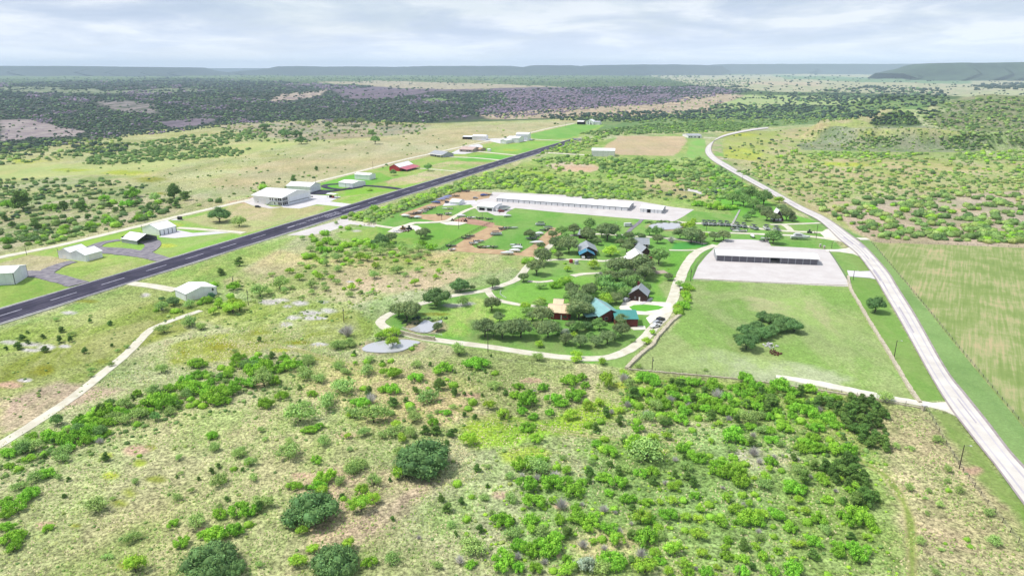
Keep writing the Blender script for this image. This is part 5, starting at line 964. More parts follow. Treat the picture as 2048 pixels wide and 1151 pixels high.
boat(1080, 451, 180, 'p', 7.5, 'pontoon boat with a full charcoal canopy alone on the lawn', top='charcoal')
yard = [(1096, 457.5, 172, 'c', 7, 'green-covered boat nearest the lone pontoon on the lawn', 'pgreen'), (1088, 462, 186, 'b', 7, 'dark low boat below the green-covered one', 'pdark'), (1077, 470, 180, 'c', 7, 'white covered boat in the middle of the right-hand yard row', 'pwhite'), (1070, 474.5, 184, 's', 6.5, 'silver runabout below the white covered boat', 'psilver'),
        (1062, 479, 182, 's', 7.5, 'white open runabout with its bow over the lawn', 'psilver'), (1073, 488, 180, 'c', 9.5, 'large white covered boat beside the small mesquite', 'pwhite'), (1031, 493, 176, 's', 7.5, 'white boat at the top of the lower trio', 'pwhite'), (1034, 498, 174, 'c', 7.5, 'white covered boat in the middle of the lower trio', 'pwhite'), (1029, 504, 172, 'c', 7.5, 'white covered boat at the bottom of the lower trio', 'pwhite'),
        (1014, 509, 180, 'c', 8.5, 'white boat under a tented cover at the yard corner', 'pwhite'), (1022, 457.5, 0, 'b', 10.5, 'long pale bass boat pointing across the lawn', 'psilver'), (1006, 459.5, 5, 's', 6, 'dark boat left of the long pale bass boat', 'pdark'), (993, 470.5, 4, 'p', 8.5, 'white pontoon boat with dark canopy at the dirt edge', 'pwhite'),
        (941, 474, 8, 'b', 6.5, 'dark bass boat on the dirt beside the rail fence', 'pdark'), (933, 478, 4, 'b', 6.5, 'small dark boat lowest by the rail fence', 'pdark'), (958, 485, 6, 's', 7, 'silver boat on the dirt, right of the rail fence', 'psilver'), (948, 489, 2, 's', 6, 'white and black boat below the silver one', 'pwhite'), (962, 496, 10, 'b', 5, 'rusty brown skiff at the lower lawn edge', 'rust'), (973, 496, 14, 'b', 5.5, 'pale skiff next to the rusty brown skiff', 'psilver'), (989, 496, 12, 'b', 5, 'dark green skiff at the lower lawn edge', 'pgreen'),
        (903, 494, -4, 'b', 7, 'long dark boat at the fence corner of the dirt yard', 'pdark'), (905, 501, 8, 'b', 4.5, 'small white dinghy in the fence corner', 'pwhite'), (1015, 434, 8, 'c', 6.5, 'white covered boat by the fence gap near the yacht', 'pwhite'), (923, 434, 4, 'c', 7, 'white covered boat left of the light pole', 'pwhite'), (943, 437.5, 6, 's', 7, 'white boat with raised dark tower on the grass', 'pwhite'), (961, 438, 6, 'b', 6, 'green skiff beside the second light pole', 'pgreen'), (979, 439.5, 6, 'b', 6, 'pale green skiff near the yard gate', 'pgreen'),
        (862, 416.5, 168, 'b', 8, 'slim boat at the top of the slanting trailer row', 'psilver'), (856, 419.5, 168, 'b', 8, 'slim boat second down the slanting trailer row', 'pdark'), (849, 422, 168, 'b', 8, 'slim boat third down the slanting trailer row', 'psilver'), (844, 425, 168, 'b', 8, 'slim white boat fourth down the slanting trailer row', 'pwhite'), (834, 428, 168, 's', 7, 'dark boat fifth down the slanting trailer row', 'pdark'), (825, 429.5, 168, 'b', 7, 'dark skiff at the bottom of the slanting trailer row', 'pdark'),
        (895, 419, 176, 'b', 9, 'long white boat on the sandy yard lawn', 'pwhite'), (897, 429.5, 30, 's', 6, 'white boat angled above the sandy strip', 'pwhite'), (880, 431, 10, 'b', 5, 'dark skiff on the sandy strip', 'pdark'), (812, 434, -10, 'c', 7, 'white covered boat at the far left of the upper yard', 'pwhite'), (825, 437, 0, 'b', 7, 'dark skiff right of the leftmost covered boat', 'pdark'), (836, 437, 10, 'c', 6, 'white covered boat right of the dark skiff', 'pwhite'),
        (871, 407, 172, 'c', 9, 'boat under a vivid blue cover beside the thicket', 'pblue'), (881, 401.5, 195, 'c', 9, 'boat under a pale lilac cover nearest the blue one', 'plilac'), (889, 398.5, 195, 'c', 9, 'boat under a pale lilac cover, second up the fence', 'plilac'), (895, 395.5, 195, 'c', 8, 'boat under a pale lilac cover, highest up the fence', 'plilac'), (909, 393.5, 178, 's', 9, 'long tan boat with dark gear on the red dirt', 'tan'), (930, 384, 178, 's', 9, 'dark boat at the top corner of the red dirt yard', 'pdark'), (968, 392.5, 10, 'c', 7, 'blue-covered boat right of the red dirt yard', 'pblue'), (979, 391, 0, 'b', 6, 'black skiff beside the blue-covered boat', 'pdark')]
for px, py, dg, k, L, lab, mt in yard: boat(px, py, dg, k, L, lab, mt)
p = G(1007, 421); r = empty('wrapped_yacht', (p.x, p.y, .1), R(38), 'large yacht shrink-wrapped in pale blue film beside the workshop', 'boat')
hull(MB(), 15, 4.4, 2.2, .3, .4).build('hull', M['pwhite'], r)
MB().loft([[(f * 15, -w, 2.55), (f * 15, -w * .55, 2.55 + z2), (f * 15, w * .55, 2.55 + z2), (f * 15, w, 2.55)] for f, w, z2 in ((-.5, 1.9, .8), (-.3, 2.1, 2.1), (0, 2.1, 1.9), (.25, 1.6, 1.1), (.46, .4, .3))]).build('wrap', M['greylight'], r)
MB().box(-5, 4, -1.2, 1.2, 0, .35).build('cradle', M['steel'], r)
# odds and ends
def tank(px, py, c, lab):
    p = G(px, py); r = empty('water_tank', (p.x, p.y, .05), 0, lab, 'tank'); m = MB()
    m.loft([[(math.cos(t) * rr3, math.sin(t) * rr3, z) for t in np.linspace(0, 2 * math.pi, 17)[:-1]] for z, rr3 in ((.3, 1.2), (1.9, 1.25), (2.3, 1.0), (2.5, .4))]); m.build('body', M[c], r, smooth=False)
    MB().loft([[(math.cos(t) * 1.3, math.sin(t) * 1.3, z) for t in np.linspace(0, 2 * math.pi, 17)[:-1]] for z in (0, .3)]).build('base', M['pwhite'], r)
tank(1142, 526, 'pred', 'squat red round tank on the lawn by the cottage lane'); tank(1153, 528, 'psilver', 'squat grey round tank right of the red one')
def machine(px, py, dg, lab, body='yellow', name='backhoe', s=1.0):
    p = G(px, py); r = empty(name, (p.x, p.y, .06), R(dg), lab, 'machine'); r.scale = (s, s, s)
    MB().box(-1.8, 1.8, -.8, .8, .6, 1.5).build('body', M[body], r); MB().box(-.8, .5, -.7, .7, 1.5, 2.8).build('cab', M['glass'], r); MB().box(-.9, .6, -.8, .8, 2.8, 2.95).build('roof', M[body], r)
    MB().tube((1.6, 0, 1.3), (3.2, 0, 2.6), .16).tube((3.2, 0, 2.6), (4.0, 0, .9), .13).build('arm', M[body], r); MB().box(3.7, 4.4, -.6, .6, .2, 1.0).build('bucket', M['rust'], r)
    for x in (-1.2, 1.2):
        for q in (-1, 1): MB().tube((x, q * .7, .55), (x, q * 1.1, .55), .55, n=12).build('wheel', M['rubber'], r)
machine(806, 459, 20, 'yellow backhoe in the rubble heap left of the rail fence'); machine(818, 459.5, 200, 'black loader at the right end of the rubble heap', 'black', 'loader', 1.1); machine(931, 443, 170, 'rusty red loader beside the gravel patch in the yard', 'rust', 'loader', .8); machine(905, 442, 0, 'small rusty roller left of the light pole', 'rust', 'roller', .7); machine(1619, 466, -30, 'dark tractor with implement between the two gravel lanes', 'pdark', 'tractor', .9)
def rubble(px, py, rad, n, lab, mat='rust', name='scrap_heap'):
    p = G(px, py); rr_ = random.Random(int(px)); m = MB()
    for _ in range(n):
        a, d = rr_.uniform(0, 6.28), rad * rr_.random() ** .7; s = rr_.uniform(.25, .8); h = (1 - d / rad) * 1.2
        Mx = Matrix.Translation((p.x + math.cos(a) * d, p.y + math.sin(a) * d, .2 + h * rr_.random())) @ Matrix.Rotation(rr_.uniform(0, 3), 4, Vector((rr_.random(), rr_.random(), 1)).normalized())
        m.box(-s, s, -s * .4, s * .4, -s * .3, s * .3, Mx)
    return tag(m.build(name, M[mat]), lab, 'heap')
rubble(810, 461, 6, 60, 'low heap of scrap metal around the yellow backhoe'); rubble(796, 463, 5, 40, 'pale rubble at the left end of the scrap heap', 'concrete', 'rubble_heap')
rubble(742, 448, 6, 40, 'grey culvert rocks where the gravel path leaves the apron', 'stone', 'rock_heap'); rubble(1541, 692, 3, 24, 'pale stones in the pasture below the oak cluster', 'concrete', 'rock_heap'); rubble(1548, 705, 3.2, 30, 'brown brush pile below the pale stones in the pasture', 'rust', 'brush_pile')
rubble(274, 829, 3, 24, 'dark fallen brush in the left hedgerow', 'bark', 'brush_pile')
# ------------------------------------------------------------------ vegetation
def icosphere():
    t = (1 + 5 ** .5) / 2
    v = [(-1, t, 0), (1, t, 0), (-1, -t, 0), (1, -t, 0), (0, -1, t), (0, 1, t), (0, -1, -t), (0, 1, -t), (t, 0, -1), (t, 0, 1), (-t, 0, -1), (-t, 0, 1)]
    f = [(0, 11, 5), (0, 5, 1), (0, 1, 7), (0, 7, 10), (0, 10, 11), (1, 5, 9), (5, 11, 4), (11, 10, 2), (10, 7, 6), (7, 1, 8), (3, 9, 4), (3, 4, 2), (3, 2, 6), (3, 6, 8), (3, 8, 9), (4, 9, 5), (2, 4, 11), (6, 2, 10), (8, 6, 7), (9, 8, 1)]
    v = [Vector(p).normalized() for p in v]; mid = {}; out = []
    def mp(a, b):
        k = (min(a, b), max(a, b))
        if k not in mid: v.append(((v[a] + v[b]) / 2).normalized()); mid[k] = len(v) - 1
        return mid[k]
    for a, b, c in f: ab, bc, ca = mp(a, b), mp(b, c), mp(c, a); out += [(a, ab, ca), (b, bc, ab), (c, ca, bc), (ab, bc, ca)]
    return np.array([tuple(p) for p in v]), np.array(f), np.array(out)
IV, IF0, IF1 = icosphere(); IV0 = IV[:12]
LEAF = {'g': (122, 168, 54), 'l': (142, 188, 60), 'm': (138, 166, 92), 'j': (88, 118, 54), 'o': (96, 128, 74), 'k': (108, 126, 80), 'd': (184, 176, 172), 'q': (110, 146, 78), 's': (146, 160, 134), 'b': (86, 124, 96),
        'u': (106, 138, 76), 'v': (122, 152, 82), 'w': (88, 118, 66), 'x': (144, 164, 94), 'F': (48, 66, 58), 'f': (62, 82, 68), 'h': (128, 114, 132), 'e': (98, 126, 82)}
def leafcol(k, n, r, var=.32, gain=1.4):
    c = np.clip(lin(LEAF[k]) * gain, 0, .6); v = 1 + r.uniform(-var, var, (n, 1)); w = r.uniform(-.09, .09, (n, 1))
    return np.clip(c * v * np.hstack([1 + w, np.ones((n, 1)), 1 - w]), 0, .7)
def crown_arrays(kind, seed, nlobe, nleaf, ls, flat=.62, spread=.55, open_=0.0, core=.8, low=.0, cone=0.0):
    """unit crown (radius ~1, base at z=0, top ~ 2*flat): lobes clothed in leaf sprays"""
    r = np.random.default_rng(seed); V = []; F = []; C = []; nb = 0
    lob = []
    for i in range(nlobe):
        a = r.uniform(0, 2 * np.pi); d = spread * r.random() ** .55; hgt = r.uniform(.25, 1.0) * (1 - .55 * d / max(spread, .01)) if cone == 0 else r.uniform(0, 1)
        rad = r.uniform(.17, .40) * (.8 if nlobe > 25 else 1) * (1.0 if cone == 0 else (1.15 - .6 * hgt)); dd = d * (1 - cone * hgt)
        lob.append((np.cos(a) * dd, np.sin(a) * dd, low + flat * (.35 + 1.15 * hgt), rad))
    for (x, y, z, rad) in lob:
        tone = 1 + r.uniform(-.16, .16)
        if core > 0:
            sv = IV0 * (rad * core) * (1 + r.uniform(-.2, .2, (12, 1))); sv[:, 2] *= .8; V.append(sv + (x, y, z)); F.append(IF0 + nb); C.append(leafcol(kind, 12, r, .1, 1.1) * tone); nb += 12
        m = max(4, int(nleaf / nlobe)); th = r.uniform(0, 2 * np.pi, m); cz = r.uniform(-.55, 1, m); sn = np.sqrt(1 - cz ** 2)
        nrm = np.stack([sn * np.cos(th), sn * np.sin(th), cz], 1); P = nrm * (rad * r.uniform(.78, 1.12 + open_, (m, 1))); P[:, 2] *= .85; P += (x, y, z)
        nn = nrm + r.normal(0, .5, (m, 3)); nn[:, 2] += .25; nn /= np.linalg.norm(nn, axis=1, keepdims=True)
        a1 = np.cross(nn, r.normal(0, 1, (m, 3))); a1 /= np.linalg.norm(a1, axis=1, keepdims=True) + 1e-9; a2 = np.cross(nn, a1)
        s = ls * r.uniform(.6, 1.3, (m, 1)); q = np.stack([P - a1 * s, P + a2 * s * .6, P + a1 * s, P - a2 * s * .6], 1).reshape(-1, 3)
        V.append(q); idx = np.arange(m)[:, None] * 4 + nb; F.append(np.hstack([idx, idx + 1, idx + 2])); F.append(np.hstack([idx, idx + 2, idx + 3])); C.append(np.repeat(leafcol(kind, m, r), 4, 0) * tone); nb += 4 * m
    V = np.vstack(V); V[:, 2] = np.maximum(V[:, 2], .01); return V, np.vstack(F), np.vstack(C)
def twig_arrays(seed, n=300, w=.022):
    r = np.random.default_rng(seed); a = r.uniform(0, 2 * np.pi, n); t = r.uniform(.05, 1.0, n); L = r.uniform(.6, 1.05, n)
    d = np.stack([np.cos(a) * np.sin(t), np.sin(a) * np.sin(t), np.cos(t)], 1); p0 = d * (L * r.uniform(0, .45, n))[:, None]; p1 = d * L[:, None] * (1, 1, 1.1) + r.normal(0, .06, (n, 3))
    s = np.cross(d, r.normal(0, 1, (n, 3))); s /= np.linalg.norm(s, axis=1, keepdims=True) + 1e-9
    V = np.stack([p0 - s * w, p0 + s * w, p1], 1).reshape(-1, 3); V[:, 2] = np.maximum(V[:, 2], 0); F = np.arange(3 * n).reshape(n, 3)
    return V, F, np.repeat(leafcol('d', n, r, .25, 1.3), 3, 0)
PROTO = {}
SPEC = {  # nlobe, nleaf, leaf size, flat, spread, open, core, low, cone, height/width, trunk
 'o': (44, 4200, .042, .55, .70, .06, .82, .16, 0, .64, 1), 'k': (40, 3600, .045, .6, .62, .14, .68, .26, 0, .76, 1), 'g': (26, 1700, .06, .5, .85, .14, .72, .0, 0, .5, 0), 'l': (20, 1300, .06, .6, .75, .16, .6, .12, 0, .66, 1),
 'm': (18, 1300, .055, .55, .68, .34, .42, .12, 0, .58, 1), 'j': (16, 1200, .055, .95, .42, .08, .78, .0, .6, 1.0, 0), 's': (16, 1400, .055, .6, .5, .06, .8, .02, 0, .8, 0), 'q': (26, 2300, .052, .62, .6, .16, .62, .2, 0, .8, 1), 'b': (14, 1000, .065, .6, .5, .1, .7, .0, 0, .7, 0)}
NAMES = {'o': ('live_oak_tree', 'tree'), 'k': ('post_oak_tree', 'tree'), 'q': ('shade_tree', 'tree'), 'g': ('green_bush', 'bush'), 'l': ('lime_mesquite_tree', 'tree'), 'm': ('pale_mesquite_tree', 'tree'), 'j': ('juniper_bush', 'bush'), 'd': ('dead_shrub', 'dead shrub'), 's': ('silver_bush', 'bush'), 'b': ('blue_green_bush', 'bush')}
GROUPS = {'o': 'dark oaks', 'k': 'oaks around the cottages', 'q': 'shade trees in the compound', 'g': 'bright green bushes on the range', 'l': 'lime green mesquites', 'm': 'pale feathery mesquites', 'j': 'dark junipers', 'd': 'leafless grey shrubs', 's': 'silvery bushes', 'b': 'blue green bushes'}
NV = 7
for k, sp in SPEC.items():
    PROTO[k] = []
    for i in range(NV):
        nl, nf, ls, fl, spd, op, co, lo, cn, hw, tr = sp
        V, F, C = crown_arrays(k, 100 + i * 7 + ord(k), nl, nf, ls, fl, spd, op, co, lo, cn)
        V[:, :2] *= 1 / max(.5, np.percentile(np.hypot(V[:, 0], V[:, 1]), 96)); V[:, 2] *= 2 * hw / np.percentile(V[:, 2], 98)
        me = npmesh('crown', V, F, M['foliage'], {'col': C}); tm = None
        if tr:
            m = MB(); rr3 = random.Random(i); top = 2 * hw
            m.tube((0, 0, -.03), (rr3.uniform(-.05, .05), rr3.uniform(-.05, .05), top * .34), .055, .042, 7)
            for q in range(5):
                a = q * 1.26 + rr3.uniform(-.3, .3); m.tube((0, 0, top * rr3.uniform(.16, .32)), (math.cos(a) * .5, math.sin(a) * .5, top * rr3.uniform(.5, .75)), .032, .012, 5)
            tm = m.mesh('trunk', M['bark'])
        else:
            m = MB(); rr3 = random.Random(i + 50)
            for q in range(4): a = q * 1.57 + rr3.uniform(-.4, .4); m.tube((0, 0, -.03), (math.cos(a) * .3, math.sin(a) * .3, hw), .03, .012, 5)
            tm = m.mesh('stem', M['bark'])
        PROTO[k].append((me, tm))
PROTO['d'] = []
for i in range(NV):
    V, F, C = twig_arrays(900 + i); m = MB(); m.tube((0, 0, -.03), (0, 0, .5), .035, .015, 5); PROTO['d'].append((npmesh('branches', V, F, M['foliage'], {'col': C}), m.mesh('stem', M['bark'])))
LAND = [  # (x, y in the photograph, phrase)
 (1180, 640, 'between the two teal roofs and the cream roof'), (1130, 670, 'below the cream-roofed red cottage'), (1000, 670, 'on the slope inside the ring road bend'), (960, 625, 'by the short white rail'), (1240, 690, 'inside the lowest bend of the ring road'), (1250, 640, 'beside the long teal garage'),
 (1280, 570, 'behind the dark brown cottage'), (1200, 570, 'in the thick grove left of the brown cottage'), (1120, 600, 'on the bright lawn above the cream roof'), (1265, 545, 'around the brown shingled cottage'), (1330, 560, 'on the lawn beside the paved terrace'), (1175, 490, 'around the blue porch cottage'), (1220, 500, 'between the blue porch and the white gable'), (1290, 480, 'around the corner-porch cottage'), (1350, 470, 'below the small square pond'), (1170, 465, 'above the half-hidden grey roof'), (1090, 520, 'where the cottage lane meets the ring road'), (1110, 560, 'along the inner lane of the cottages'), (1150, 530, 'by the two round tanks'), (1320, 510, 'right of the white gable cottage'),
 (1370, 590, 'along the ring road and pasture edge'), (1355, 640, 'at the ring road junction above the rubble wall'), (1540, 660, 'in the dark oak cluster on the mown pasture'), (1752, 610, 'on the verge beside the stone wall'), (1420, 480, 'at the top left of the storage yard'), (1550, 480, 'at the back edge of the storage yard'), (1500, 430, 'on the lawn left of the A-frame cottage'), (1560, 430, 'around the A-frame cottage'), (1395, 445, 'at the right end of the small square pond'),
 (900, 575, 'on dry ground above the ring road'), (860, 605, 'beside the ring road by the stream'), (810, 630, 'where the ring road rounds the ponds'), (780, 665, 'at the causeway beside the larger pond'), (700, 670, 'on bare ground left of the larger pond'), (860, 660, 'on the inner pond bank'), (780, 700, 'on the near bank of the larger pond'), (980, 720, 'just outside the ring road'), (1100, 745, 'below the bottom of the ring road'),
 (350, 590, 'around the low-roofed hangar'), (440, 600, 'right of the low-roofed hangar'), (500, 560, 'near the pole right of the low hangar'), (60, 680, 'on the stony ground below the runway'), (200, 660, 'between runway and curving gravel drive'), (560, 600, 'by the white limestone patches'), (430, 690, 'in the olive hollow left of the pond'), (640, 550, 'on the dry slope below the runway'), (440, 435, 'on the field beside the far gravel road'), (700, 450, 'beside the pale apron below the runway'), (780, 470, 'below the scrap heap'), (880, 465, 'below the board fence'),
 (860, 930, 'at the big round oak in the foreground'), (610, 1020, 'at the second round oak in the foreground'), (660, 1120, 'at the bottom edge below the second oak'), (420, 1130, 'at the bottom left oak'), (440, 1060, 'in the dense clump left of the second oak'), (60, 1080, 'at the lower left edge'), (40, 980, 'in the left edge hedge'), (90, 940, 'in the clump under the left hedgerow'), (180, 1010, 'alone on the open lower left pasture'), (350, 1000, 'on the open pasture left of the dense clump'), (420, 960, 'on the tufted slope above the dense clump'),
 (150, 860, 'at the lower end of the left hedgerow'), (250, 820, 'in the middle of the left hedgerow'), (330, 790, 'in the upper part of the left hedgerow'), (390, 760, 'at the dark knot above the left hedgerow'), (500, 720, 'at the top of the central thicket'), (560, 740, 'in the central thicket left of the pond track'), (600, 830, 'on the slope under the central thicket'), (620, 780, 'below the central thicket'), (560, 870, 'on the pasture below the central thicket'),
 (690, 740, 'along the track left of the pond'), (740, 830, 'by the grey dead bush in mid-pasture'), (780, 760, 'beside the worn track below the pond'), (880, 740, 'between pond and dense round bushes'), (950, 730, 'below the outer pole of the ring road'), (850, 800, 'where the worn track bends'), (900, 860, 'just above the big round oak'), (940, 830, 'on the lime weed patch edge'), (720, 960, 'on the dry ground between the two big oaks'), (700, 900, 'on the pasture left of the big oak'),
 (1060, 800, 'at the top of the lime weed patch'), (1050, 860, 'below the lime weed patch'), (1150, 760, 'above the lime weeds'), (1140, 810, 'in the lime weed patch'), (1200, 880, 'on the track right of the lime weeds'), (1300, 770, 'at the left end of the wire fence thicket'), (1380, 800, 'in the left of the fence thicket'), (1460, 790, 'in the middle of the fence thicket'), (1560, 790, 'in the right of the fence thicket'), (1640, 820, 'at the right end of the fence thicket'), (1740, 830, 'by the bottom drive'),
 (1250, 840, 'in the clearing below the fence thicket'), (1350, 860, 'in the grassy clearing under the thicket'), (1450, 850, 'in the clearing near the lone vivid bush'), (1540, 870, 'in the glade below the thicket'), (1720, 880, 'in the dark juniper belt'), (1640, 900, 'beside the dark juniper belt'), (1700, 960, 'in the lower juniper belt'), (1640, 990, 'in the lower right brush'), (1740, 1050, 'in the last clump left of the curved track'), (1700, 1110, 'at the bottom right brush'), (1840, 1080, 'on the dry grass right of the curved track'), (1880, 900, 'on the dry grass by the road verge'),
 (1060, 950, 'in the dense clump right of the big oak'), (1120, 990, 'in the clump around grey dead twigs'), (1220, 960, 'in the row of round bushes'), (1320, 940, 'by the grey dead twigs at mid-thicket'), (1420, 930, 'in the slanting row of bushes'), (1480, 970, 'at the lower end of the slanting row'), (1280, 1030, 'in the brush above the bottom pair'), (1340, 1020, 'in the round bushes at lower centre'), (1420, 1040, 'in the brush at lower right centre'), (1500, 1060, 'in the loose brush near bottom right'), (1560, 1110, 'in the bottom brush near the right'), (1240, 1130, 'at the bottom edge right of centre'), (1100, 1110, 'at the bottom edge by the dead twigs'), (1180, 1130, 'beside the silver bush at the bottom'), (980, 1120, 'at the bottom edge near the centre'), (900, 1010, 'on the open grass below the big oak'), (1340, 1110, 'in the bottom brush'), (1620, 1060, 'in the scattered brush lower right'),
]
PLANTS = []
def T(ox, oy, sc_, txt):
    for line in txt.split(';'):
        a = line.split(); k = a[0]
        for i in range(1, len(a), 3): PLANTS.append((ox + float(a[i]) / sc_, oy + float(a[i + 1]) / sc_, float(a[i + 2]) / sc_, k))
T(512, 660, 4, "g 1490 345 170 1760 315 190 1075 385 150 1270 420 130 1080 510 140 1010 500 90 830 625 150 1515 685 90 1470 430 70 1230 620 80 1910 350 70 1530 400 40 70 630 130 250 330 150 160 345 120 330 300 100 220 250 90 60 330 140 20 200 60 420 830 120 490 800 90 780 205 45 1075 255 50 1010 285 50 1730 590 80 130 440 120 200 560 110;m 660 320 80 715 360 70 890 370 130 900 260 80 420 275 100 1620 200 110 700 520 180 560 640 170 330 760 220 930 770 200 780 720 110 380 400 150 490 430 110 1370 590 160 860 850 90 1110 860 130 1230 860 100 240 1060 180 780 1140 150 850 1080 60 1910 480 100 1280 310 80 650 160 110 740 140 90 1260 740 110 50 470 150;l 735 870 60 1160 900 90 1120 790 100 1090 150 120 760 700 80 1860 640 100 1700 930 140 1980 720 130;j 1395 290 35 1590 345 30 1665 695 40 1750 715 50 1440 845 90 1525 925 50 1265 870 30 740 395 30 1260 475 30 1810 535 35 2000 525 50 1665 525 35 1720 520 30 1880 215 25 1700 400 30 1830 345 40 1200 580 50 350 480 40;d 910 600 120")
T(512, 863, 4, "o 1340 365 430 410 765 400 610 1190 370;g 900 1090 120 540 420 170 490 480 130 1720 1095 100 1970 780 170 700 540 60 1970 1100 220 300 470 120 290 730 100;l 1150 380 140 360 830 100 320 1090 150 450 980 110 740 980 150 830 665 180 930 590 130 840 510 120 520 545 150;m 1140 200 90 940 445 110 770 355 120 850 290 60 660 430 90 1440 1110 80 1090 1060 120 1740 1000 200 20 1090 60 50 620 140 1820 560 80;j 1480 565 60 1645 590 60 1530 650 80 1090 715 45 1070 400 35 405 465 50 20 645 80 690 540 50;d 1630 1080 110 1300 870 60")
T(0, 863, 4, "g 1690 60 90 370 800 90 1370 770 100 1440 930 130 1700 880 200 1830 850 150 1900 690 180 2000 670 120 1740 700 130 1990 750 80 200 560 160 230 520 130 100 650 170 40 700 120 350 380 150 80 900 180 160 860 70 100 960 120 30 590 110 1780 400 70 1620 860 110 1900 830 110 40 800 120;o 1640 1180 400 1870 1170 160;m 270 410 110 770 660 150 1040 900 110 1410 560 80 1740 440 130 1900 200 90 1710 160 80 1570 790 140 850 1030 70 2020 400 80 2000 280 90 1520 490 50 460 390 60 480 250 110 130 480 100;l 1060 1160 200 1980 270 80;j 1745 290 45 1690 340 50 1810 560 50 540 400 40 510 530 45")
T(0, 640, 4, "j 170 165 50 135 240 70 215 110 30 340 150 40 470 185 55 560 175 45 485 100 55 875 45 50 720 20 35 360 260 60 215 195 40 45 240 30 1460 395 20 1580 530 40 800 770 90;g 1570 390 140 1570 470 140 1480 510 100 1430 510 50 1895 330 110 1230 700 200 1300 650 120 1330 720 160 820 770 150 750 840 120 860 850 120 620 850 120 240 950 90 500 1000 160 600 990 160 370 970 130 50 1100 130 1690 950 90 1550 600 180 1700 680 200 1850 600 150 1800 470 120 2000 450 140 2000 540 120 1450 570 120 680 930 150 1000 780 100 1100 740 100 1640 640 130 1760 600 120 1900 540 120 1180 690 110 720 900 120 440 960 120 1780 680 120;m 1710 1060 70 1905 1110 90 1280 430 90 720 420 50 1500 60 130 1600 80 80 1300 110 100 480 1090 120 250 1060 120 160 1040 110 1100 800 110 900 820 100 1340 770 90;d 780 1000 90 1090 770 90")
T(1024, 740, 4, "g 470 130 150 560 80 100 250 170 100 50 155 90 120 300 200 80 360 90 170 400 90 300 370 90 400 310 110 500 250 160 600 270 70 330 270 130 120 490 140 30 230 110 540 210 100 1070 100 150 1370 130 110 1150 130 100 1220 310 130 710 420 70 610 450 80 590 150 90 1620 180 160 1880 110 150 1780 170 100 1000 90 80 960 200 90 1050 210 110 1300 230 110 1400 260 100 1500 130 90 1540 250 120 1640 290 110 1720 240 110 1850 230 120 1960 170 120 2010 260 110 1180 240 100 1120 280 110 1340 310 90 1450 330 100 1560 340 110 1780 300 100 1900 310 110 740 560 80 680 620 90 790 690 130 720 640 80 1010 500 100 1000 420 70 1440 490 70 1360 430 140 1910 480 90 1780 580 190 1370 660 110 1450 720 120 1510 740 140 1580 690 60 1670 800 140 1770 880 180 1840 940 160 1660 850 120 1010 660 200 1060 650 130 1040 860 120 1130 850 130 90 800 180 120 970 180 320 960 200 450 900 90 500 1020 180 560 930 100 170 1110 190 510 1130 100 740 900 140 850 950 150 930 1070 120 780 1010 90 1080 1090 110 1370 1050 70 1460 1040 100 820 1120 70 1940 1000 60 1580 1080 80 1260 390 90 1180 370 80;l 760 140 150 1650 450 70 900 60 90 1240 560 80 470 400 110 700 300 90 860 350 80 200 590 120 620 330 100;m 1080 760 260 920 820 90 200 850 180 940 150 110 1100 420 100 1200 430 80 1850 400 90 640 760 70 2010 520 100;j 750 380 80 860 450 70 670 490 70 890 590 50 1170 700 80 850 850 80 1130 920 80 1400 880 80 1450 940 80 620 900 60 1210 460 70 1260 440 60 970 1130 60 1830 490 70 1300 860 60 1100 250 60 1280 120 60 1450 260 70 1540 200 60 1600 400 80 1800 420 60;d 930 310 80 1080 380 80 800 360 70 1420 310 70 1320 400 70 1230 930 70 1650 290 50 1910 380 70 1740 420 80 400 1140 150 560 1100 60 200 910 100 350 890 120 900 110 110 1860 1100 60 1690 960 50 180 190 50")
T(1024, 863, 4, "g 1250 720 150 1590 690 80 1680 760 110 1850 760 130 1960 750 150 1110 740 110 1080 910 220 790 830 150 620 800 150 530 740 150 380 740 100 150 750 150 310 1000 220 350 890 130 230 930 120 50 950 130 140 1000 150 440 1050 90 820 1110 220 730 1060 120 720 870 80 1730 900 90 1720 1030 100 1560 1160 120 190 1130 120 50 1130 110 1420 1170 120 1850 1170 130;l 1400 720 100 1500 740 100 1500 870 130 1040 750 160 850 930 140 1070 1160 200 1150 1010 100 1310 1010 160 2010 1030 90 450 1150 150 1900 600 70 1950 950 80 650 900 70 1260 1150 90 1640 1110 70 90 640 50;m 730 1160 140 1460 820 80 1200 870 90 1980 880 80;s 600 1130 140;j 1860 960 80 10 740 50 965 640 60 960 1070 70;d 860 840 90 740 960 80 1040 1040 130 260 1080 80 50 1040 90 510 1090 90 1980 830 70")
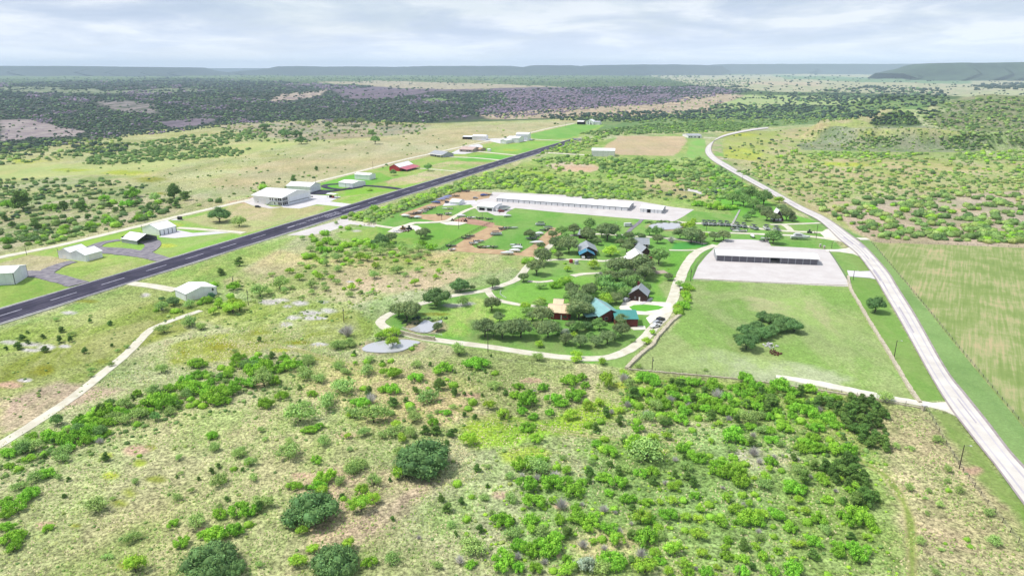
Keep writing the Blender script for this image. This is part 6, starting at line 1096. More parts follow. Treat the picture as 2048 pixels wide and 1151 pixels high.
T(1480, 740, 2.801, "j 690 200 70 735 215 60 770 250 70 800 270 60 650 220 60 700 250 70 750 290 70 720 330 80 680 320 70 640 300 70 780 330 60 650 360 70 700 380 80 760 400 70 800 440 80 740 440 70 820 460 50 690 410 60 610 340 60 590 310 60 550 250 70 500 210 70 450 200 60 430 220 60 600 250 60 560 560 70 600 550 80 640 540 70 520 600 70 580 610 80 640 600 80 690 620 70 540 640 60 700 660 60 650 650 70 610 660 60 660 780 90 720 770 90 760 740 60 700 730 80 480 580 70 420 560 60 620 950 50 20 1000 50 815 355 35 580 390 30 740 190 50 830 280 40 300 510 50 380 230 60 150 240 60 120 160 60 40 220 60;g 180 420 90 170 360 70 65 335 60 260 350 90 390 270 110 400 130 90 230 130 120 300 200 100 340 400 50 430 350 90 500 400 50 385 440 90 620 480 100 500 750 80 300 700 120 460 620 80 620 690 60 690 870 140 760 910 70 690 1070 130 560 1010 70 210 840 90 290 910 90 420 990 100 130 1060 70 220 1030 60 310 1160 130 490 1150 50 70 870 140 450 870 90 570 830 60 350 460 90 450 470 100 540 470 100 640 880 100 60 200 90 110 230 80 500 300 90 540 330 80 30 650 70 350 690 80 420 400 80 190 1150 80 20 420 60 640 1010 80;l 300 800 50 370 810 60 480 650 60 440 330 80 130 830 70 560 630 50 640 670 70 720 960 60 80 620 40 330 750 60 700 790 50;d 195 500 40 245 490 30 330 510 30 20 770 40 730 270 30 400 610 40 540 690 40 110 110 30;m 1020 980 60 1440 990 80 1410 820 60 1120 410 60 820 185 90 1240 690 50 960 680 50 480 920 60")
T(1040, 440, 5.689, "k 250 520 200 190 640 190 40 710 110 440 450 100 400 340 150 560 390 200 620 180 140 760 260 170 1000 250 220 930 200 150 1240 240 110 1220 380 130 1270 330 130 1570 270 110 1830 230 140 1960 275 180 2060 275 110 1120 640 220 1230 600 150 1400 640 250 1430 700 180 1220 740 180 1690 690 90 600 880 170 790 900 170 1100 960 140 640 960 190 700 1050 220 740 1130 200 1390 230 80 1040 690 120 1330 760 150 240 340 90 1060 120 80 880 290 90;q 800 120 140 1590 520 200 1300 820 200 1000 830 200 930 800 150 1150 850 150 1140 260 100 1560 200 130 520 280 130 460 300 120 1480 180 100 1400 480 80 1420 840 130 880 680 70 1340 210 70 1190 900 140;l 1040 420 200 1920 110 120 840 560 150 980 970 200 1880 870 120 1070 570 80 540 590 90 1460 560 110 400 400 90 1860 90 70 240 960 120;g 1760 650 30 1900 790 130 1870 1000 150 1800 1060 120 540 700 110 400 780 140 470 730 110 1690 560 26 510 500 40 240 340 80 140 480 120 60 490 100;d 1730 270 120 200 745 50 920 640 80 1250 740 90;m 240 790 120 1820 760 110 960 600 70")
T(940, 560, 5.115, "k 230 95 120 220 330 160 300 440 110 150 600 200 330 620 190 520 610 220 740 460 190 800 610 200 980 670 130 1130 700 140 1290 690 120 1410 670 150 1550 600 160 1120 430 220 1040 530 110 1560 480 130 420 540 130 640 430 110 700 540 120;o 1200 520 120;q 1030 250 130 1100 560 140 1480 620 110 1330 520 130 1240 620 90 240 590 120 900 560 90;m 700 280 110 590 380 120 690 830 110 1660 640 60;l 1090 850 120 1090 800 110 1340 870 110 1810 660 100 1880 560 80 1060 600 90 710 690 100 560 300 120;s 980 590 100")
T(640, 560, 5.115, "o 1430 130 190 1180 290 270;k 880 440 230 800 390 150 960 370 130 1200 530 100 1560 110 60;d 270 600 190 220 560 120;l 700 590 160 780 580 110 620 610 110 360 870 60;m 1420 770 130 1460 270 140 180 700 110 320 690 90 980 680 40 240 960 70 190 900 100;j 350 770 50 640 870 60;g 940 710 70 480 850 80 730 830 60")
T(300, 540, 5.115, "o 115 320 60 225 370 120;g 570 340 130 510 350 70 700 310 80 655 160 100 840 220 150 820 285 80 260 430 100 60 420 60;b 620 290 70;m 400 390 120 100 430 130 1110 290 170 1200 250 90 1310 210 170 1640 190 100 1770 160 50 1610 980 110 380 590 130 510 610 80 1240 70 70 1450 200 60 1900 150 90 1370 240 80;l 830 460 180 900 430 160 760 440 150 640 460 110 1520 110 100 700 390 110 850 380 140;j 720 60 60 1120 730 50 480 1000 80;d 120 420 60 560 680 30")
T(1240, 560, 4.096, "o 1180 340 110 1240 360 110 1300 370 120 1050 480 150 1110 500 130 1050 585 180 1170 500 140 1240 470 130 1330 430 130 1440 440 140 1390 400 120 960 490 70 1130 420 110 1300 440 110;g 570 90 90 545 150 100 520 240 110 490 280 70;m 150 730 60 1530 240 1 700 750 40;l 560 190 70 470 250 70")
T(1380, 380, 6.394, "k 100 680 180 320 660 130 440 660 150 1000 400 150 1080 420 130 1250 400 160 1320 410 90 900 290 110 1180 290 110 1240 330 110 40 640 100 990 330 130;q 730 400 100 790 350 100 1080 700 190 1060 640 110 820 260 160 700 220 180 560 200 160 960 200 200 780 150 200 640 110 120;g 130 210 150 270 250 150 400 250 120 500 255 140 50 200 80 350 200 100 570 240 100 450 230 100 380 100 100 520 60 90 620 60 100 200 590 60 210 570 60;l 20 480 110 50 420 90 700 110 120 880 110 140 1150 170 120")
T(600, 380, 7.877, "g 400 710 140 350 690 90 190 720 60 640 600 70 760 620 100 950 570 50 650 670 40 230 810 130 310 880 130 420 850 170 520 860 130 700 900 150 800 880 150 950 850 130 1060 800 110 870 890 110 600 980 170 330 1000 180 430 960 150 100 1080 160 200 1060 130 1090 840 120 1430 850 120 900 430 130 1170 330 150 700 450 110;o 1290 870 240 1180 870 130;k 1430 840 170 1900 780 170 1970 740 150;m 880 990 140 1000 960 120 1650 970 130 1750 990 100 1600 940 100 560 540 70 780 1060 110 20 790 90;l 180 790 110 1030 910 110 730 1040 110 1190 450 70 1580 960 90")
T(1700, 440, 4.796, "o 262 900 170");T(0, 380, 4, "o 1740 265 165;m 1900 300 120;j 160 170 150 25 250 60 870 150 60 1180 165 60 1260 190 50 1475 85 80 1365 120 50 1410 145 60 915 180 50 975 185 50 1090 130 60 275 310 80 90 300 50 1380 70 110 1660 695 0.1 1910 610 70 1765 680 60 500 165 80 640 170 90 700 240 50 750 160 25;g 390 165 110 1050 65 160 930 295 80 1010 140 100 820 90 90 650 140 80 730 300 80 500 350 80 350 390 60 560 250 70 40 430 90 1270 110 60 900 110 80 1100 250 90 860 280 110 50 140 90;m 1230 100 90")
T(512, 100, 4, "o 355 755 130 320 700 140 240 700 110 60 640 140 215 690 110;q 950 755 70 1100 1005 50 1375 970 60;k 580 620 50 800 640 50 650 605 60 700 610 80 760 600 70 840 600 60 955 605 40 1060 615 50 990 610 30 415 610 50 475 605 40 1235 620 30;j 478 965 40 295 1060 50 1640 0 0.1 1445 790 22;g 910 1125 50 60 1115 80 950 720 30;q 930 700 60")
PLANTS = [p for p in PLANTS if p[2] > 3]
HGT = {}
BUILT = []
def plant(px, py, wpx, k, label=None, i=[0]):
    p = G(px, py); wdt = wpx / FPX * (p.y * CT + H * ST)
    wdt = max(.9, min(wdt, 17)) * {'g': .96, 'l': .96, 'm': 1.15, 'k': 1.1, 'q': 1.08, 'j': .95, 'd': 1.25}.get(k, 1.0); i[0] += 1; v = (i[0] * 5 + int(px)) % NV; me, tm = PROTO[k][v]
    fl = 1.0 if k in 'okqs' else random.uniform(.8, 1.15)
    s = wdt / 2 * 1.06; p = p + Vector((0, wdt * .28))
    z = float(hz(p.x, p.y)); nm, cat = NAMES[k]; rz = random.uniform(0, 6.28)
    if abs(px - 1755) < 8 and wpx > 30: fl = 1.25
    r = empty(nm, (p.x, p.y, z), rz, label, cat, GROUPS[k]); big = k == 'o' and wpx > 80; ex = random.uniform(.8, 1.22) if k in 'glmj' else random.uniform(.92, 1.08); r.scale = (s * ex, s / ex, s * fl * (.95 if big else 1)); r.location.z -= s * .24 if big else 0
    link(bpy.data.objects.new('branches' if k == 'd' else 'crown', me), r)
    if wpx > 14 and tm: link(bpy.data.objects.new('trunk' if k in 'okqlm' else 'stem', tm), r)
    BUILT.append((px, py, wpx, k, r)); return r
# more of the same between the ones traced one by one
def inpoly(x, y, poly): 
    c = False; n = len(poly)
    for a in range(n):
        x1, y1 = poly[a]; x2, y2 = poly[(a + 1) % n]
        if (y1 > y) != (y2 > y) and x < (x2 - x1) * (y - y1) / (y2 - y1) + x1: c = not c
    return c
def scatter(poly, n, kinds, w0, w1, out, mind=.55, seed=0):
    r2 = random.Random(seed + n); xs = [p[0] for p in poly]; ys = [p[1] for p in poly]; tries = 0; k = 0
    while k < n and tries < n * 40:
        tries += 1; x, y = r2.uniform(min(xs), max(xs)), r2.uniform(min(ys), max(ys))
        if not inpoly(x, y, poly): continue
        w = r2.uniform(w0, w1)
        if any(abs(q[0] - x) < (q[2] + w) * .5 * mind and abs(q[1] - y) < (q[2] + w) * .32 * mind for q in out): continue
        out.append((x, y, w, r2.choice(kinds))); k += 1
scatter([(1270, 755), (1400, 765), (1600, 790), (1740, 815), (1740, 850), (1600, 850), (1460, 850), (1300, 830), (1240, 800)], 55, 'ggggjjmd', 18, 32, PLANTS, .5, 1)
scatter([(1030, 930), (1300, 880), (1560, 870), (1700, 950), (1760, 1151), (1000, 1151)], 80, 'ggglljmd', 12, 32, PLANTS, .8, 2)
scatter([(0, 900), (60, 860), (200, 820), (330, 770), (560, 705), (600, 740), (420, 810), (240, 870), (60, 935), (0, 950)], 55, 'ggggqm', 14, 30, PLANTS, .5, 3)
scatter([(0, 905), (60, 865), (200, 825), (330, 775), (560, 712), (600, 730), (420, 800), (240, 860), (60, 930)], 40, 'jgmj', 8, 16, PLANTS, .5, 33)
scatter([(540, 760), (960, 770), (900, 900), (780, 880), (560, 950)], 30, 'mmgj', 8, 26, PLANTS, .9, 4)
scatter([(200, 920), (540, 860), (560, 980), (380, 1040), (180, 1060)], 14, 'mmgj', 7, 18, PLANTS, 1, 5)
scatter([(900, 960), (1030, 900), (1030, 1040), (900, 1120)], 14, 'mgj', 8, 20, PLANTS, 1, 6)
scatter([(1790, 900), (1850, 850), (1960, 1050), (1980, 1151), (1840, 1151)], 14, 'mmg', 8, 18, PLANTS, 1, 7)
scatter([(560, 540), (760, 500), (980, 520), (860, 570), (700, 600), (560, 600)], 46, 'mmmmlg', 8, 20, PLANTS, .9, 8)
scatter([(600, 500), (700, 480), (880, 500), (860, 520), (640, 530)], 24, 'ggmml', 12, 24, PLANTS, .6, 9)
scatter([(100, 640), (340, 620), (560, 640), (560, 700), (300, 740), (60, 800)], 16, 'mmmj', 6, 14, PLANTS, 1, 10)
scatter([(1060, 480), (1130, 470), (1210, 470), (1250, 500), (1180, 480)], 5, 'kq', 16, 24, PLANTS, .6, 11)
scatter([(1150, 580), (1250, 560), (1250, 605), (1170, 610)], 6, 'kqkl', 20, 32, PLANTS, .45, 13)
# every kind: the 290 that show largest stand alone, the rest join the scrub
rest = []
for k in SPEC.keys() | {'d'}:
    ps = sorted([p for p in PLANTS if p[3] == k], key=lambda p: -p[2])
    for p in ps[:290]: plant(*p)
    rest += ps[290:]
# labels: kind, size, place; where several share a place, their rank by size
from collections import defaultdict
ADJ = {'o': 'dark green round live oak', 'k': 'dark oak with grey-brown limbs', 'q': 'mid-green shade tree', 'g': 'bright green leafy bush', 'l': 'yellow-green mesquite tree', 'm': 'pale feathery mesquite', 'j': 'small dark olive juniper', 'd': 'leafless grey shrub', 's': 'silvery grey-green bush', 'b': 'blue-green bush'}
cl = defaultdict(list)
for t in BUILT:
    li = min(range(len(LAND)), key=lambda i: (LAND[i][0] - t[0]) ** 2 + ((LAND[i][1] - t[1]) * 1.6) ** 2); cl[(li, t[3])].append(t)
ORD = ['', 'second ', 'third ', 'fourth ', 'fifth ', 'sixth ', 'seventh ', 'eighth ', 'ninth ', 'tenth ', 'eleventh ', 'twelfth ', 'thirteenth ', 'fourteenth ', 'fifteenth ', 'sixteenth ', 'seventeenth ', 'eighteenth ']
for (li, k), ts in cl.items():
    ph = LAND[li][2]; ts.sort(key=lambda t: t[0])
    for i, t in enumerate(ts):
        n = len(ts)
        if n == 1: lab = f'{ADJ[k]} {ph}'
        elif n == 2: lab = f'{"larger" if t[2] >= ts[1 - i][2] and not (t[2] == ts[1 - i][2] and i) else "smaller"} {ADJ[k]} {ph}'
        elif n <= 18:
            pos = 'leftmost' if i == 0 else 'rightmost' if i == n - 1 else (ORD[i].strip() + ' from left') if i < n / 2 else (ORD[n - 1 - i].strip() + ' from right')
            lab = f'{ADJ[k]} {ph}, {pos}'
        else: lab = f'{ADJ[k]} {ph}'
        w_ = lab.split()
        if len(w_) > 16: lab = lab.replace(' with grey-brown limbs', '').replace('small dark olive', 'dark').replace('bright green leafy', 'green'); w_ = lab.split()
        if len(w_) > 16: lab = ' '.join(w_).replace('the ', '')
        t[4]['label'] = lab
# ------------------------------------------------------------------ masses nobody could count: scrub, far woods
BLOB = []
for i in range(10):
    r = np.random.default_rng(40 + i); v = IV * .9 * (1 + r.uniform(-.32, .32, (42, 1))); v[:, 2] = v[:, 2] * .75 + .45; v[:, 2] = np.maximum(v[:, 2], 0); f = IF1
    m_ = 70; th = r.uniform(0, 6.28, m_); cz = r.uniform(-.1, 1, m_); sn = np.sqrt(1 - cz ** 2); nr = np.stack([sn * np.cos(th), sn * np.sin(th), cz * .75], 1); P = nr * r.uniform(.85, 1.2, (m_, 1)); P[:, 2] += .45
    a1 = np.cross(nr, r.normal(0, 1, (m_, 3))); a1 /= np.linalg.norm(a1, axis=1, keepdims=True); a2 = np.cross(nr, a1) + nr * .5; s = .15
    q = np.stack([P - a1 * s, P + a2 * s * 1.4, P + a1 * s], 1).reshape(-1, 3)
    BLOB.append((np.vstack([v, q]), np.vstack([f, np.arange(3 * m_).reshape(-1, 3) + 42]), np.concatenate([r.uniform(.8, 1.1, (42, 1)), np.repeat(r.uniform(.8, 1.3, (m_, 1)), 3, 0)])))
SMALL = []
for i in range(8):
    r = np.random.default_rng(70 + i); v = IV0 * (1 + r.uniform(-.3, .3, (12, 1))); v[:, 2] = v[:, 2] * .75 + .4; SMALL.append((v, IF0, r.uniform(.85, 1.15, (12, 1))))
def mass(name, pts, label, small=False, skip=()):
    """pts: (px, py, width in photo px, kind)"""
    A_ = np.array([p[:2] for p in pts], float); keep = np.ones(len(pts), bool); jx = (vnoise(A_[:, 0] / 14, A_[:, 1] / 5, 3) - .5) * 26; rs = np.random.default_rng(3).random(len(pts))
    for poly in skip: keep &= ~((sdist(A_[:, 0], A_[:, 1] * 2.5, [(x, y * 2.5) for x, y in poly]) + jx > 0) & (rs > .07))
    pts = [p for p, k_ in zip(pts, keep) if k_]
    P = np.array([p[:3] for p in pts], float); ks = [p[3] for p in pts]; r = np.random.default_rng(len(pts))
    u = (P[:, 0] - 1024) / FPX; v = -(P[:, 1] - 575.5) / FPX; t = -H / (-ST + v * CT); X = u * t; Y = (CT + v * ST) * t
    hil = (P[:, 0] > 1540) & (P[:, 1] > 190) & (P[:, 1] < 330)
    for _ in range(3):                                   # stand on the terrain, where the line of sight meets it
        Z = hz(X, Y); t = (Z - H) / (-ST + v * CT); t = np.where((t > 0) & (t < 25000), t, 25000); X = u * t; Y = (CT + v * ST) * t
    if hil.any(): X[hil], Y[hil] = GT(P[hil, 0], P[hil, 1])
    Z = hz(X, Y); W = P[:, 2] / FPX * (Y * CT + (H - Z) * ST) / 2
    pool = SMALL if small else BLOB; V = []; F = []; C = []; nb = 0
    base = {k: np.clip(lin(c) * 1.25, 0, .6) for k, c in LEAF.items()}
    for i in range(len(P)):
        bv, bf, bc = pool[r.integers(len(pool))]; a = r.uniform(0, 6.28); c, s = math.cos(a), math.sin(a); w = W[i]
        hh = w * r.uniform(.65, 1.1)
        V.append(np.stack([X[i] + (bv[:, 0] * c - bv[:, 1] * s) * w, Y[i] + (bv[:, 0] * s + bv[:, 1] * c) * w, Z[i] + bv[:, 2] * hh - .1], 1)); F.append(bf + nb); C.append(bc * base[ks[i]] * (r.uniform(.92, 1.08) if small else r.uniform(.82, 1.2)) * np.array([r.uniform(.94, 1.08), 1, r.uniform(.9, 1.1)])); nb += len(bv)
    o = link(bpy.data.objects.new(name, npmesh(name, np.vstack(V), np.vstack(F), M['foliage'], {'col': np.vstack(C)}, smooth=small)))
    return tag(o, label, name.replace('_', ' '), None, 'stuff')
def fill(poly, n, kinds, w0, w1, seed=0, clump=0.0, cs=14):
    """random positions in an outline, gathered into drifts when clump > 0"""
    r = np.random.default_rng(seed * 31 + n); poly = [tuple(map(float, p)) for p in poly]; xs = [p[0] for p in poly]; ys = [p[1] for p in poly]; out = []
    X = r.uniform(min(xs), max(xs), n * 12); Y = r.uniform(min(ys), max(ys), n * 12); ok = sdist(X, Y, poly) > 0
    if clump > 0: ok &= vnoise(X / (cs * 3.2), Y / cs, seed, 3) > (.5 - .5 * (1 - clump) + .02)
    X, Y = X[ok][:n], Y[ok][:n]
    for x, y in zip(X, Y): out.append((x, y, r.uniform(w0, w1) * (.7 if r.random() < .3 else 1), kinds[r.integers(len(kinds))]))
    return out
S = []
# the bright thicket beside the runway and the scrub behind the storage row
S += fill([(700, 432), (760, 418), (850, 388), (905, 370), (960, 352), (1010, 340), (1020, 352), (985, 378), (930, 380), (880, 395), (800, 424), (740, 440)], 520, 'gglllg', 9, 17, 1)
S += fill([(690, 440), (760, 425), (790, 434), (740, 447)], 50, 'gml', 8, 15, 2)
S += fill([(960, 352), (1080, 352), (1200, 368), (1290, 385), (1300, 400), (1180, 398), (1040, 382), (985, 376)], 460, 'ggqml', 8, 16, 3)
S += fill([(1000, 340), (1090, 328), (1180, 345), (1290, 350), (1300, 392), (1180, 372), (1060, 360)], 150, 'ggml', 7, 13, 4, .5)
S += fill([(1200, 318), (1400, 318), (1440, 335), (1490, 370), (1500, 392), (1440, 398), (1330, 362), (1200, 345)], 560, 'gqgmq', 8, 16, 5)
S += fill([(1060, 318), (1180, 312), (1210, 322), (1200, 330), (1080, 330)], 130, 'gmq', 7, 12, 6)
S += fill([(1300, 350), (1480, 370), (1500, 400), (1400, 405), (1300, 400)], 130, 'gmqk', 7, 14, 7, .5)
S += fill([(1120, 290), (1180, 272), (1220, 268), (1200, 285), (1150, 308), (1100, 305), (1060, 318)], 230, 'glgm', 6, 11, 8)
S += fill([(1160, 268), (1190, 262), (1290, 250), (1440, 244), (1560, 250), (1480, 262), (1400, 266), (1300, 268), (1200, 272)], 800, 'qgbq', 5, 10, 9)
S += fill([(1120, 236), (1380, 226), (1700, 226), (1700, 240), (1560, 252), (1400, 250), (1300, 248)], 700, 'qbm', 4, 8, 10, .35)
# right of the county road
S += fill([(1470, 345), (1560, 335), (2100, 345), (2100, 385), (1900, 392), (1700, 400), (1620, 412), (1540, 372)], 800, 'qgmmb', 6, 13, 11, .45)
S += fill([(1620, 412), (1720, 398), (1900, 392), (2100, 385), (2100, 490), (1900, 484), (1760, 478), (1690, 450)], 420, 'qggmq', 10, 24, 12, .5, 16)
S += fill([(1760, 476), (2048, 486), (2100, 492), (2100, 470), (1740, 462)], 60, 'gqg', 14, 24, 13)
S += fill([(1450, 268), (1560, 258), (1640, 262), (1600, 300), (1500, 345), (1450, 320)], 110, 'qmjk', 4, 10, 14, .7)
S += fill([(1560, 300), (1700, 306), (1900, 306), (2048, 312), (2100, 345), (1500, 340)], 320, 'gqlm', 6, 13, 15, .55, 8)
S += fill([(1630, 306), (1780, 304), (1860, 308), (1780, 316), (1640, 314)], 130, 'glg', 6, 12, 16)
S += fill([(1880, 308), (2080, 300), (2080, 322), (1900, 322)], 130, 'glg', 7, 13, 17)
# knobs
S += fill([(1580, 300), (1600, 282), (1640, 262), (1700, 250), (1760, 244), (1860, 246), (1960, 262), (2000, 290), (1960, 304)], 320, 'qmvvk', 3, 6.5, 61, .5, 6)
S += fill([(1640, 262), (1720, 246), (1860, 244), (1960, 256), (2000, 285), (1960, 300), (1640, 300), (1600, 290)], 110, 'qbmv', 4, 8, 18, .6, 10)
S += fill([(1745, 240), (1770, 226), (1820, 224), (1836, 240), (1845, 250), (1740, 250)], 240, 'oFw', 5, 9, 19)
S += fill([(1670, 290), (1720, 276), (1800, 272), (1800, 288), (1730, 302), (1690, 302)], 140, 'qbd', 5, 10, 20)
S += fill([(1870, 276), (1960, 270), (1990, 300), (1900, 302)], 110, 'qbd', 6, 11, 21)
S += fill([(1840, 240), (1900, 205), (2000, 195), (2100, 198), (2100, 310), (2000, 285), (1900, 262)], 850, 'qbkvm', 4, 10, 22, .3)
# airfield side
S += fill([(-60, 400), (0, 378), (100, 372), (200, 378), (300, 388), (380, 392), (420, 398), (300, 425), (150, 462), (0, 500), (-60, 515)], 300, 'qgjbk', 7, 18, 23, .62, 16)
S += fill([(0, 470), (100, 448), (280, 425), (420, 400), (440, 405), (280, 442), (120, 484), (0, 505)], 120, 'ggqj', 10, 20, 24, .3)
S += fill([(-40, 362), (60, 356), (240, 362), (300, 372), (240, 392), (80, 400), (-40, 420)], 230, 'qgbjk', 6, 14, 25, .5, 10)
S += fill([(150, 330), (200, 308), (300, 296), (420, 296), (500, 298), (480, 312), (340, 322), (220, 330)], 420, 'qgqb', 7, 13, 26, .15)
S += fill([(250, 290), (350, 276), (520, 258), (560, 262), (500, 285), (400, 296), (300, 298)], 300, 'qgb', 6, 12, 27, .25)
S += fill([(-30, 300), (40, 285), (150, 278), (250, 276), (250, 300), (140, 318), (0, 330)], 260, 'dkbq', 6, 14, 28, .25)
S += fill([(140, 290), (260, 288), (250, 304), (150, 306)], 90, 'kbo', 7, 13, 29)
S += fill([(420, 252), (560, 242), (700, 240), (860, 248), (840, 270), (700, 275), (600, 290), (500, 282)], 430, 'dbkqm', 4, 9, 30, .5, 8)
S += fill([(100, 340), (600, 290), (860, 262), (1150, 242), (960, 292), (560, 385), (400, 400)], 150, 'dqjm', 3, 7, 31, .6)
S += fill([(560, 350), (660, 345), (560, 392), (420, 396)], 24, 'qjm', 6, 12, 32, .2)
# strip of scrub right of the runway near the pale apron
S += fill([(300, 640), (480, 560), (560, 600), (760, 580), (740, 650), (600, 690), (400, 660)], 70, 'mmq', 4, 9, 33, .5)
LOW = fill([(1288, 445), (1330, 442), (1372, 446), (1372, 449), (1330, 445.5), (1300, 449)], 40, 'wuj', 4, 8, 80) + fill([(800, 640), (850, 634), (900, 632), (890, 640), (850, 644), (810, 656)], 40, 'wvf', 4, 9, 81) + fill([(716, 690), (760, 676), (800, 672), (780, 680), (730, 694)], 20, 'wvx', 4, 9, 82)
LOW += fill([(-40, 930), (150, 840), (330, 770), (560, 700), (640, 720), (560, 800), (330, 860), (60, 960), (-40, 1000)], 420, 'uvw', 4, 11, 71, .25, 12)
LOW += fill([(560, 700), (980, 740), (1250, 750), (1250, 860), (900, 900), (560, 900)], 420, 'uvxx', 3, 8, 72, .45, 16)
LOW += fill([(1240, 750), (1700, 800), (1790, 880), (1700, 940), (1400, 880), (1240, 850)], 520, 'uvgw', 4, 11, 73, .25, 14)
LOW += fill([(980, 900), (1240, 850), (1780, 900), (1800, 1170), (960, 1170)], 900, 'uvglx', 4, 10, 74, .4, 20)
LOW += fill([(-40, 960), (560, 820), (980, 900), (960, 1170), (-40, 1170)], 340, 'uvxx', 3, 8, 75, .55, 22)
LOW += fill([(1790, 840), (1860, 830), (2060, 1120), (2060, 1170), (1840, 1170)], 120, 'xvx', 3, 8, 76, .5, 20)
LOW += fill([(500, 560), (760, 500), (1000, 520), (860, 580), (700, 640), (500, 640)], 260, 'xxv', 3, 7, 77, .4, 10)
LOW += fill([(0, 680), (340, 600), (560, 640), (720, 700), (560, 700), (300, 740), (0, 860)], 200, 'xvw', 2.5, 6, 78, .5, 10)
r_s = random.Random(9); REC = {'g': 'uvvg', 'l': 'xvl', 'q': 'wuu', 'b': 'w', 'o': 'wF', 'm': 'xm', 'k': 'kf', 'd': 'xm', 'j': 'jw'}
S = [(x, y, w * (.78 if y < 430 else .9), r_s.choice('uvw' if k == 'g' and y < 430 and x < 700 else REC.get(k, k))) for x, y, w, k in S] + rest + LOW
RD = [(1404, 300), (1412, 290), (1428, 278), (1454, 267), (1500, 257), (1545, 251), (1548, 260), (1500, 266), (1458, 276), (1436, 288), (1428, 304), (1420, 310)]
HILL = [(1600, 290), (1600, 262), (1700, 242), (1752, 232), (1765, 219), (1830, 219), (1850, 236), (1960, 250), (2000, 280), (1960, 300), (1700, 300)]
mass('scrub', S, 'mixed scrub and mesquite thickets across the middle distance', skip=[RD])
Fw = []
Fw += fill([(-60, 170), (0, 166), (400, 158), (640, 168), (900, 178), (1000, 184), (1020, 200), (990, 228), (860, 246), (700, 246), (600, 243), (480, 248), (380, 262), (250, 274), (60, 300), (-60, 320)], 12500, 'FFFffe', 3.5, 7, 40, .06, 4)
Fw += fill([(-60, 170), (400, 158), (640, 168), (1000, 182), (1000, 200), (400, 190), (-60, 200)], 3500, 'FFff', 3, 5.5, 41, .06, 5)
Fw += fill([(980, 180), (1330, 174), (1490, 184), (1350, 206), (1180, 218), (1010, 238), (960, 230)], 2600, 'hhhFf', 3, 7, 42, .2, 7)
Fw += fill([(1120, 176), (1480, 172), (1510, 184), (1380, 192), (1180, 190)], 700, 'FFf', 3.5, 6.5, 43, .1, 4)
Fw += fill([(960, 228), (1150, 216), (1480, 188), (1420, 225), (1380, 232), (980, 238)], 260, 'hme', 3, 6, 44, .5)
Fw += fill([(1080, 232), (1180, 226), (1400, 222), (1400, 238), (1260, 244), (1100, 240)], 520, 'FFf', 5, 9, 45, .1)
Fw += fill([(1360, 226), (1440, 208), (1600, 210), (1760, 214), (1880, 222), (1860, 240), (1700, 238), (1500, 240), (1390, 238)], 1200, 'FFfe', 5, 9, 46, .25, 7)
Fw += fill([(1540, 196), (1640, 184), (1740, 172), (1880, 178), (1900, 200), (1860, 214), (1760, 212), (1640, 208)], 620, 'FFfe', 4.5, 9, 47, .45, 5)
Fw += fill([(1440, 205), (1480, 186), (1680, 182), (1700, 200), (1600, 208)], 160, 'FFf', 3.5, 6.5, 48, .5)
Fw += fill([(1280, 152), (2100, 146), (2100, 200), (1900, 190), (1500, 182)], 420, 'Ff', 3, 6, 49, .6, 4)
Fw += fill([(1940, 172), (2080, 166), (2080, 178), (1950, 178)], 150, 'FF', 5, 10, 50)
Fw += fill([(600, 156), (1100, 160), (1500, 160), (1500, 172), (1140, 176), (740, 172)], 1400, 'fee', 2.5, 4.5, 51, .2, 4)
Fw += fill([(-60, 158), (400, 152), (900, 150), (1400, 148), (1400, 158), (700, 164), (-60, 170)], 1800, 'fee', 2.5, 4, 52, .1, 4)
Fw += fill([(0, 176), (600, 168), (1000, 180), (1000, 235), (600, 240), (250, 270), (0, 300)], 500, 'he', 3.5, 6, 53, .5, 6)
nv = vnoise(np.array([p[0] for p in Fw]) / 70, np.array([p[1] for p in Fw]) / 9, 88, 3); Fw = [(x, y, w, 'h' if n_ > .66 and x < 1200 and k in 'Ff' and r_s.random() < .8 else k) for (x, y, w, k), n_ in zip(Fw, nv)]
mass('far_woodland', Fw, 'blue-green oak and juniper woods spreading to the mesas', True, [ZONES[i][0] for i in (3, 4, 5, 6, 7, 8, 9, 10)] + [HILL, RD])
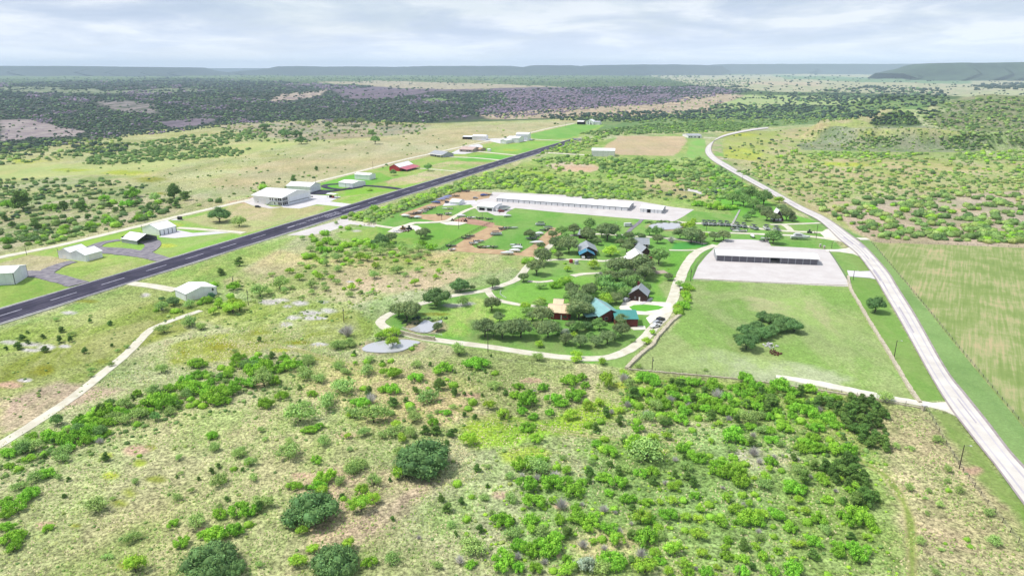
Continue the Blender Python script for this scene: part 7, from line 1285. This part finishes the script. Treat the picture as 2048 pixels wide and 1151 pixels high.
# ------------------------------------------------------------------ tussocks of grass on the near range
def tussocks():
    r = np.random.default_rng(77); n = 90000; X = r.uniform(-330, 330, n * 2); Y = r.uniform(128, 400, n * 2)
    px = 1024 + FPX * X / (Y * CT + H * ST); py = 575.5 + FPX * (H * CT - Y * ST) / (Y * CT + H * ST)
    ok = (px > -40) & (px < 2090) & (py < 1190) & (sdist(px, py, [(-60, 920), (150, 800), (330, 680), (560, 640), (720, 690), (980, 735), (1250, 750), (1840, 830), (2060, 1120), (2100, 1200), (-60, 1200)]) > 0)
    ok &= vnoise(X / 7, Y / 7, 5, 3) > .40
    X, Y = X[ok][:n], Y[ok][:n]; n = len(X); V = []; a = r.uniform(0, 6.28, (n, 3)); s = r.uniform(.12, .42, (n, 1)); h = r.uniform(.15, .6, (n, 1))
    P = np.stack([X, Y, np.zeros(n)], 1)[:, None, :]; an = np.stack([a[:, 0], a[:, 0] + 2.1, a[:, 0] + 4.2], 1)
    base = np.stack([np.cos(an) * s, np.sin(an) * s, np.full((n, 3), -.02)], 2) + P; tip = np.stack([r.normal(0, .08, n), r.normal(0, .08, n), h[:, 0]], 1)[:, None, :] + P
    V = np.concatenate([base, tip], 1).reshape(-1, 3); i = np.arange(n)[:, None] * 4; F = np.vstack([np.hstack([i, i + 1, i + 3]), np.hstack([i + 1, i + 2, i + 3]), np.hstack([i + 2, i, i + 3])])
    pal = np.array([alb((226, 214, 168)), alb((196, 202, 130)), alb((156, 184, 96)), alb((214, 206, 160)), alb((132, 164, 80))]) * 1.3; t = np.clip((vnoise(X / 14, Y / 14, 8, 3) * 7 - 1.2 + r.uniform(-1, 1, n)), 0, 4.99).astype(int)
    C = np.repeat(pal[t] * r.uniform(.8, 1.2, (n, 1)), 4, 0)
    o = link(bpy.data.objects.new('grass', npmesh('grass', V, F, M['foliage'], {'col': C}))); tag(o, 'clumped dry and green range grass in the foreground', 'grass', None, 'stuff')
tussocks()
box = MB().box(-24000, 24000, -24000, 24000, -40, 330); hzo = box.build('haze', M['ground']); tag(hzo, 'thin blue haze lying over the whole plain', None, None, 'stuff')
hm = bpy.data.materials.new('haze_air'); hm.use_nodes = True; hn = hm.node_tree.nodes; hn.clear()
ho = hn.new('ShaderNodeOutputMaterial'); pv = hn.new('ShaderNodeVolumePrincipled'); pv.inputs['Color'].default_value = (.66, .80, 1.0, 1); pv.inputs['Density'].default_value = 5.5e-5; pv.inputs['Anisotropy'].default_value = 0
hm.node_tree.links.new(pv.outputs[0], ho.inputs['Volume']); hzo.data.materials.clear(); hzo.data.materials.append(hm)
